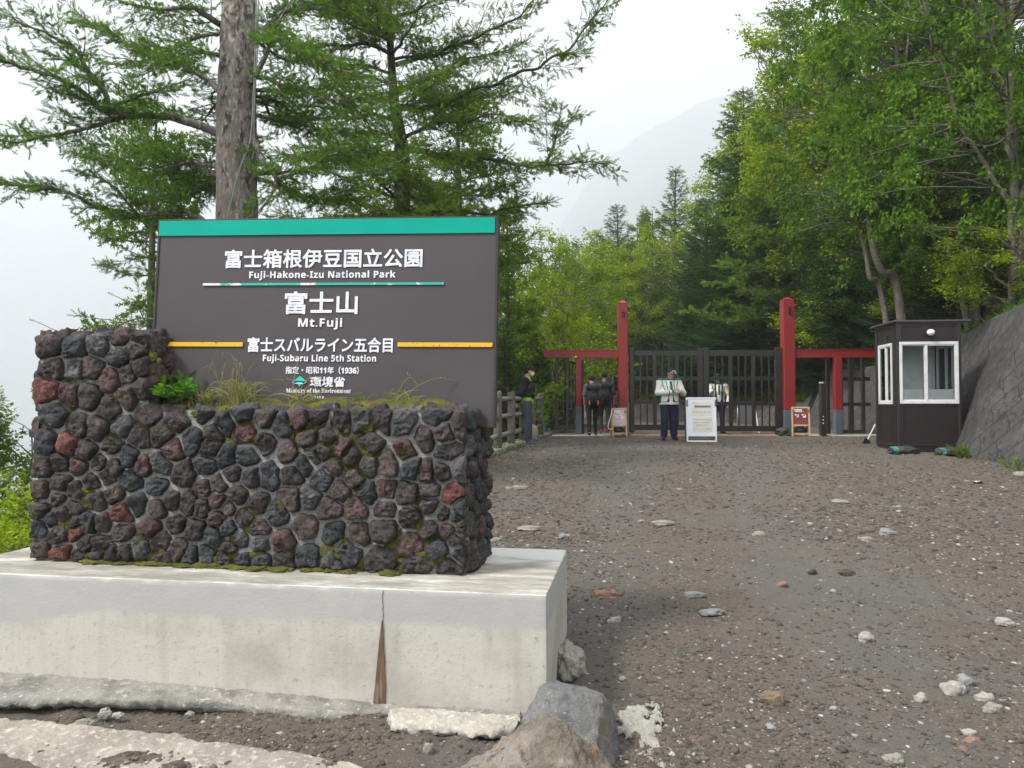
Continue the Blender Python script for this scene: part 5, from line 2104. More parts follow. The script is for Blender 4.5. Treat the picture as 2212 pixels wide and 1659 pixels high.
# ------------------------------------------------------------------ people
class Field:
    """Signed distance field on a grid, built from smoothly joined tapered limbs."""

    def __init__(self, lo, hi, h):
        self.lo, self.h = np.array(lo, float), h
        n = np.ceil((np.array(hi) - self.lo) / h).astype(int) + 1
        self.n = n
        self.f = np.full(n, 1.0)
        self.ax = [self.lo[k] + h * np.arange(n[k]) for k in range(3)]

    def _sub(self, lo, hi):
        s = []
        for k in range(3):
            a = max(0, int((lo[k] - self.lo[k]) / self.h))
            b = min(self.n[k], int((hi[k] - self.lo[k]) / self.h) + 2)
            if b <= a:
                return None, None
            s.append(slice(a, b))
        g = np.meshgrid(*[self.ax[k][s[k]] for k in range(3)], indexing='ij')
        return tuple(s), g

    def _join(self, s, d, k, op):
        f = self.f[s]
        if op == 'sub':
            self.f[s] = np.maximum(f, -d)
            return
        if k <= 0:
            self.f[s] = np.minimum(f, d)
        else:
            h = np.clip(.5 + .5 * (f - d) / k, 0, 1)
            self.f[s] = f * (1 - h) + d * h - k * h * (1 - h)

    def cone(self, a, b, ra, rb, k=.02, fl=(1, 1, 1)):
        a, b = np.array(a, float), np.array(b, float)
        m = max(ra, rb) * max(fl) + k * 1.5 + 3 * self.h
        s, g = self._sub(np.minimum(a, b) - m, np.maximum(a, b) + m)
        if s is None:
            return self
        fl = np.array(fl, float)
        p = [(g[i] - a[i]) / fl[i] for i in range(3)]
        ba = (b - a) / fl
        L2 = max((ba ** 2).sum(), 1e-9)
        t = np.clip((p[0] * ba[0] + p[1] * ba[1] + p[2] * ba[2]) / L2, 0, 1)
        d = np.sqrt((p[0] - ba[0] * t) ** 2 + (p[1] - ba[1] * t) ** 2 + (p[2] - ba[2] * t) ** 2) - (ra + (rb - ra) * t)
        self._join(s, d, k, 'add')
        return self

    def ball(self, c, r, k=.02, op='add'):
        c, r = np.array(c, float), np.array(r, float) * np.ones(3)
        m = r.max() + k * 1.5 + 3 * self.h
        s, g = self._sub(c - m, c + m)
        if s is None:
            return self
        q = np.sqrt(sum(((g[i] - c[i]) / r[i]) ** 2 for i in range(3)))
        self._join(s, (q - 1) * r.min(), k, op)
        return self

    def cut(self, axis_, v, keep):
        """Cut flat at coordinate v (keep 'above' or 'below')."""
        sh = [1, 1, 1]
        sh[axis_] = -1
        c = self.ax[axis_].reshape(sh)
        self.f = np.maximum(self.f, (v - c) if keep == 'above' else (c - v))
        return self

    def cut_plane(self, p, n):
        g = np.meshgrid(*self.ax, indexing='ij')
        n = np.array(n, float) / np.linalg.norm(n)
        self.f = np.maximum(self.f, sum((g[i] - p[i]) * n[i] for i in range(3)))
        return self

    def ripple(self, freq, amp, seed, near=.05):
        m = np.abs(self.f) < near
        ix = np.argwhere(m)
        p = self.lo + ix * self.h
        self.f[m] += amp * fbm(p * np.array(freq), 3, seed)
        return self

    def mesh(self):
        f = self.f
        s = f < 0
        c = np.stack([s[i:f.shape[0] - 1 + i, j:f.shape[1] - 1 + j, k:f.shape[2] - 1 + k] for i in (0, 1) for j in (0, 1) for k in (0, 1)], -1)
        cnt = c.sum(-1)
        act = np.argwhere((cnt > 0) & (cnt < 8))
        idx = np.full(np.array(f.shape) - 1, -1)
        idx[tuple(act.T)] = np.arange(len(act))
        acc = np.zeros((len(act), 3))
        w = np.zeros(len(act))
        cor = [(i, j, k) for i in (0, 1) for j in (0, 1) for k in (0, 1)]
        for a in cor:
            for ax in range(3):
                if a[ax] == 0:
                    b = list(a)
                    b[ax] = 1
                    fa = f[tuple((act + a).T)]
                    fb_ = f[tuple((act + b).T)]
                    m = (fa < 0) != (fb_ < 0)
                    t = fa / np.where(m, fa - fb_, 1)
                    p = np.tile(np.array(a, float), (len(act), 1))
                    p[:, ax] += t
                    acc[m] += p[m]
                    w[m] += 1
        V = self.lo + (act + acc / np.maximum(w, 1)[:, None]) * self.h
        Q = []
        for ax in range(3):
            o = [x for x in range(3) if x != ax]
            sl0 = [slice(None)] * 3
            sl1 = [slice(None)] * 3
            sl0[ax] = slice(0, -1)
            sl1[ax] = slice(1, None)
            e = np.argwhere(s[tuple(sl0)] != s[tuple(sl1)])
            e = e[(e[:, o[0]] > 0) & (e[:, o[1]] > 0) & (e[:, o[0]] < f.shape[o[0]] - 1) & (e[:, o[1]] < f.shape[o[1]] - 1)]
            u, v = np.zeros(3, int), np.zeros(3, int)
            u[o[0]], v[o[1]] = 1, 1
            q = np.stack([idx[tuple(x.T)] for x in (e - u - v, e - v, e, e - u)], 1)
            flip = s[tuple(e.T)]
            if ax == 1:
                flip = ~flip
            q = np.where(flip[:, None], q, q[:, ::-1])
            Q.append(q[(q >= 0).all(1)])
        return V, np.concatenate(Q)


cloth_m = mat('cloth', (1, 1, 1), .85, attr=True, vary=[(9, (.78, .78, .78), .5, .7, 'MULTIPLY')], bump=[(28, .35, .012), (300, .2, .002)])
skin_m = mat('skin', (1, 1, 1), .55, attr=True, spec=.35)
shoe_m = mat('shoe', (1, 1, 1), .55, attr=True, bump=(80, .2, .003))
SKIN = np.array((.44, .25, .165))


def v3(*a):
    return np.array(a, float)


def hand_mesh(wr, d, n, thumb, curl, seed=0, grip=False):
    """Palm with four bent fingers and a side thumb; d = along the hand, n = back of the hand, thumb = +1/-1 side."""
    d = nrm_(d)
    n = nrm_(np.array(n) - d * np.dot(n, d))
    s = np.cross(n, d) * thumb
    F = Field((-.07, -.075, -.12), (.20, .085, .06), .0048)
    F.cone((-.03, 0, 0), (.01, 0, 0), .026, .027, .01, (1, 1.0, .8))
    F.cone((.01, 0, 0), (.085, .0, -.002), .030, .036, .012, (1, 1.12, .46))
    for i, (sy, ln) in enumerate(((-.032, .058), (-.011, .076), (.011, .082), (.031, .072))):
        a = curl * (1 + .12 * (1.5 - i))
        p0 = v3(.086 - .003 * abs(sy) * 40 * .1, sy, 0)
        p1 = p0 + v3(math.cos(a * .5), sy * .8, -math.sin(a * .5)) * ln * .48
        p2 = p1 + v3(math.cos(a * 1.35), 0, -math.sin(a * 1.35)) * ln * .32
        p3 = p2 + v3(math.cos(a * 2.0), 0, -math.sin(a * 2.0)) * ln * .24
        F.cone(p0 - v3(.012, 0, 0), p1, .0098, .0088, .006)
        F.cone(p1, p2, .0086, .0078, .004)
        F.cone(p2, p3, .0078, .0066, .004)
    t0, t1 = v3(.018, .026, -.006), v3(.052, .060, -.016 - .02 * curl)
    t2 = t1 + v3(.032, .010 - .02 * curl, -.012 * curl)
    F.cone(t0, t1, .015, .0108, .012)
    F.cone(t1, t2, .0105, .0082, .004)
    V, Q = F.mesh()
    return np.array(wr) + V[:, 0:1] * d + V[:, 1:2] * s + V[:, 2:3] * n, Q


def nrm_(v):
    v = np.asarray(v, float)
    return v / (np.linalg.norm(v) + 1e-12)


def person(label, loc, rot, J, look, group=None, scale=1.0):
    """J: joints; look: clothing. The figure faces -y; its own right hand is at -x."""
    t = thing('person', label, 'person', loc, (0, 0, rot), group)
    t.scale = (scale,) * 3
    fat = look.get('fat', 1.0)
    lo, hi = v3(-.62, -.55, -.02), v3(.62, .55, 1.84)
    hd = np.array(J['head'], float)
    fdir = nrm_(J.get('face', (0, -1, -.05)))
    up = nrm_(np.array(J.get('up', (0, 0, 1)), float) - fdir * np.dot(J.get('up', (0, 0, 1)), fdir))
    sd = np.cross(up, fdir)                         # towards the figure's right (-x when facing -y)

    def H(f, s_, u):
        return hd + fdir * f + sd * s_ + up * u
    # ---- body
    B = Field(lo, hi, .0095)
    B.ball(hd + up * .02, (.078, .090, .105), .02)
    B.cone(H(.02, 0, -.03), H(.055, 0, -.085), .062, .034, .03)
    B.cone(H(.085, 0, .0), H(.104, 0, -.025), .010, .014, .012)
    for k in (-1, 1):
        B.ball(H(-.005, k * .080, -.005), (.014, .022, .03), .006)
    nk, ch, pv = np.array(J['neck'], float), np.array(J['chest'], float), np.array(J['pelvis'], float)
    B.cone(H(-.015, 0, -.06), nk, .052, .056, .03)
    B.cone(nk - v3(0, 0, .03), ch, .07, .13 * fat, .05, (1.15, .8, 1))
    B.cone(ch, pv, .128 * fat, .13 * fat, .05, (1.1, .82, 1))
    for k in ('R', 'L'):
        sh, el, wr = (np.array(J[a + k], float) for a in ('sh', 'el', 'wr'))
        B.cone(nk - v3(0, 0, .05), sh, .05, .05, .04)
        B.cone(sh, el, .050, .040, .03)
        B.cone(el, wr, .040, .027, .02)
        hp, kn, an = (np.array(J[a + k], float) for a in ('hip', 'kn', 'an'))
        B.cone(hp, kn, .082, .055, .03)
        B.cone(kn, an, .054, .036, .02)
    V, Q = B.mesh()
    mb = MB()
    C = np.tile(SKIN * look.get('tone', 1.0), (len(V), 1))
    rel = V - hd
    f_, s_, u_ = rel @ fdir, rel @ sd, rel @ up
    front = f_ > .045
    for k in (-1, 1):
        C[front & (np.hypot(s_ - k * .031, (u_ - .005) * 1.9) < .014)] = (.03, .022, .02)
        C[front & (np.abs(s_ - k * .032) < .019) & (np.abs(u_ - .028) < .006)] = (.04, .03, .026)
    C[front & (np.abs(s_) < .024) & (np.abs(u_ + .052) < .006)] = (.24, .09, .075)
    mb.add(V, Q, C)
    for k in ('R', 'L'):
        hh = J.get('hand' + k)
        if hh:
            Vh, Qh = hand_mesh(J['wr' + k], hh[0], hh[1], hh[2], hh[3])
            mb.add(Vh, Qh, SKIN * look.get('tone', 1.0))
    mb.build('body', skin_m, t, smooth=True, colour=True)

    def garment(name, F, colour, m=cloth_m, ripple=.010, freq=(9, 9, 5), seed=1):
        if ripple:
            F.ripple(freq, ripple, seed)
        V, Q = F.mesh()
        q = MB()
        C = np.tile(np.array(colour, float), (len(V), 1)) if not callable(colour) else colour(V)
        q.add(V, Q, C)
        return q.build(name, m, t, smooth=True, colour=True)
    # ---- trousers
    g = look['trousers']
    F = Field(v3(-.4, -.5, .03), v3(.4, .5, 1.15), .0105)
    F.cone(pv + v3(0, 0, .10), pv - v3(0, 0, .02), .150 * fat, .150 * fat, .04, (1.10, .84, 1))
    for k in ('R', 'L'):
        hp, kn, an = (np.array(J[a + k], float) for a in ('hip', 'kn', 'an'))
        w = g.get('w', 1.0)
        F.cone(hp + v3(0, 0, .02), kn, .105 * fat, .076 * w, .035)
        F.cone(kn, an + (kn - an) * g.get('short', .10), .074 * w, .062 * w, .02)
    F.cut(2, pv[2] + g.get('rise', .13), 'below')
    garment('trousers', F, g['c'], ripple=.011, freq=(11, 11, 6), seed=3 + int(abs(loc[0]) * 10))
    # ---- upper garment
    g = look['top']
    F = Field(v3(-.62, -.52, .6), v3(.62, .52, 1.62), .0095)
    w = g.get('w', 1.0) * fat
    hem = g.get('hem', .84)
    F.cone(nk - v3(0, 0, .035), ch, .085, .160 * w, .05, (1.18, .80, 1))
    F.cone(ch, v3(pv[0], pv[1], hem + .04), .158 * w, .158 * w * g.get('flare', 1), .05, (1.12, .86, 1))
    for k in ('R', 'L'):
        sh, el, wr = (np.array(J[a + k], float) for a in ('sh', 'el', 'wr'))
        F.cone(nk - v3(0, 0, .06), sh, .07, .076 * g.get('sl', 1), .05)
        if g.get('short'):
            F.cone(sh, sh + (el - sh) * .86, .078, .076, .03)
        else:
            F.cone(sh, el, .076 * g.get('sl', 1), .066 * g.get('sl', 1), .04)
            F.cone(el, wr - (wr - el) * .06, .064 * g.get('sl', 1), .046 * g.get('sl', 1), .025)
    F.cone(nk - v3(0, 0, .05), nk + v3(0, 0, .01), .078, .066, .02)
    F.cut(2, hem, 'above')
    garment(g.get('name', 'jacket'), F, g['c'], ripple=g.get('rip', .012), freq=(8, 8, 6), seed=7 + int(abs(loc[0]) * 10))
    for ex in look.get('extra', []):
        ex(t, J, garment, H, fdir, sd, up)
    # ---- shoes
    sc = look['shoes']
    q = MB()
    for k in ('R', 'L'):
        an = np.array(J['an' + k], float)
        td = nrm_(J.get('toe' + k, (0, -1, 0)))
        F = Field(an - v3(.28, .28, .13), an + v3(.28, .28, .16), .009)
        hl = an - td * .055
        hl[2] = an[2] - .045
        tp_ = an + td * .165
        tp_[2] = an[2] - .052 + td[2] * .1
        F.cone(hl, tp_, .040, .036, .02, (1, 1, .9))
        F.cone(an + td * .0 + v3(0, 0, sc.get('high', .0)), an + td * .06 - v3(0, 0, .03), .048, .044, .03)
        F.cut(2, an[2] - .088, 'above')
        V, Q = F.mesh()
        C = np.tile(np.array(sc['c']), (len(V), 1))
        C[V[:, 2] < an[2] - .062] = sc.get('sole', (.03, .03, .03))
        q = MB()
        q.add(V, Q, C)
        q.build('shoe', shoe_m, t, smooth=True, colour=True)
    # ---- cap, hair
    hc = look.get('hair', (.012, .011, .011))
    F = Field(hd - v3(.2, .2, .16), hd + v3(.2, .2, .22), .0085)
    F.ball(hd + up * .028 - fdir * .008, (.088, .098, .106), .01)
    if not look.get('nape'):
        F.cut_plane(H(.0, 0, .012), fdir * .9 - up * .42)
    else:
        F.cut_plane(H(.03, 0, .02), fdir * .9 - up * .5)
    garment('hair', F, hc, ripple=.008, freq=(40, 40, 40), seed=5)
    if 'cap' in look:
        g = look['cap']
        F = Field(hd - v3(.24, .24, .1), hd + v3(.24, .24, .22), .0085)
        F.ball(hd + up * .040, (.097, .108, .104), .01)
        F.cut_plane(H(0, 0, .036), -up + fdir * .08)
        cap = garment('cap', F, g['c'], ripple=.003)
        F = Field(hd - v3(.26, .26, .1), hd + v3(.26, .26, .2), .0062)
        F.cone(H(.070, -.03, .050), H(.118, -.0, .036), .052, .040, .02)
        F.cone(H(.070, .03, .050), H(.118, .0, .036), .052, .040, .02)
        c0 = H(.1, 0, .044)
        tn = nrm_(up + fdir * .28)
        F.cut_plane(c0 + tn * .007, tn)
        F.cut_plane(c0 - tn * .007, -tn)
        br_ = garment('brim', F, g.get('brim', g['c']), ripple=0)
        br_.parent = cap
        if g.get('badge'):
            q = MB()
            for i in range(4):
                q.ball = None
                p = H(.107 - abs(i - 1.5) * .004, (1.5 - i) * .022, .085)
                V_, F_ = ICO[1]
                q.add(V_ * np.array([.012, .012, .013]) + p, F_, (.7, .7, .7))
            bd = q.build('badge', cloth_m, cap, colour=True)
    if look.get('mask'):
        F = Field(hd - v3(.2, .2, .2), hd + v3(.2, .2, .12), .007)
        F.ball(H(.035, 0, -.045), (.072, .078, .058), .01)
        F.cut_plane(H(.030, 0, 0), -fdir)
        F.cut_plane(H(0, 0, -.012), up)
        garment('mask', F, (.66, .68, .70), ripple=.004, freq=(30, 30, 30))
    return t


def stand(dx=0.0, h=1.62, sw=.20, **over):
    J = dict(head=(0, -.02, h - .03), neck=(0, .01, 1.43), chest=(0, .0, 1.22), pelvis=(0, 0, .92),
             shR=(-sw, .01, 1.39), shL=(sw, .01, 1.39), elR=(-sw - .05, .03, 1.10), elL=(sw + .05, .03, 1.10),
             wrR=(-sw - .05, -.05, .87), wrL=(sw + .05, -.05, .87),
             hipR=(-.095, 0, .88), hipL=(.095, 0, .88), knR=(-.105, -.01, .49), knL=(.105, -.01, .49), anR=(-.11, .02, .095), anL=(.11, .02, .095),
             handR=((0, -.1, -1), (-1, 0, 0), 1, .5), handL=((0, -.1, -1), (1, 0, 0), -1, .5))
    J.update(over)
    return J


WHITE, GREEN, NAVY, DARK = v3(.70, .71, .69), v3(.015, .14, .085), v3(.016, .020, .050), v3(.018, .019, .022)


def guard_top(V):
    """White uniform jacket with dark piping, green flanks and tie, and dark pocket corners."""
    C = np.tile(WHITE, (len(V), 1))
    x, y, z = V.T
    fr = (y < -.03) & (np.abs(x) < .23)
    C[fr & (np.abs(x - .012) < .030) & (z > 1.12) & (z < 1.40)] = GREEN
    for s in (-1, 1):
        C[fr & (np.abs(x - s * (.055 + (z - 1.0) * .10)) < .010) & (z > .92) & (z < 1.42)] = DARK
        C[fr & (np.abs(x - s * (.145 + (z - 1.2) * .22)) < .008) & (z > 1.16) & (z < 1.42)] = DARK
        pk = fr & (z > .90) & (z < 1.07)
        C[pk & (np.abs(x - s * .15) < .075) & (np.abs(z - .915) < .012)] = DARK
        C[pk & (s * x > .055) & (s * x < .10) & (z < .90 + (.115 - s * x) * 2.2)] = DARK
        C[(s * x > .165) & (s * x < .245) & (np.abs(y) < .07) & (z > .88) & (z < 1.08)] = GREEN
    C[(z > 1.425)] = GREEN
    return C


def brim_col(V):
    C = np.tile(NAVY, (len(V), 1))
    C[fbm(V * 34, 2, 3) > .02] = (.62, .63, .65)
    return C


def armband(side):
    def f(t, J, garment, H, fd, sd, up):
        a, b = np.array(J['el' + side], float), np.array(J['sh' + side], float)
        m = a + (b - a) * .12
        F = Field(m - v3(.16, .16, .16), m + v3(.16, .16, .16), .009)
        F.cone(a + (b - a) * .02, a + (b - a) * .26, .083, .083, .01)
        F.cut_plane(a + (b - a) * .02, -(b - a))
        F.cut_plane(a + (b - a) * .26, b - a)
        garment('armband', F, (.62, .68, .03), ripple=.004)
    return f


pg = P(1446, 950, 17.9)
J = stand(head=(.035, -.05, 1.585), face=(.32, -.92, -.22), neck=(.01, .0, 1.44), chest=(0, 0, 1.21), sw=.215,
          elR=(-.285, -.06, 1.13), wrR=(.035, -.285, 1.145), elL=(.315, -.08, 1.12), wrL=(.17, -.275, 1.19),
          handR=((1, -.12, .08), (-.1, -.5, .85), 1, .7), handL=((-1, -.1, -.10), (.1, -.9, .4), -1, .8),
          hipR=(-.105, 0, .88), hipL=(.105, 0, .88), knR=(-.115, -.02, .49), knL=(.10, -.02, .49), anR=(-.13, .01, .095), anL=(.115, .01, .095), toeR=(-.35, -1, 0), toeL=(.12, -1, 0))
person('guard in white jacket and navy cap looking down at his hands before the gate', (pg.x, 17.9, gz(pg.x, 17.9)), math.radians(4), J,
       dict(fat=1.16, trousers=dict(c=NAVY, w=1.26, rise=-.01), top=dict(c=guard_top, name='jacket', hem=.85, w=1.06, sl=1.12, flare=1.10), shoes=dict(c=(.02, .02, .022)),
            cap=dict(c=NAVY, brim=brim_col, badge=True), extra=[armband('L')]))
pg2 = P(1552, 938, 21.75)
J = stand(head=(-.04, -.03, 1.60), face=(-.45, -.9, -.15), elR=(-.27, -.16, 1.14), wrR=(-.20, -.36, 1.24), handR=((.15, -.7, .5), (-1, 0, 0), 1, 1.1), elL=(.29, .02, 1.12), wrL=(.26, -.10, .90),
          toeR=(-.3, -1, 0), toeL=(.3, -1, 0))
person('masked guard in white jacket standing behind the closed right gate leaf', (pg2.x, 21.75, gz(pg2.x, 21.75)), math.radians(-6), J,
       dict(fat=1.0, trousers=dict(c=NAVY, rise=-.01), top=dict(c=guard_top, name='jacket', hem=.86, flare=1.08), shoes=dict(c=(.02, .02, .022)), cap=dict(c=NAVY, brim=(.30, .31, .34)), mask=True, extra=[armband('L')]))


# man by the fence, in profile, hands clasped behind his back
def vest_col(V):
    C = np.tile(v3(.012, .013, .015), (len(V), 1))
    return C


def vest(t, J, garment, H, fd, sd, up):
    nk, ch, pv = np.array(J['neck']), np.array(J['chest']), np.array(J['pelvis'])
    F = Field(v3(-.4, -.4, .9), v3(.4, .4, 1.56), .0095)
    F.cone(nk - v3(0, 0, .05), ch, .10, .168, .05, (1.10, .90, 1))
    F.cone(ch, v3(pv[0], pv[1], 1.0), .166, .160, .05, (1.10, .95, 1))
    for s in (-1, 1):
        F.ball((s * .09, -.145, 1.07), (.06, .035, .055), .015)
        F.ball((s * .085, -.135, 1.27), (.05, .028, .045), .015)
        F.ball((s * .165, -.05, 1.08), (.03, .07, .05), .015)
    F.cut(2, .985, 'above')
    F.cut(2, 1.47, 'below')

    def col(V):
        C = np.tile(v3(.016, .017, .02), (len(V), 1))
        C[(V[:, 1] > .10) & (np.abs(np.abs(V[:, 0]) - .10) < .02) & (V[:, 2] > 1.1) & (V[:, 2] < 1.36)] = (.30, .58, .12)
        return C
    garment('vest', F, col, ripple=.010)
    F = Field(v3(-.2, -.2, 1.36), v3(.2, .2, 1.56), .008)
    F.cone(nk - v3(0, .02, .06), nk + v3(0, -.02, .0), .088, .074, .02)
    F.cut_plane(nk + v3(0, .02, .012), (0, .5, 1))
    F.cut(2, nk[2] - .06, 'above')
    garment('collar', F, (.30, .60, .08), ripple=.01, freq=(25, 25, 25))


def lime_shirt(V):
    C = np.tile(v3(.014, .015, .018), (len(V), 1))
    C[(V[:, 2] < 1.02) & (np.abs(V[:, 0]) < .20) & (V[:, 1] < .15)] = (.22, .52, .035)
    return C


pm = P(1138.5, 955, 16.7)
J = stand(head=(0, -.055, 1.595), face=(-.12, -1, .0), neck=(0, .02, 1.435), chest=(0, -.01, 1.22), shR=(-.19, .04, 1.385), shL=(.19, .04, 1.385), elR=(-.25, .15, 1.11), wrR=(-.06, .22, .92), elL=(.25, .15, 1.11), wrL=(.05, .235, .905),
          handR=((.9, .1, -.45), (0, 1, 0), 1, .7), handL=((-.8, .12, -.6), (0, 1, .1), -1, .7), anR=(-.10, .04, .095), anL=(.10, -.06, .095), knR=(-.10, .0, .49), knL=(.10, -.04, .49))
person('man in black cap, mask and black vest standing by the log fence with hands behind', (pm.x, 16.7, gz(pm.x, 16.7)), math.radians(90), J,
       dict(trousers=dict(c=(.060, .068, .088), w=1.0), top=dict(c=lime_shirt, name='shirt', hem=.885, flare=1.03), shoes=dict(c=(.03, .045, .10), sole=(.5, .5, .5)), cap=dict(c=(.012, .012, .014), brim=(.012, .012, .014)), mask=True, extra=[vest]))
# the white mark on the brim of his cap
# hikers seen from behind
def pack(col, orange=False, size=1.0):
    def f(t, J, garment, H, fd, sd, up):
        ch = np.array(J['chest'])
        z0 = ch[2] - .05
        F = Field(v3(-.34, .0, .75), v3(.34, .55, 1.62), .010)
        F.cone((0, .22, z0 - .20 * size), (0, .215, z0 + .12), .135 * size, .13 * size, .05, (1.1, .8, 1))
        F.cone((-.10, .24, z0 + .17), (.10, .24, z0 + .17), .095, .095, .03, (1, .95, .8))
        F.ball((0, .31, z0 - .12), (.11 * size, .06, .13), .03)
        for s in (-1, 1):
            F.cone((s * .10, .12, 1.40), (s * .105, .05, 1.46), .026, .026, .015)
            F.ball((s * .15, .22, z0 - .16), (.045, .07, .10), .02)

        def c_(V):
            C = np.tile(np.array(col, float), (len(V), 1))
            C[np.abs(V[:, 2] - (z0 + .075)) < .010] *= .35
            C[(np.abs(V[:, 0]) < .006) & (V[:, 1] > .25)] *= .4
            return C
        bp = garment('backpack', F, c_, ripple=.014, freq=(10, 10, 10))
        for s in (-1, 1):
            q = MB()
            c = catmull([(s * .15, .13, 1.44), (s * .165, .0, 1.40), (s * .15, -.14, 1.25), (s * .17, -.02, 1.08), (s * .15, .14, 1.02)], 6)
            q.tube(c, .018, 6, ellipse=.5, col=np.array(col) * .8)
            q.build('strap', cloth_m, t, colour=True)
        if orange:
            for s in (-1, 1):
                q = MB()
                q.tube([(s * .115, .33, z0 - .18), (s * .13, .345, z0 - .25), (s * .115, .345, z0 - .30), (s * .10, .34, z0 - .25)], .014, 6, col=(.62, .13, .03))
                q.build('loop', cloth_m, bp, colour=True)
    return f


ph = P(1280, 943, 19.9)
J = stand(h=1.60, head=(.02, -.05, 1.575), face=(-.25, -1, -.3), shR=(-.17, .0, 1.385), shL=(.17, .0, 1.385), elL=(.235, .05, 1.11), wrL=(.215, -.04, .87), elR=(-.20, -.06, 1.13), wrR=(-.10, -.28, 1.12),
          handL=((0, -.15, -1), (1, 0, 0), -1, .45), handR=((0, -1, .2), (-1, 0, 0), 1, .8),
          knR=(-.10, -.20, .50), anR=(-.105, -.16, .10), knL=(.10, .02, .49), anL=(.10, .14, .10), toeR=(0, -1, .1), toeL=(0, -1, -.2), )
# facing away from the viewer: turned half round
person('hiker seen from behind in grey shirt carrying a black backpack with orange loops', (ph.x, 19.9, gz(ph.x, 19.9) + .02), math.radians(180), dict(J, **{k.replace('R', '#').replace('L', 'R').replace('#', 'L'): v for k, v in {}.items()}),
       dict(fat=.95, trousers=dict(c=(.014, .015, .019), w=.92), top=dict(c=(.085, .09, .095), name='shirt', hem=.88, short=True), shoes=dict(c=(.014, .014, .014), high=.06), cap=dict(c=(.012, .013, .016)), nape=True, extra=[pack((.022, .023, .026), True)]), scale=.94)
ph = P(1306, 940, 20.6)
J = stand(h=1.68, head=(0, -.03, 1.615), face=(0, -1, -.1), elL=(.26, .04, 1.12), wrL=(.27, .0, .88), elR=(-.25, .02, 1.12), wrR=(-.26, -.08, .88),
          knL=(.10, -.14, .50), anL=(.09, -.02, .12), knR=(-.10, .06, .50), anR=(-.06, .22, .16), toeR=(.1, -1, -.7), toeL=(0, -1, 0))
person('taller hiker seen from behind in dark shirt and grey trousers with red shoes', (ph.x, 20.6, gz(ph.x, 20.6) + .03), math.radians(180), J,
       dict(fat=1.0, tone=.62, trousers=dict(c=(.034, .034, .042), w=.95), top=dict(c=(.034, .038, .046), name='shirt', hem=.86, short=True), shoes=dict(c=(.20, .02, .025), sole=(.10, .09, .08)), nape=True, extra=[pack((.018, .019, .022), False, .95)]), scale=.985)


def sun_hat(t, J, garment, H, fd, sd, up):
    q = MB()
    a = np.linspace(0, 2 * math.pi, 25)[:-1]
    for (r0, z0), (r1, z1) in (((.185, .035), (.10, .065)), ((.10, .065), (.088, .13)), ((.088, .13), (.02, .165))):
        A = [H(r0 * math.cos(x), r0 * math.sin(x), z0 + .012 * math.sin(3 * x)) for x in a]
        B_ = [H(r1 * math.cos(x), r1 * math.sin(x), z1 + .012 * math.sin(3 * x) * (r1 > .12)) for x in a]
        n = len(a)
        q.add(np.array(A + B_), np.array([(i, (i + 1) % n, n + (i + 1) % n, n + i) for i in range(n)]), (.66, .42, .06))
    q.build('sun_hat', cloth_m, t, smooth=True, colour=True)


pw = P(1327.5, 900, 44)
person('distant walker in magenta jacket and yellow sun hat beyond the left gate post', (pw.x, 44, gz(pw.x, 44)), math.radians(12), stand(face=(.3, -1, -.1), h=1.58),
       dict(fat=.9, trousers=dict(c=(.03, .03, .04)), top=dict(c=(.26, .05, .17), name='jacket', hem=.82), shoes=dict(c=(.05, .04, .04)), extra=[sun_hat]), scale=.95)

# ------------------------------------------------------------------ vegetation
def nrm(v):
    v = np.asarray(v, float)
    return v / (np.linalg.norm(v, axis=-1, keepdims=True) + 1e-12)


def scatter(mb, TV, TF, pos, dirs, scale, rg, col=None, up=None, flat=None):
    """Copies of a small template (x axis along dirs) baked into mb's one mesh."""
    pos, dirs = np.asarray(pos, float), nrm(dirs)
    n = len(pos)
    if n == 0:
        return
    ref = np.tile([0, 0, 1.0], (n, 1)) if up is None else np.asarray(up, float)
    if flat is not None:
        ref = ref + rg.normal(0, flat, (n, 3))
    else:
        ref = rg.normal(0, 1, (n, 3))
    y = nrm(np.cross(ref, dirs))
    z = np.cross(dirs, y)
    s = np.broadcast_to(np.asarray(scale, float), (n,))[:, None, None]
    V = pos[:, None] + s * (TV[None, :, 0:1] * dirs[:, None] + TV[None, :, 1:2] * y[:, None] + TV[None, :, 2:3] * z[:, None])
    F = (TF[None] + (np.arange(n) * len(TV))[:, None, None]).reshape(-1, TF.shape[1])
    C = None
    if col is not None:
        C = np.repeat(np.asarray(col, float), len(TV), axis=0)
    mb.add(V.reshape(-1, 3), F, C)


def needle_template(k, ln, wd, seed, spread=.85, fwd=.75, taper=.4):
    r = np.random.default_rng(seed)
    V, F = [], []
    for i in range(k):
        t = (i + .5) / k
        a = i * 2.4 + r.uniform(-.4, .4)
        L = ln * (1 - taper * abs(t - .45) * 1.4) * r.uniform(.8, 1.15)
        b = np.array([t * .86, 0, 0])
        o = np.array([fwd, spread * math.cos(a), spread * math.sin(a)])
        o /= np.linalg.norm(o)
        w = np.array([0, -math.sin(a), math.cos(a)]) * wd
        V += [b - w + o * L * .05, b + w + o * L * .05, b + o * L]
        F.append((3 * i, 3 * i + 1, 3 * i + 2))
    return np.array(V), np.array(F)


LARCH_T = needle_template(20, .30, .042, 1)
LARCH_FAR = needle_template(10, .34, .085, 3)


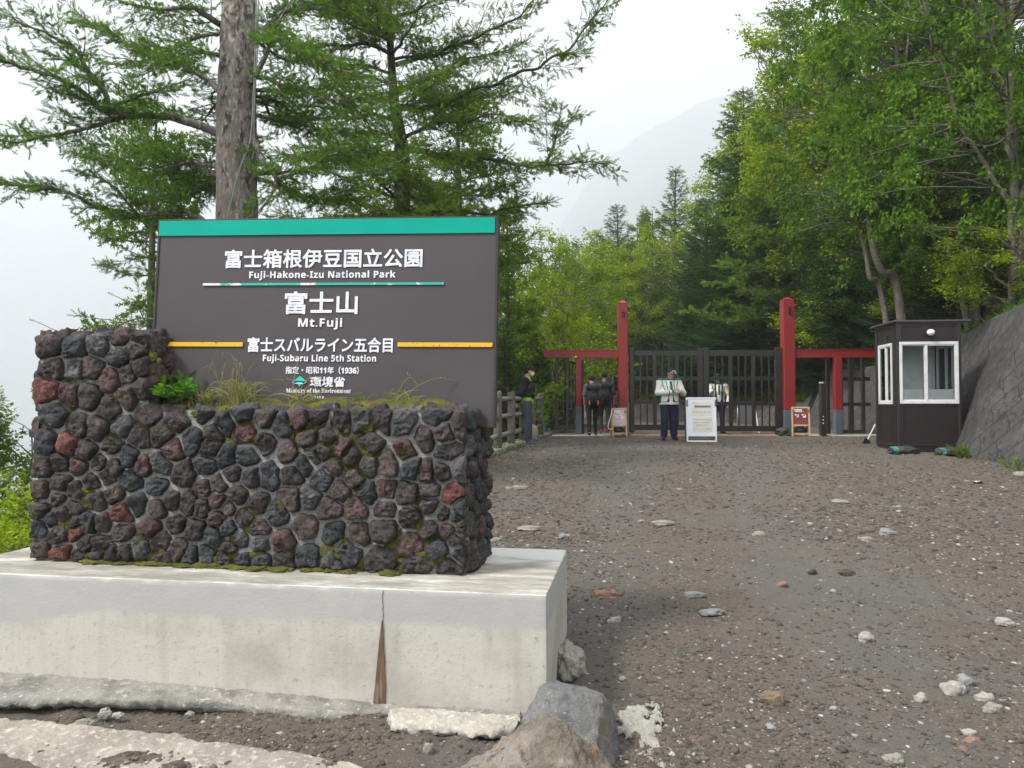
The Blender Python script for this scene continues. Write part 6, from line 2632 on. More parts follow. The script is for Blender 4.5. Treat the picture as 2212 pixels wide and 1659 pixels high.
def comb_template(k, ln, wd, seed):
    r = np.random.default_rng(seed)
    V, F = [], []
    for i in range(k):
        t = (i // 2 + .5) / (k / 2)
        sd = 1 if i % 2 else -1
        L = ln * (1 - .45 * t) * r.uniform(.85, 1.1)
        b = np.array([t * .9, 0, 0])
        o = np.array([.5, sd * .85, r.uniform(-.05, .35)])
        w = np.array([wd, 0, r.uniform(-.01, .01)])
        V += [b - w, b + w, b + o * L]
        F.append((3 * i, 3 * i + 1, 3 * i + 2))
    return np.array(V), np.array(F)


FIR_T = comb_template(10, .34, .075, 2)
LEAF_T = (np.array([(0, 0, 0), (.30, .26, .03), (.68, .22, .02), (1, 0, -.10), (.68, -.22, .02), (.30, -.26, .03), (.5, 0, -.05)]),
          np.array([(0, 1, 6), (1, 2, 6), (2, 3, 6), (3, 4, 6), (4, 5, 6), (5, 0, 6)]))
LEAF_FAR = (np.array([(0, 0, 0), (.5, .36, .05), (1, 0, -.10), (.5, -.36, .05)]), np.array([(0, 1, 2), (0, 2, 3)]))

bark_larch = mat('larch_bark', (.22, .19, .17), .95, stretch=(1, 1, .38),
                 vary=[(14, (.055, .045, .042), .50, .58), (26, (.42, .38, .35), .50, .64), (5, (.20, .165, .14), .5, .66)], bump=[(16, 1.0, .05), (46, .9, .015)])
bark_dark = mat('dark_bark', (.075, .062, .054), .95, stretch=(1, 1, .4), vary=[(16, (.03, .025, .023), .5, .62), (30, (.15, .13, .115), .55, .68)], bump=[(22, 1, .03)])
bark_birch = mat('birch_bark', (.125, .105, .088), .9, stretch=(1, 1, 1), vary=[(5, (.09, .075, .065), .48, .62), (16, (.27, .24, .21), .56, .70)], bump=[(20, .8, .02)])
LEAFY = (.32, (1.6, 1.7, .40))
needle_m = mat('needles', (1, 1, 1), .7, attr=True, trans=(.36, (1.5, 1.6, .45)), spec=.1)
leaf_m = mat('leaves', (1, 1, 1), .75, attr=True, trans=LEAFY, spec=.12)


def cols(n, rg, a, b_, jit=.18):
    t = rg.random(n)[:, None]
    c = np.array(a)[None] * (1 - t) + np.array(b_)[None] * t
    return np.clip(c * (1 + rg.normal(0, jit, (n, 1))), .008, .5)


def grow_larch_branch(wood, foli, pts, r0, rg, sec=.62, step=.095, dens=1.2, tmpl=LARCH_T, ca=(.052, .122, .026), cb=(.118, .205, .030), start=.12, sc=(.085, .15), bare=0.0, smooth=True):
    c = catmull(pts, 7) if smooth else np.asarray(pts, float)
    L = np.concatenate([[0], np.cumsum(np.linalg.norm(np.diff(c, axis=0), axis=1))])
    tot = L[-1]
    jig = np.stack([fbm(np.stack([L * 2.2, L * 0 + k * 7, L * 0 + rg.uniform(0, 50)], 1), 3, 5) for k in range(3)], 1) * .05 * min(tot, 2)
    c = c + jig * np.clip(L / .5, 0, 1)[:, None]
    wood.tube(c, r0 * (1 - .88 * (L / tot) ** .85) + .003, 8, cap=True)
    pos, dr = [], []
    s = start * tot
    side = 1
    while s < tot:
        f = s / tot
        p = np.array([np.interp(s, L, c[:, k]) for k in range(3)])
        p2 = np.array([np.interp(min(s + .05, tot), L, c[:, k]) for k in range(3)])
        p1 = np.array([np.interp(max(s - .05, 0), L, c[:, k]) for k in range(3)])
        T = nrm(p2 - p1)
        lat = nrm(np.cross(T, [0, 0, 1.0]) + 1e-6)
        d = nrm(T * rg.uniform(.35, .8) + lat * side * rg.uniform(.6, 1) + np.array([0, 0, rg.uniform(-.35, .4)]))
        l2 = sec * (1.05 - .62 * f) * rg.uniform(.45, 1.15)
        if rg.random() > bare:
            n = 6
            t = np.linspace(0, 1, n)[:, None]
            bend = rg.normal(0, .12, 3) + np.array([0, 0, rg.uniform(-.10, .10)])
            q = p + d * l2 * t + bend * l2 * t ** 2 + T * .22 * l2 * t ** 2
            wood.tube(q, np.interp(np.linspace(0, 1, n), [0, 1], [min(.010, r0 * .4), .0022]), 4, cap=False)
            m = max(3, int(l2 / .040 * dens))
            for k in range(m):
                u = (k + rg.random()) / m
                b0 = np.array([np.interp(u, t[:, 0], q[:, j]) for j in range(3)])
                td = nrm(q[-1] - q[0])
                la = nrm(np.cross(td, [0, 0, 1.0]) + 1e-6)
                dd = nrm(td * rg.uniform(.4, .9) + la * (1 if k % 2 else -1) * rg.uniform(.4, 1) + np.array([0, 0, rg.uniform(-.3, .35)]))
                l3 = (.26 * (1 - .6 * u) + .03) * rg.uniform(.5, 1.3) * min(1, sec / .5)
                j = max(1, int(l3 / .050))
                for w in range(j):
                    pos.append(b0 + dd * l3 * (w + .3) / j)
                    dr.append(dd + rg.normal(0, .45, 3))
            pos.append(q[-1])
            dr.append(nrm(q[-1] - q[-2]))
        side = -side
        s += step * rg.uniform(.6, 1.4)
    pos.append(c[-1])
    dr.append(nrm(c[-1] - c[-2]))
    n = len(pos)
    scatter(foli, tmpl[0], tmpl[1], pos, dr, rg.uniform(sc[0], sc[1], n), rg, cols(n, rg, ca, cb))


def tree_thing(name, label, loc, wood, foli, wm, fm, group=None, cat='tree', smooth_leaf=False):
    t = thing(name, label, cat, loc, group=group)
    if wood is not None:
        wood.xf(Matrix.Translation(-Vector(loc)))
        wood.build('trunk', wm, t, smooth=True)
    foli.xf(Matrix.Translation(-Vector(loc)))
    foli.build('crown', fm, t, colour=True, smooth=smooth_leaf)
    return t


def trunk_tube(wood, pts, radii, seed, n=20, amp=.10, fine=14):
    c = catmull(pts, fine)
    L = np.linspace(0, 1, len(c))
    r = np.interp(L, np.linspace(0, 1, len(radii)), radii)
    s0 = wood.n
    wood.tube(c, r, n)
    V = wood.V[-1]
    cen = np.concatenate([np.repeat(c, n, axis=0), c[:1], c[-1:]])
    k = fbm(V * np.array([9, 9, 3.0]) + seed, 4, seed, True) * .6 + fbm(V * np.array([26, 26, 9.0]), 3, seed + 1, True) * .4
    wood.V[-1] = cen + (V - cen) * (1 + amp * k)[:, None]


rgv = np.random.default_rng(21)
# ---- hero larch behind the sign
Y1 = 9.6
wood, foli = MB(), MB()
b1 = P(520, 876, Y1)
base1 = np.array([b1.x + .02, Y1, gz(b1.x, Y1) - .15])
tp = [base1, np.array([b1.x, Y1, EYE + .4]), np.array(P(513, 468, Y1)), np.array(P(511, 250, Y1)), np.array(P(516, 0, Y1 + .1)), np.array(P(520, -230, Y1 + .15)), np.array(P(524, -520, Y1 + .2))]
trunk_tube(wood, tp, [.34, .29, .245, .235, .20, .14, .05], 5, 40, .11, 24)


def br(pts, r, **k):
    grow_larch_branch(wood, foli, [np.array(P(*p)) for p in pts], r, rgv, **k)


# main limbs, each with its own distance
br([(480, 290, 9.6), (380, 250, 9.4), (300, 245, 9.2), (240, 240, 8.9), (160, 175, 8.5), (60, 145, 8.2), (-40, 110, 8.0)], .060, sec=.62)
br([(300, 245, 9.2), (220, 262, 9.0), (120, 285, 8.9), (0, 300, 8.8), (-60, 310, 8.8)], .035, sec=.55)
br([(232, 238, 8.9), (225, 190, 8.8), (175, 120, 8.6), (100, 70, 8.5), (0, 30, 8.4)], .035, sec=.5)
br([(250, 225, 8.9), (330, 200, 8.8), (400, 175, 9.0)], .02, sec=.4)
br([(485, 510, 9.6), (400, 455, 9.4), (300, 465, 9.3), (200, 440, 9.1), (90, 400, 8.9), (0, 395, 8.8), (-60, 400, 8.7)], .050, sec=.6)
br([(300, 465, 9.3), (240, 405, 9.1), (180, 375, 9.0)], .018, sec=.42)
br([(480, 380, 9.7), (400, 350, 10.0), (320, 330, 10.4), (250, 345, 10.6), (180, 340, 10.8)], .040, sec=.55)
br([(478, 200, 9.7), (410, 150, 10.1), (330, 120, 10.4), (250, 70, 10.6), (170, 40, 10.8)], .040, sec=.6)
br([(490, 60, 9.7), (420, 30, 9.3), (330, 15, 9.0), (240, -10, 8.7)], .045, sec=.6)
br([(480, 120, 9.6), (420, 110, 9.2), (360, 140, 8.9), (300, 160, 8.7)], .03, sec=.5)
br([(485, 440, 9.8), (430, 400, 10.3), (370, 370, 10.8), (300, 400, 11.2)], .035, sec=.5)
br([(540, 180, 9.5), (580, 110, 9.4), (600, 60, 9.2), (640, -10, 9.0)], .040, sec=.4, bare=.5)
br([(545, 165, 9.6), (620, 175, 9.3), (700, 205, 9.1), (780, 215, 9.0), (850, 235, 8.9)], .030, sec=.55)
br([(545, 100, 9.7), (600, 40, 10.0), (680, 20, 10.3), (760, -10, 10.6)], .040, sec=.6)
br([(545, 300, 9.5), (570, 350, 9.3), (600, 385, 9.2), (590, 430, 9.1), (560, 470, 9.1)], .050, sec=.42)
br([(600, 385, 9.2), (650, 370, 9.2), (720, 330, 9.1), (790, 320, 9.0)], .026, sec=.5)
br([(550, 385, 9.7), (610, 400, 10.0), (680, 430, 10.3), (750, 420, 10.6)], .030, sec=.5)
br([(545, 245, 9.6), (600, 260, 9.9), (680, 270, 10.2), (760, 300, 10.4)], .030, sec=.55)
br([(560, 70, 9.5), (620, 90, 9.0), (700, 130, 8.7), (770, 150, 8.5)], .030, sec=.5)
for i in range(26):
    a = rgv.uniform(0, 2 * math.pi)
    z = EYE + rgv.uniform(2.6, 8.6)
    p = np.array([np.interp(z, [q[2] for q in tp], [q[0] for q in tp]), Y1 + .1, z])
    d = np.array([math.cos(a), abs(math.sin(a)) * .9, rgv.uniform(-.1, .2)])
    Lb = rgv.uniform(1.6, 3.0) * (1 - .05 * (z - 4))
    grow_larch_branch(wood, foli, [p, p + d * Lb * .35 + np.array([0, 0, .02]), p + d * Lb * .7 + np.array([0, 0, -.05]), p + d * Lb + np.array([0, 0, .1])], .03, rgv, sec=.5, dens=.8)
# low twigs left of the sign, some of them bare
br([(500, 560, 9.7), (400, 545, 9.7), (320, 560, 9.6), (270, 530, 9.6)], .018, sec=.4)
br([(500, 620, 9.7), (380, 600, 9.7), (300, 590, 9.6), (240, 565, 9.6)], .018, sec=.40, bare=.3)
br([(500, 690, 9.7), (380, 680, 9.6), (300, 700, 9.6)], .016, sec=.4, bare=.3)
br([(480, 720, 9.7), (330, 690, 9.6), (260, 690, 9.6), (190, 675, 9.6)], .016, sec=.3, bare=.92)
br([(480, 760, 9.7), (340, 700, 9.6), (290, 660, 9.6), (250, 640, 9.6)], .012, sec=.2, bare=.95)
br([(450, 760, 9.7), (200, 730, 9.7), (130, 715, 9.7), (72, 693, 9.7)], .012, sec=.2, bare=.98)
larch1 = tree_thing('larch_tree', 'tall larch with thick scaly trunk standing straight behind the park sign', base1, wood, foli, bark_larch, needle_m)
# cables hanging down the trunk
cab_m = mat('grey_cable', (.22, .23, .22), .5)
for k, (pp, lab) in enumerate(([[(555, -60, 9.3), (553, 60, 9.28), (549, 170, 9.28), (541, 300, 9.28), (520, 360, 9.26), (492, 470, 9.3), (485, 560, 9.32)], 'thin grey cable hanging diagonally across the larch trunk'],
                              [[(560, -60, 9.35), (556, 100, 9.34), (552, 180, 9.33), (549, 260, 9.33), (549, 310, 9.33), (545, 345, 9.33)], 'thin grey cable hanging straight beside the larch trunk'])):
    q = MB()
    q.tube(catmull([np.array(P(*p)) for p in pp], 8), .009, 6)
    tag(q.build('cable', cab_m, smooth=True), lab, 'cable')

# ---- second larch, right of it and further
Y2 = 15.5
wood, foli = MB(), MB()
b2 = P(872, 876, Y2)
base2 = np.array([b2.x, Y2, gz(b2.x, Y2) - .15])
tp = [base2, np.array(P(870, 700, Y2)), np.array(P(868, 470, Y2)), np.array(P(868, 330, Y2)), np.array(P(850, 200, Y2)), np.array(P(840, 0, Y2)), np.array(P(838, -300, Y2))]
trunk_tube(wood, tp, [.28, .22, .17, .15, .09, .06, .03], 8, 26, .10, 12)
g2 = dict(step=.135, dens=.66, sc=(.12, .20), sec=.95, ca=(.065, .125, .018), cb=(.130, .200, .024))
for pts_, r in (([(870, 320, 15.5), (950, 335, 15.0), (1060, 340, 14.5), (1160, 358, 14.0), (1250, 352, 13.7), (1312, 350, 13.5)], .07),
                ([(1180, 356, 14.0), (1195, 310, 13.9), (1205, 260, 13.8), (1210, 235, 13.8)], .03),
                ([(860, 230, 15.5), (960, 220, 15.0), (1060, 185, 14.5), (1150, 150, 14.0), (1230, 110, 13.7), (1310, 0, 13.4), (1330, -40, 13.3)], .055),
                ([(855, 140, 15.5), (960, 110, 15.2), (1060, 60, 14.9), (1130, 20, 14.7), (1180, -30, 14.6)], .05),
                ([(870, 420, 15.5), (960, 440, 15.2), (1060, 460, 14.9), (1140, 440, 14.6), (1190, 430, 14.4)], .045),
                ([(870, 380, 15.5), (950, 400, 15.0), (1040, 420, 14.7), (1110, 400, 14.4)], .04),
                ([(865, 300, 15.5), (930, 270, 14.9), (1010, 260, 14.4), (1090, 250, 14.0), (1140, 265, 13.8)], .04),
                ([(860, 200, 15.5), (930, 160, 16.0), (1010, 130, 16.5), (1090, 110, 16.9), (1130, 90, 17)], .045),
                ([(860, 260, 15.5), (780, 250, 15.2), (690, 230, 15.0), (600, 240, 14.8)], .045),
                ([(865, 350, 15.5), (790, 340, 15.8), (700, 350, 16.1), (620, 330, 16.4)], .045),
                ([(868, 430, 15.5), (800, 420, 15.2), (720, 440, 15.0), (640, 425, 14.8)], .040),
                ([(850, 120, 15.5), (780, 90, 15.1), (700, 100, 14.9), (630, 80, 14.7)], .045),
                ([(845, 40, 15.5), (920, 10, 15.2), (1000, -30, 15.0)], .04), ([(845, 30, 15.5), (770, 0, 15.2), (690, -20, 15.0)], .04),
                ([(868, 470, 15.5), (930, 500, 15.1), (1010, 520, 14.8), (1100, 505, 14.5)], .035),
                ([(868, 460, 15.5), (800, 470, 16), (730, 480, 16.5)], .035)):
    grow_larch_branch(wood, foli, [np.array(P(*p)) for p in pts_], r, rgv, **g2)
for i in range(40):
    a = rgv.uniform(0, 2 * math.pi)
    z = EYE + rgv.uniform(1.5, 11)
    p = np.array([np.interp(z, [q[2] for q in tp], [q[0] for q in tp]), Y2, z])
    d = np.array([math.cos(a), math.sin(a), rgv.uniform(-.1, .22)])
    Lb = rgv.uniform(1.6, 3.1) * (1 - .04 * (z - 4))
    grow_larch_branch(wood, foli, [p, p + d * Lb * .35, p + d * Lb * .7 + np.array([0, 0, -.06]), p + d * Lb + np.array([0, 0, .12])], .035, rgv, **g2)
for i in range(7):
    z = EYE + rgv.uniform(3.2, 8.5)
    p = np.array([np.interp(z, [q[2] for q in tp], [q[0] for q in tp]), Y2, z])
    a = rgv.uniform(-2.4, -.7)
    d = np.array([math.cos(a), math.sin(a), rgv.uniform(-.12, .12)])
    Lb = rgv.uniform(1.6, 2.9)
    grow_larch_branch(wood, foli, [p, p + d * Lb * .35, p + d * Lb * .7 + np.array([0, 0, -.06]), p + d * Lb + np.array([0, 0, .1])], .03, rgv, **g2)
tree_thing('larch_tree', 'spreading larch right of the straight one with a long limb reaching over the sky', base2, wood, foli, bark_dark, needle_m)


# ---- prototypes for the forest
def fir_proto(seed, H=12.0, R=2.3, ca=(.022, .055, .028), cb=(.050, .100, .044), start=.06, gap=.31, droop=.25):
    rg = np.random.default_rng(seed)
    wood, foli = MB(), MB()
    trunk_tube(wood, [(0, 0, -.8), (.03, 0, H * .3), (0, .04, H * .65), (0, 0, H)], [.19, .15, .08, .012], seed, 10, .06, 6)
    pos, dr, up = [], [], []
    z = H * start
    while z < H - .1:
        f = z / H
        nb = 7 if f < .8 else 5
        a0 = rg.uniform(0, 6.28)
        for k in range(nb):
            if rg.random() < .10:
                continue
            a = a0 + k * 2 * math.pi / nb + rg.normal(0, .2)
            L = R * (1 - f) ** .72 * rg.uniform(.62, 1.15) * min(1, .55 + f * 3) + .12
            d = np.array([math.cos(a), math.sin(a), 0])
            t = np.linspace(0, 1, 7)
            rise = (.55 * f - droop * (1 - f))
            q = np.array([0, 0, z]) + d[None] * (L * t)[:, None] + np.stack([0 * t, 0 * t, L * (rise * t + .30 * t ** 2.4)], 1)
            wood.tube(q, np.linspace(.028 * (1 - f) + .008, .004, 7), 4, cap=False)
            lat = np.array([-d[1], d[0], 0])
            m = max(3, int(L / .115))
            for i in range(m):
                u = .14 + .86 * (i + rg.random()) / m
                b0 = np.array([np.interp(u, t, q[:, c]) for c in range(3)])
                for sd in (-1, 1):
                    l2 = (.46 * L * (1 - u) ** .8 + .12) * rg.uniform(.6, 1.15)
                    dd = nrm(d * .75 + lat * sd * .75 + np.array([0, 0, rg.uniform(-.18, .14)]))
                    j = max(1, int(l2 / .125))
                    for w in range(j):
                        pos.append(b0 + dd * l2 * w / j)
                        dr.append(dd + rg.normal(0, .12, 3))
                pos.append(b0)
                dr.append(d + np.array([0, 0, .2]))
        z += gap * (1.1 - .55 * f) * rg.uniform(.8, 1.2)
    pos.append((0, 0, H - .1))
    dr.append((0, 0, 1))
    n = len(pos)
    scatter(foli, FIR_T[0], FIR_T[1], pos, dr, rg.uniform(.17, .26, n), rg, cols(n, rg, ca, cb, .14), flat=.28)
    return wood, foli, H


def broad_proto(seed, H=8.0, crown=(2.4, 2.4, 3.0), cz=.62, nclus=118, per=153, leaf=.078, ca=(.085, .155, .012), cb=(.170, .245, .020), lean=(0, 0), forks=4, r0=.14, tmpl=LEAF_FAR, clus=.62, droop=.0, wood_to=1.0):
    rg = np.random.default_rng(seed)
    wood, foli = MB(), MB()
    c0 = np.array([lean[0] * 1.0, lean[1] * 1.0, H * cz])
    limbs = []
    for k in range(forks):
        a = k * 2 * math.pi / forks + rg.uniform(-.5, .5)
        s = rg.uniform(.25, .7)
        e = c0 + np.array([math.cos(a) * crown[0] * s, math.sin(a) * crown[1] * s, crown[2] * rg.uniform(.1, .75)])
        sp = np.array([rg.normal(0, .10), rg.normal(0, .10), -.7])
        m1 = np.array([lean[0] * .25 + rg.normal(0, .10) + math.cos(a) * .12, lean[1] * .25 + rg.normal(0, .10) + math.sin(a) * .12, H * .20])
        m2 = m1 * .35 + e * .65 + rg.normal(0, .22, 3) + np.array([0, 0, -.35])
        c = catmull([sp, m1, m2, e], 8)
        c[1:-1] += rg.normal(0, .03, (len(c) - 2, 3))
        wood.tube(c, np.linspace(r0 * rg.uniform(.6, 1.0), .015, len(c)), 8, cap=False)
        limbs.append(c)
    allp = np.concatenate(limbs)
    cps = []
    while len(cps) < nclus:
        v = rg.normal(0, 1, 3)
        v /= np.linalg.norm(v)
        rad = rg.uniform(.35, 1.0) ** .55
        lump = 1 + .30 * fbm((v * 1.6 + seed)[None], 3, seed)[0]
        p = c0 + v * np.array(crown) * rad * lump
        if p[2] < H * .14:
            continue
        cps.append(p)
    cps = np.array(cps)
    pos, dr, upv, sc_ = [], [], [], []
    for p in cps:
        d = np.linalg.norm(allp - p - np.array([0, 0, -.5]), axis=1)
        a = allp[d.argmin()]
        mid = (a + p) / 2 + rg.normal(0, .12, 3)
        c = catmull([a, mid, p], 5)
        wood.tube(c, np.linspace(.02, .004, len(c)), 4, cap=False)
        ax = nrm(p - c0 + np.array([0, 0, .2]))
        for tw in range(9):
            td = nrm(ax * .7 + rg.normal(0, .75, 3) + np.array([0, 0, -droop]))
            tl = clus * rg.uniform(.4, 1.0)
            k = per // 9
            u = rg.random(k)[:, None]
            base = p - ax * clus * .25 + td[None] * tl * u + np.array([0, 0, -.22 * droop]) * (tl * u) ** 2 + rg.normal(0, .055, (k, 3))
            pos.append(base)
            dr.append(np.tile(td, (k, 1)) * .6 + rg.normal(0, .6, (k, 3)) + np.array([0, 0, -.25 - droop]))
    pos, dr = np.concatenate(pos), np.concatenate(dr)
    n = len(pos)
    scatter(foli, tmpl[0], tmpl[1], pos, dr, rg.uniform(.7, 1.25, n) * leaf, rg, cols(n, rg, ca, cb, .15), flat=.55)
    return wood, foli, H


def larch_proto(seed, H=11.0, R=2.8):
    rg = np.random.default_rng(seed)
    wood, foli = MB(), MB()
    trunk_tube(wood, [(0, 0, -.8), (.05, 0, H * .3), (-.03, .06, H * .65), (0, 0, H)], [.22, .17, .09, .02], seed, 10, .06, 6)
    z = 1.0
    while z < H - .2:
        f = z / H
        a = rg.uniform(0, 6.28)
        L = R * (1 - f) ** .6 * rg.uniform(.6, 1.15) + .2
        d = np.array([math.cos(a), math.sin(a), 0])
        p = np.array([0, 0, z])
        rise = .25 * f + rg.uniform(-.15, .1)
        grow_larch_branch(wood, foli, [p, p + d * L * .4 + np.array([0, 0, rise * L * .3]), p + d * L * .75 + np.array([0, 0, rise * L * .5]), p + d * L + np.array([0, 0, rise * L + .15])],
                          .04 * (1 - f) + .012, rg, sec=.75, step=.20, dens=.42, tmpl=LARCH_FAR, sc=(.20, .32), ca=(.065, .125, .020), cb=(.130, .200, .026))
        z += .17
    return wood, foli, H


def make_proto(builder, wm, fm, **k):
    w, f, H = builder(**k)
    t = bpy.data.objects.new('proto', None)
    COL.objects.link(t)
    w.build('trunk', wm, t, smooth=True)
    f.build('crown', fm, t, colour=True)
    return t, H


PROTO = {
    'firA': make_proto(fir_proto, bark_dark, needle_m, seed=3),
    'firB': make_proto(fir_proto, bark_dark, needle_m, seed=4, R=2.7, H=10.5, droop=.12, ca=(.024, .062, .034), cb=(.056, .115, .056)),
    'firC': make_proto(fir_proto, bark_dark, needle_m, seed=5, R=2.0, H=8.0, gap=.30, start=.03, ca=(.026, .066, .034), cb=(.060, .122, .054)),
    'birchA': make_proto(broad_proto, bark_birch, leaf_m, seed=11),
    'birchB': make_proto(broad_proto, bark_birch, leaf_m, seed=12, H=9, crown=(2.2, 2.2, 3.6), ca=(.145, .215, .010), cb=(.265, .325, .020), forks=3),
    'birchC': make_proto(broad_proto, bark_birch, leaf_m, seed=13, H=7, crown=(2.6, 2.6, 2.6), ca=(.062, .125, .014), cb=(.125, .205, .022), forks=5, droop=.25),
    'bush': make_proto(broad_proto, bark_birch, leaf_m, seed=14, H=4, crown=(1.7, 1.7, 1.7), cz=.52, nclus=80, per=110, ca=(.14, .22, .010), cb=(.26, .33, .020), forks=5, r0=.06),
    'larch': make_proto(larch_proto, bark_dark, needle_m, seed=15),
    'near': make_proto(broad_proto, bark_birch, leaf_m, seed=16, H=9, crown=(2.8, 2.8, 4.3), cz=.52, nclus=165, per=171, leaf=.082, clus=.58, ca=(.055, .125, .014), cb=(.125, .215, .022), tmpl=LEAF_T, droop=.3, r0=.10),
}
_used = set()


def plant(kind, px, Y, top, label, wide=1.0, rot=None, group=None, name=None, lean=None, cat='tree', dX=0.0):
    """A tree of a kind rooted where the column px meets the ground Y metres off, its tip at picture row top."""
    proto, H = PROTO[kind]
    X = P(px, 876, Y).x + dX
    if px > 1245:                                    # keep the roots on the bank, off the track
        while Y < 90:
            d_, ny_ = signed_dist(np.array([X]), np.array([Y]), FOOT)
            if d_[0] > float(wall_h(ny_)[0]) * BATTER + .55:
                break
            Y += .25
            X = P(px, 876, Y).x + dX
    zb = gz(X, Y)
    h = max(P(px, top, Y).z - zb, 1.0)
    o = proto if kind not in _used else copy_tree(proto)
    _used.add(kind)
    o.name = name or {'fir': 'fir_tree', 'bir': 'birch_tree', 'bus': 'shrub', 'lar': 'larch_tree', 'nea': 'broadleaf_tree'}[kind[:3]]
    s = h / H
    o.location = (X, Y, zb)
    o.scale = (s * wide, s * wide, s)
    o.rotation_euler = (0 if lean is None else lean[0], 0 if lean is None else lean[1], random.uniform(0, 6.28) if rot is None else rot)
    tag(o, label, cat if kind != 'bush' else 'shrub', group or {'fir': 'firs in the forest', 'bir': 'birches in the forest', 'bus': 'shrubs by the track', 'lar': 'larches in the forest', 'nea': 'broadleaf trees above the retaining wall'}[kind[:3]])
    return o


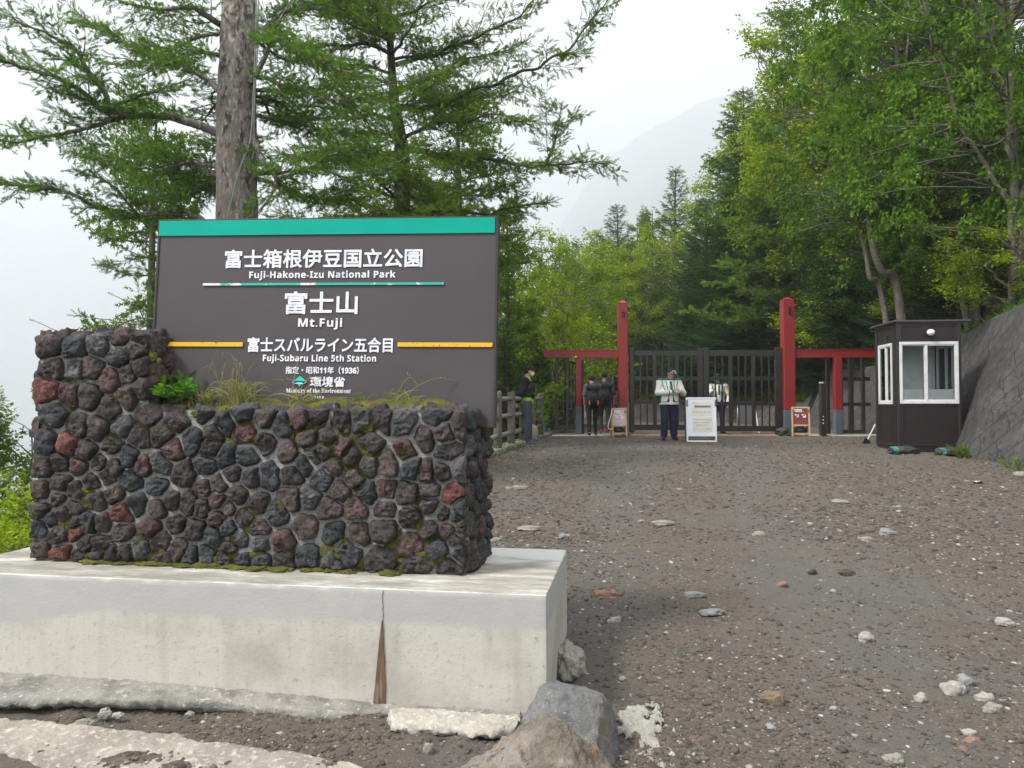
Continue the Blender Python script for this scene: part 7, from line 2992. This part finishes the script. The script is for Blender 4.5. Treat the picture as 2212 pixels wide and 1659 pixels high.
FOREST = [
    # far line against the fog
    ('firA', 1612, 36, 200, 'tall dark fir whose tip stands out against the fog left of the slope', 1.3),
    ('firC', 1462, 50, 366, 'slim fir tip standing alone above the valley trees', .85),
    ('firC', 1335, 56, 446, 'dark fir at the low point of the skyline left of the slim fir', 1.0),
    ('larch', 1412, 52, 455, 'pale larch between the slim fir and the low dark fir on the skyline', .8),
    ('larch', 1378, 60, 470, 'small faint larch behind the skyline low point', .8),
    ('larch', 1290, 64, 505, 'faint larch at the far left end of the skyline', .9),
    ('birchB', 1440, 40, 478, 'yellow-green birch in the middle of the skyline above the closed gate', 1.5),
    ('birchA', 1362, 47, 492, 'birch left of the yellow-green one on the skyline', 1.5),
    ('birchC', 1300, 50, 520, 'broad birch low on the skyline above the left gate post', 1.6),
    ('birchB', 1238, 42, 492, 'bright birch on the skyline right of the park sign', 1.4),
    ('birchA', 1172, 36, 505, 'bright birch just right of the top corner of the park sign', 1.3),
    ('birchB', 1570, 44, 335, 'birch below the tall dark fir on the skyline', 1.0),
    ('birchA', 1650, 40, 350, 'birch in front of the tall dark fir', 1.05),
    # middle of the slope
    ('firB', 1528, 31, 430, 'dark green fir standing in the middle of the forest edge', 1.3),
    ('firA', 1590, 27, 420, 'dense dark fir left of the right red post', 1.45),
    ('firC', 1500, 34, 590, 'small dark fir behind the middle of the closed gate', 1.2),
    ('firB', 1668, 29, 360, 'dark fir above the right red post', 1.35),
    ('firB', 1610, 27.5, 470, 'broad fir with lit boughs above the right gate leaf', 1.2),
    ('birchA', 1700, 38, 200, 'tall birch above the right red post', 1.0),
    ('firC', 1430, 38, 610, 'small fir behind the left gate leaf', 1.2),
    ('birchC', 1490, 47, 540, 'birch with bare lower limbs behind the gate', 1.2),
    ('firC', 1390, 40, 640, 'small dark fir right of the left red post', 1.3),
    ('firC', 1555, 36, 650, 'low dark fir behind the masked guard', 1.3),
    ('firC', 1640, 32, 620, 'low dark fir left of the foot of the right red post', 1.2),
    ('birchC', 1350, 44, 600, 'birch behind the tip of the left red post', 1.2),
    # the near slope on the right
    ('larch', 1752, 23.5, 20, 'larch reaching its ragged limbs into the white sky on the right', 1.2),
    ('birchB', 1790, 22.5, 30, 'light green birch right of the ragged larch', 1.1),
    ('firA', 1740, 24.5, 250, 'dark fir low in the forest right of the right red post', 1.05),
    ('firB', 1832, 20.8, 160, 'blue-green fir in the middle of the right slope', 1.0),
    ('firA', 1850, 24, 330, 'fir with layered boughs above the left corner of the booth', 1.3),
    ('birchB', 1890, 18.8, -60, 'tall bright birch rising out of the picture on the right', 1.15),
    ('firC', 1800, 22.5, 520, 'small blue-green fir above the right crossbeam', 1.25),
    ('firC', 1905, 20.5, 500, 'small fir just above the roof of the booth', 1.1),
    ('firB', 1985, 19.0, 200, 'dark fir behind the booth roof reaching high', 1.0),
    ('firA', 2075, 18.5, 180, 'dark fir at the right with drooping boughs', 1.05),
    ('near', 1985, 17.4, -260, 'leafy broadleaf tree above the guard booth', .95),
    ('near', 2085, 16.2, -420, 'big broadleaf tree at the upper right with drooping leafy twigs', .95),
    ('near', 2200, 15.2, -420, 'broadleaf tree at the right edge of the picture', 1.0),
    ('birchC', 2150, 17.5, 330, 'birch with drooping twigs above the retaining wall', 1.1),
    ('firC', 2120, 18.5, 480, 'small dark fir standing in the shade above the retaining wall', 1.2),
    ('firC', 2215, 17, 420, 'small dark fir at the right edge above the wall', 1.2),
    ('birchC', 2060, 20.5, 400, 'shaded birch deep behind the booth', 1.2),
    # beyond the log fence on the left
    ('larch', 1095, 20.5, 425, 'larch with upswept boughs behind the right edge of the sign', .8),
    ('larch', 985, 24, 190, 'larch behind the spreading one above the right half of the sign', 1.1),
    ('larch', 330, 17.5, 215, 'slender larch beyond the straight trunk on its left', .8),
    ('bush', 1115, 22.5, 600, 'bright green leafy tree right of the sign behind the log fence', 1.1),
    ('birchB', 1190, 27, 585, 'yellow-green birch above the left end of the red crossbeam', 1.1),
    ('firC', 1088, 18.6, 690, 'young fir behind the fence beside the sign', 1.1),
    ('firC', 1160, 23, 720, 'young fir behind the man by the fence', 1.3),
    ('birchB', 1265, 33, 570, 'yellow-green birch above the left red crossbeam', 1.2),
    ('bush', 1215, 29, 660, 'sunlit leafy shrub hanging over the left red crossbeam', 1.3),
    ('birchC', 1310, 36, 640, 'shaded birch behind the hikers', 1.3),
    ('firC', 1255, 38, 700, 'dark young fir seen above the hikers', 1.4),
    ('bush', 1128, 19.0, 850, 'leafy shrub behind the log fence by the man', 1.3),
    ('firC', 1120, 30, 640, 'young fir deep in the green beyond the fence', 1.4),
    # bottom left, growing up from the slope behind the wall
    ('birchC', -20, 13.5, 905, 'leafy tree growing up from the slope at the left edge', 1.2),
    ('bush', 40, 11.0, 1010, 'bright green shrub left of the stone wall', 1.2),
    ('larch', -70, 12.5, 860, 'larch at the left edge whose twigs reach over the shrub', 1.0),
    ('birchB', 60, 19, 960, 'pale birch beyond the shrub left of the stone wall', 1.2),
    ('bush', -10, 9.0, 1100, 'low leafy shrub behind the left end of the plinth', 1.2),
    ('birchA', 180, 24, 1000, 'birch on the slope hidden mostly by the stone wall', 1.2),
    # low cover along the top of the wall and under the canopy
    ('firC', 1780, 27, 600, 'low fir above the right end of the crossbeam', 1.5),
    ('bush', 1850, 24, 560, 'leafy shrub filling the shade left of the booth roof', 1.5),
    ('birchC', 1930, 20.5, 430, 'young leafy birch hiding the leaning trunks above the booth', 1.4),
    ('firC', 1990, 19.5, 470, 'low spreading fir behind the booth roof', 1.6),
    ('bush', 2045, 17.5, 545, 'shrub on the bank right of the booth roof', 1.5),
    ('birchC', 2120, 16.8, 380, 'young birch on the bank at the right of the booth', 1.4),
    ('bush', 2190, 15.6, 470, 'shrub on the bank at the right edge of the picture', 1.6),
    ('firA', 2010, 24, -120, 'tall fir filling the upper right behind the broadleaf trees', 1.3),
    ('firB', 2110, 22, -160, 'big dark fir behind the right broadleaf trees', 1.3),
    ('birchC', 2190, 19, 60, 'leafy birch filling the right edge of the forest', 1.3),
    ('birchA', 2060, 18.2, 120, 'birch with full crown right of the booth roof', 1.3),
    ('firB', 1900, 23, 250, 'tall fir filling the middle of the right slope', 1.2),
]
for (k, px, Y, top, lab, wd) in FOREST:
    plant(k, px, Y, top, lab, wd)

# leaning old trunks among the shade above the booth
for i, (pts_, rr, lab) in enumerate(((((1965, 665, 18.6), (1940, 630, 18.5), (1905, 585, 18.4), (1885, 530, 18.4), (1870, 440, 18.6)), .10, 'thick leaning grey trunk curving up left behind the booth roof'),
                                     (((1950, 668, 19.0), (1905, 640, 18.9), (1880, 600, 18.8), (1870, 545, 18.9), (1850, 470, 19)), .07, 'thinner leaning trunk just left of the thick leaning one'),
                                     (((2100, 640, 17.5), (2060, 570, 17.5), (2020, 520, 17.6), (1990, 430, 17.8)), .06, 'pale slanting trunk behind the right end of the booth roof'))):
    wood, foli = MB(), MB()
    c_ = [np.array(P(*p)) for p in pts_]
    c_[0][2] = gz(c_[0][0], c_[0][1]) - .2
    trunk_tube(wood, c_, [rr * 1.3, rr, rr * .9, rr * .7, rr * .5], 40 + i, 12, .09, 8)
    tipp = c_[-1]
    pos, dr = [], []
    for k in range(26):
        dv = np.array([rgv.normal(0, .8), rgv.normal(-.2, .7), rgv.uniform(-.2, .8)])
        q = catmull([tipp, tipp + dv * .6, tipp + dv * 1.2 + np.array([0, 0, -.1])], 4)
        wood.tube(q, np.linspace(.03, .006, len(q)), 5, cap=False)
        for m in range(90):
            u = rgv.random()
            pos.append(tipp + dv * 1.25 * (.35 + .65 * u) + rgv.normal(0, .18, 3))
            dr.append(rgv.normal(0, .7, 3) + np.array([0, 0, -.4]))
    scatter(foli, LEAF_FAR[0], LEAF_FAR[1], pos, dr, rgv.uniform(.06, .1, len(pos)), rgv, cols(len(pos), rgv, (.04, .095, .022), (.08, .15, .03)), flat=.6)
    tree_thing('leaning_tree', lab, c_[0], wood, foli, bark_birch, leaf_m)

# grass on the banks
BL = []
for k in range(9):
    a = k * 2.4
    o = np.array([math.cos(a), math.sin(a)]) * .25
    w = np.array([-math.sin(a), math.cos(a)]) * .035
    h = .75 + .25 * math.cos(k * 1.7)
    BL.append([(*(o * .3 - w), 0), (*(o * .3 + w), 0), (*(o * 1.2 + w * .5), h * .7), (*(o * 2.6), h)])
GTV = np.array(BL).reshape(-1, 3)
GTF = np.array([t for k in range(9) for t in ((4 * k, 4 * k + 1, 4 * k + 2), (4 * k, 4 * k + 2, 4 * k + 3))])
GTV = np.stack([GTV[:, 2], GTV[:, 0], GTV[:, 1]], 1)          # template axis x = up


def grass_patch(name, label, xs, ys, size, ca, cb, rg, parent=None, z=None):
    zz = ground_z(xs, ys) if z is None else z
    n = len(xs)
    mb_ = MB()
    scatter(mb_, GTV, GTF, np.stack([xs, ys, zz - .02], 1), np.tile([0, 0, 1.0], (n, 1)) + rg.normal(0, .18, (n, 3)), rg.uniform(.6, 1.3, n) * size, rg, cols(n, rg, ca, cb, .2))
    return tag(mb_.build(name, leaf_m, parent, colour=True), label, 'grass', kind='stuff')


rgg = np.random.default_rng(31)
n = 26000
ss = rgg.uniform(s_of_y(9), s_of_y(50), n)
fp = foot_at(ss)
tt = foot_at(ss + .2) - fp
tt = nrm(tt)
dd = np.abs(rgg.normal(0, 1.3, n))
H_ = wall_h(fp[:, 1])
dd = dd + H_ * BATTER + .22
xs, ys = fp[:, 0] + tt[:, 1] * dd, fp[:, 1] - tt[:, 0] * dd
grass_patch('grass', 'fresh green grass along the top of the retaining wall and the bank behind the gate', xs, ys, .30, (.05, .12, .02), (.12, .20, .03), rgg)
n = 1500
ys = rgg.uniform(9, 20, n)
xs = np.interp(ys, EDGE[:, 1], EDGE[:, 0]) + rgg.normal(-.35, .22, n)
keep = (fbm(np.stack([xs, ys, 0 * xs], 1) * .9, 3, 8) > .0) | (xs < np.interp(ys, EDGE[:, 1], EDGE[:, 0]) - .3)
grass_patch('grass', 'short weeds along the kerb of the log fence', xs[keep], ys[keep], .12, (.06, .13, .02), (.13, .2, .03), rgg)
n = 240
ys = rgg.uniform(10.6, 13.6, n)
xs = np.interp(ys, FOOT[:, 1], FOOT[:, 0]) + rgg.normal(-.02, .06, n)
keep = fbm(np.stack([xs * 2, ys * 1.4, 0 * xs], 1), 3, 18) > .05
grass_patch('grass', 'sparse weeds at the foot of the retaining wall', xs[keep], ys[keep], .20, (.06, .12, .02), (.14, .17, .05), rgg)
# wild undergrowth of ferns and saplings in the forest shade
n = 5200
ss = rgg.uniform(s_of_y(12), s_of_y(46), n)
fp = foot_at(ss)
tt = nrm(foot_at(ss + .2) - fp)
dd = rgg.uniform(.8, 9, n) + wall_h(fp[:, 1]) * BATTER
xs, ys = fp[:, 0] + tt[:, 1] * dd, fp[:, 1] - tt[:, 0] * dd
mb = MB()
k = 14
px_ = np.repeat(np.stack([xs, ys, ground_z(xs, ys)], 1), k, axis=0) + np.concatenate([rgg.normal(0, .28, (n * k, 2)), np.abs(rgg.normal(.15, .22, (n * k, 1)))], 1)
scatter(mb, LEAF_FAR[0], LEAF_FAR[1], px_, rgg.normal(0, .6, (n * k, 3)) + np.array([0, 0, -.1]), rgg.uniform(.09, .17, n * k), rgg, cols(n * k, rgg, (.025, .06, .018), (.055, .115, .026)), flat=.5)
tag(mb.build('undergrowth', leaf_m, colour=True), 'low leafy undergrowth covering the forest slope', 'undergrowth', kind='stuff')

# ---- plants on the stone wall
def on_wall(px, py, v):
    """Point of the wall's moss bed below picture column px."""
    for u in np.linspace(WU0, WU1, 400):
        q = uv(u, v)
        if abs(1106 + F_PX * q[0] / q[1] - px) < 2.2:
            return np.array([q[0], q[1], WT + .03])
    return uv(2.0, v, WT + .03)


rgp = np.random.default_rng(44)
lf_V = np.array([(0, 0, 0), (.16, .07, .02), (.42, .20, .06), (.62, .17, .06), (.84, .11, .01), (1, 0, -.07), (.84, -.11, .01), (.62, -.17, .06), (.42, -.20, .06), (.16, -.07, .02), (.5, 0, .0)])
lf_F = np.array([(k, k + 1, 10) for k in range(9)] + [(9, 0, 10)])
mb, st = MB(), MB()
c0 = on_wall(378, 860, .435)
pos, dr = [], []
for s_ in range(24):
    a, ln = rgp.uniform(0, 6.28), rgp.uniform(.06, .20)
    d = nrm(np.array([math.cos(a) * .8, math.sin(a) * .6, rgp.uniform(.25, 1.3)]))
    q = [c0 + rgp.normal(0, .02, 3) * np.array([1, 1, 0]), c0 + d * ln * .5, c0 + d * ln + np.array([0, 0, -.01])]
    st.tube(catmull(q, 4), .0025, 5, cap=False)
    for k in range(11):
        pos.append(q[0] + (q[2] - q[0]) * (.35 + .65 * k / 10) + rgp.normal(0, .006, 3))
        b_ = rgp.uniform(0, 6.28)
        dr.append(d * .5 + np.array([math.cos(b_), math.sin(b_), rgp.uniform(-.2, .5)]))
scatter(mb, lf_V, lf_F, pos, dr, rgp.uniform(.045, .085, len(pos)), rgp, cols(len(pos), rgp, (.055, .165, .032), (.12, .27, .055), .12), flat=.3)
pl = thing('leafy_plant', 'bushy bright green plant growing in the corner of the stone wall', 'plant', c0)
for q_ in (mb, st):
    q_.xf(Matrix.Translation(-Vector(c0)))
mb.build('foliage', leaf_m, pl, colour=True)
st.build('stem', mat('green_stem', (.09, .15, .04), .7), pl)
mb = MB()
c1 = on_wall(448, 850, .47)
pos = [c1 + np.array([0, 0, .01 + .011 * k]) for k in range(8)]
dr = [np.array([math.cos(k * 2.4), math.sin(k * 2.4), .35]) for k in range(8)]
scatter(mb, lf_V, lf_F, pos, dr, rgp.uniform(.03, .05, 8), rgp, cols(8, rgp, (.07, .18, .04), (.12, .26, .05), .1), flat=.2)
mb.xf(Matrix.Translation(-Vector(c1)))
tag(mb.build('seedling', leaf_m, colour=True, loc=c1), 'tiny green seedling right of the bushy plant on the wall', 'plant')


def tussock(px, v, nb, ht, spread, name, label, ca, cb, w=.0022, heads=0):
    c = on_wall(px, 860, v)
    m = MB()
    for k in range(nb):
        a = rgp.uniform(0, 6.28)
        h = ht * rgp.uniform(.45, 1.15)
        l = spread * rgp.uniform(.2, 1.1)
        d = np.array([math.cos(a), math.sin(a) * .55, 0])
        b0 = c + rgp.normal(0, .022, 3) * np.array([1.6, .7, 0]) + np.array([0, 0, -.02])
        q = catmull([b0, b0 + d * l * .25 + np.array([0, 0, h * .6]), b0 + d * l * .65 + np.array([0, 0, h * .95]), b0 + d * l + np.array([0, 0, h * rgp.uniform(.55, 1.0)])], 6)
        ww = np.interp(np.linspace(0, 1, len(q)), [0, .6, 1], [w, w * .8, w * .25]) * rgp.uniform(.7, 1.2)
        m.tube(q, ww, 4, cap=False, col=np.array(ca) + (np.array(cb) - np.array(ca)) * rgp.random())
        if k < heads:
            T = nrm(q[-1] - q[-4])
            for j in range(9):
                p = q[-1] - T * .012 * j
                m.tube([p, p + T * .012 + rgp.normal(0, .006, 3)], [.0022, .0006], 4, cap=False, col=(.30, .24, .12))
    m.xf(Matrix.Translation(-Vector(c)))
    tag(m.build(name, leaf_m, loc=c, colour=True), label, 'grass tuft', 'dry grass tufts on the wall')


DRY, GRN = (.36, .31, .13), (.19, .24, .055)
tussock(520, .45, 75, .14, .20, 'grass_tuft', 'dense low tuft of dry grass right of the green plant', DRY, GRN)
tussock(440, .44, 55, .09, .16, 'grass_tuft', 'short pale grass tuft at the foot of the green plant', DRY, GRN)
tussock(490, .475, 12, .34, .20, 'grass_tuft', 'few tall grass stalks in front of the lower lettering', GRN, DRY, .0018, 6)
tussock(655, .45, 34, .085, .22, 'grass_tuft', 'spreading dry tuft below the emblem on the sign', DRY, GRN)
tussock(640, .48, 6, .26, .34, 'grass_tuft', 'long bent stalks crossing the emblem on the sign', DRY, GRN, .002, 6)
tussock(880, .50, 22, .09, .18, 'grass_tuft', 'small dry tuft at the right part of the moss bed', DRY, GRN)
tussock(865, .51, 3, .16, .42, 'grass_tuft', 'single long arching stalks right of the lettering', GRN, DRY, .0022, 2)
tussock(775, .51, 18, .08, .07, 'grass_tuft', 'small upright green tuft right of the sign date', GRN, (.09, .16, .03))
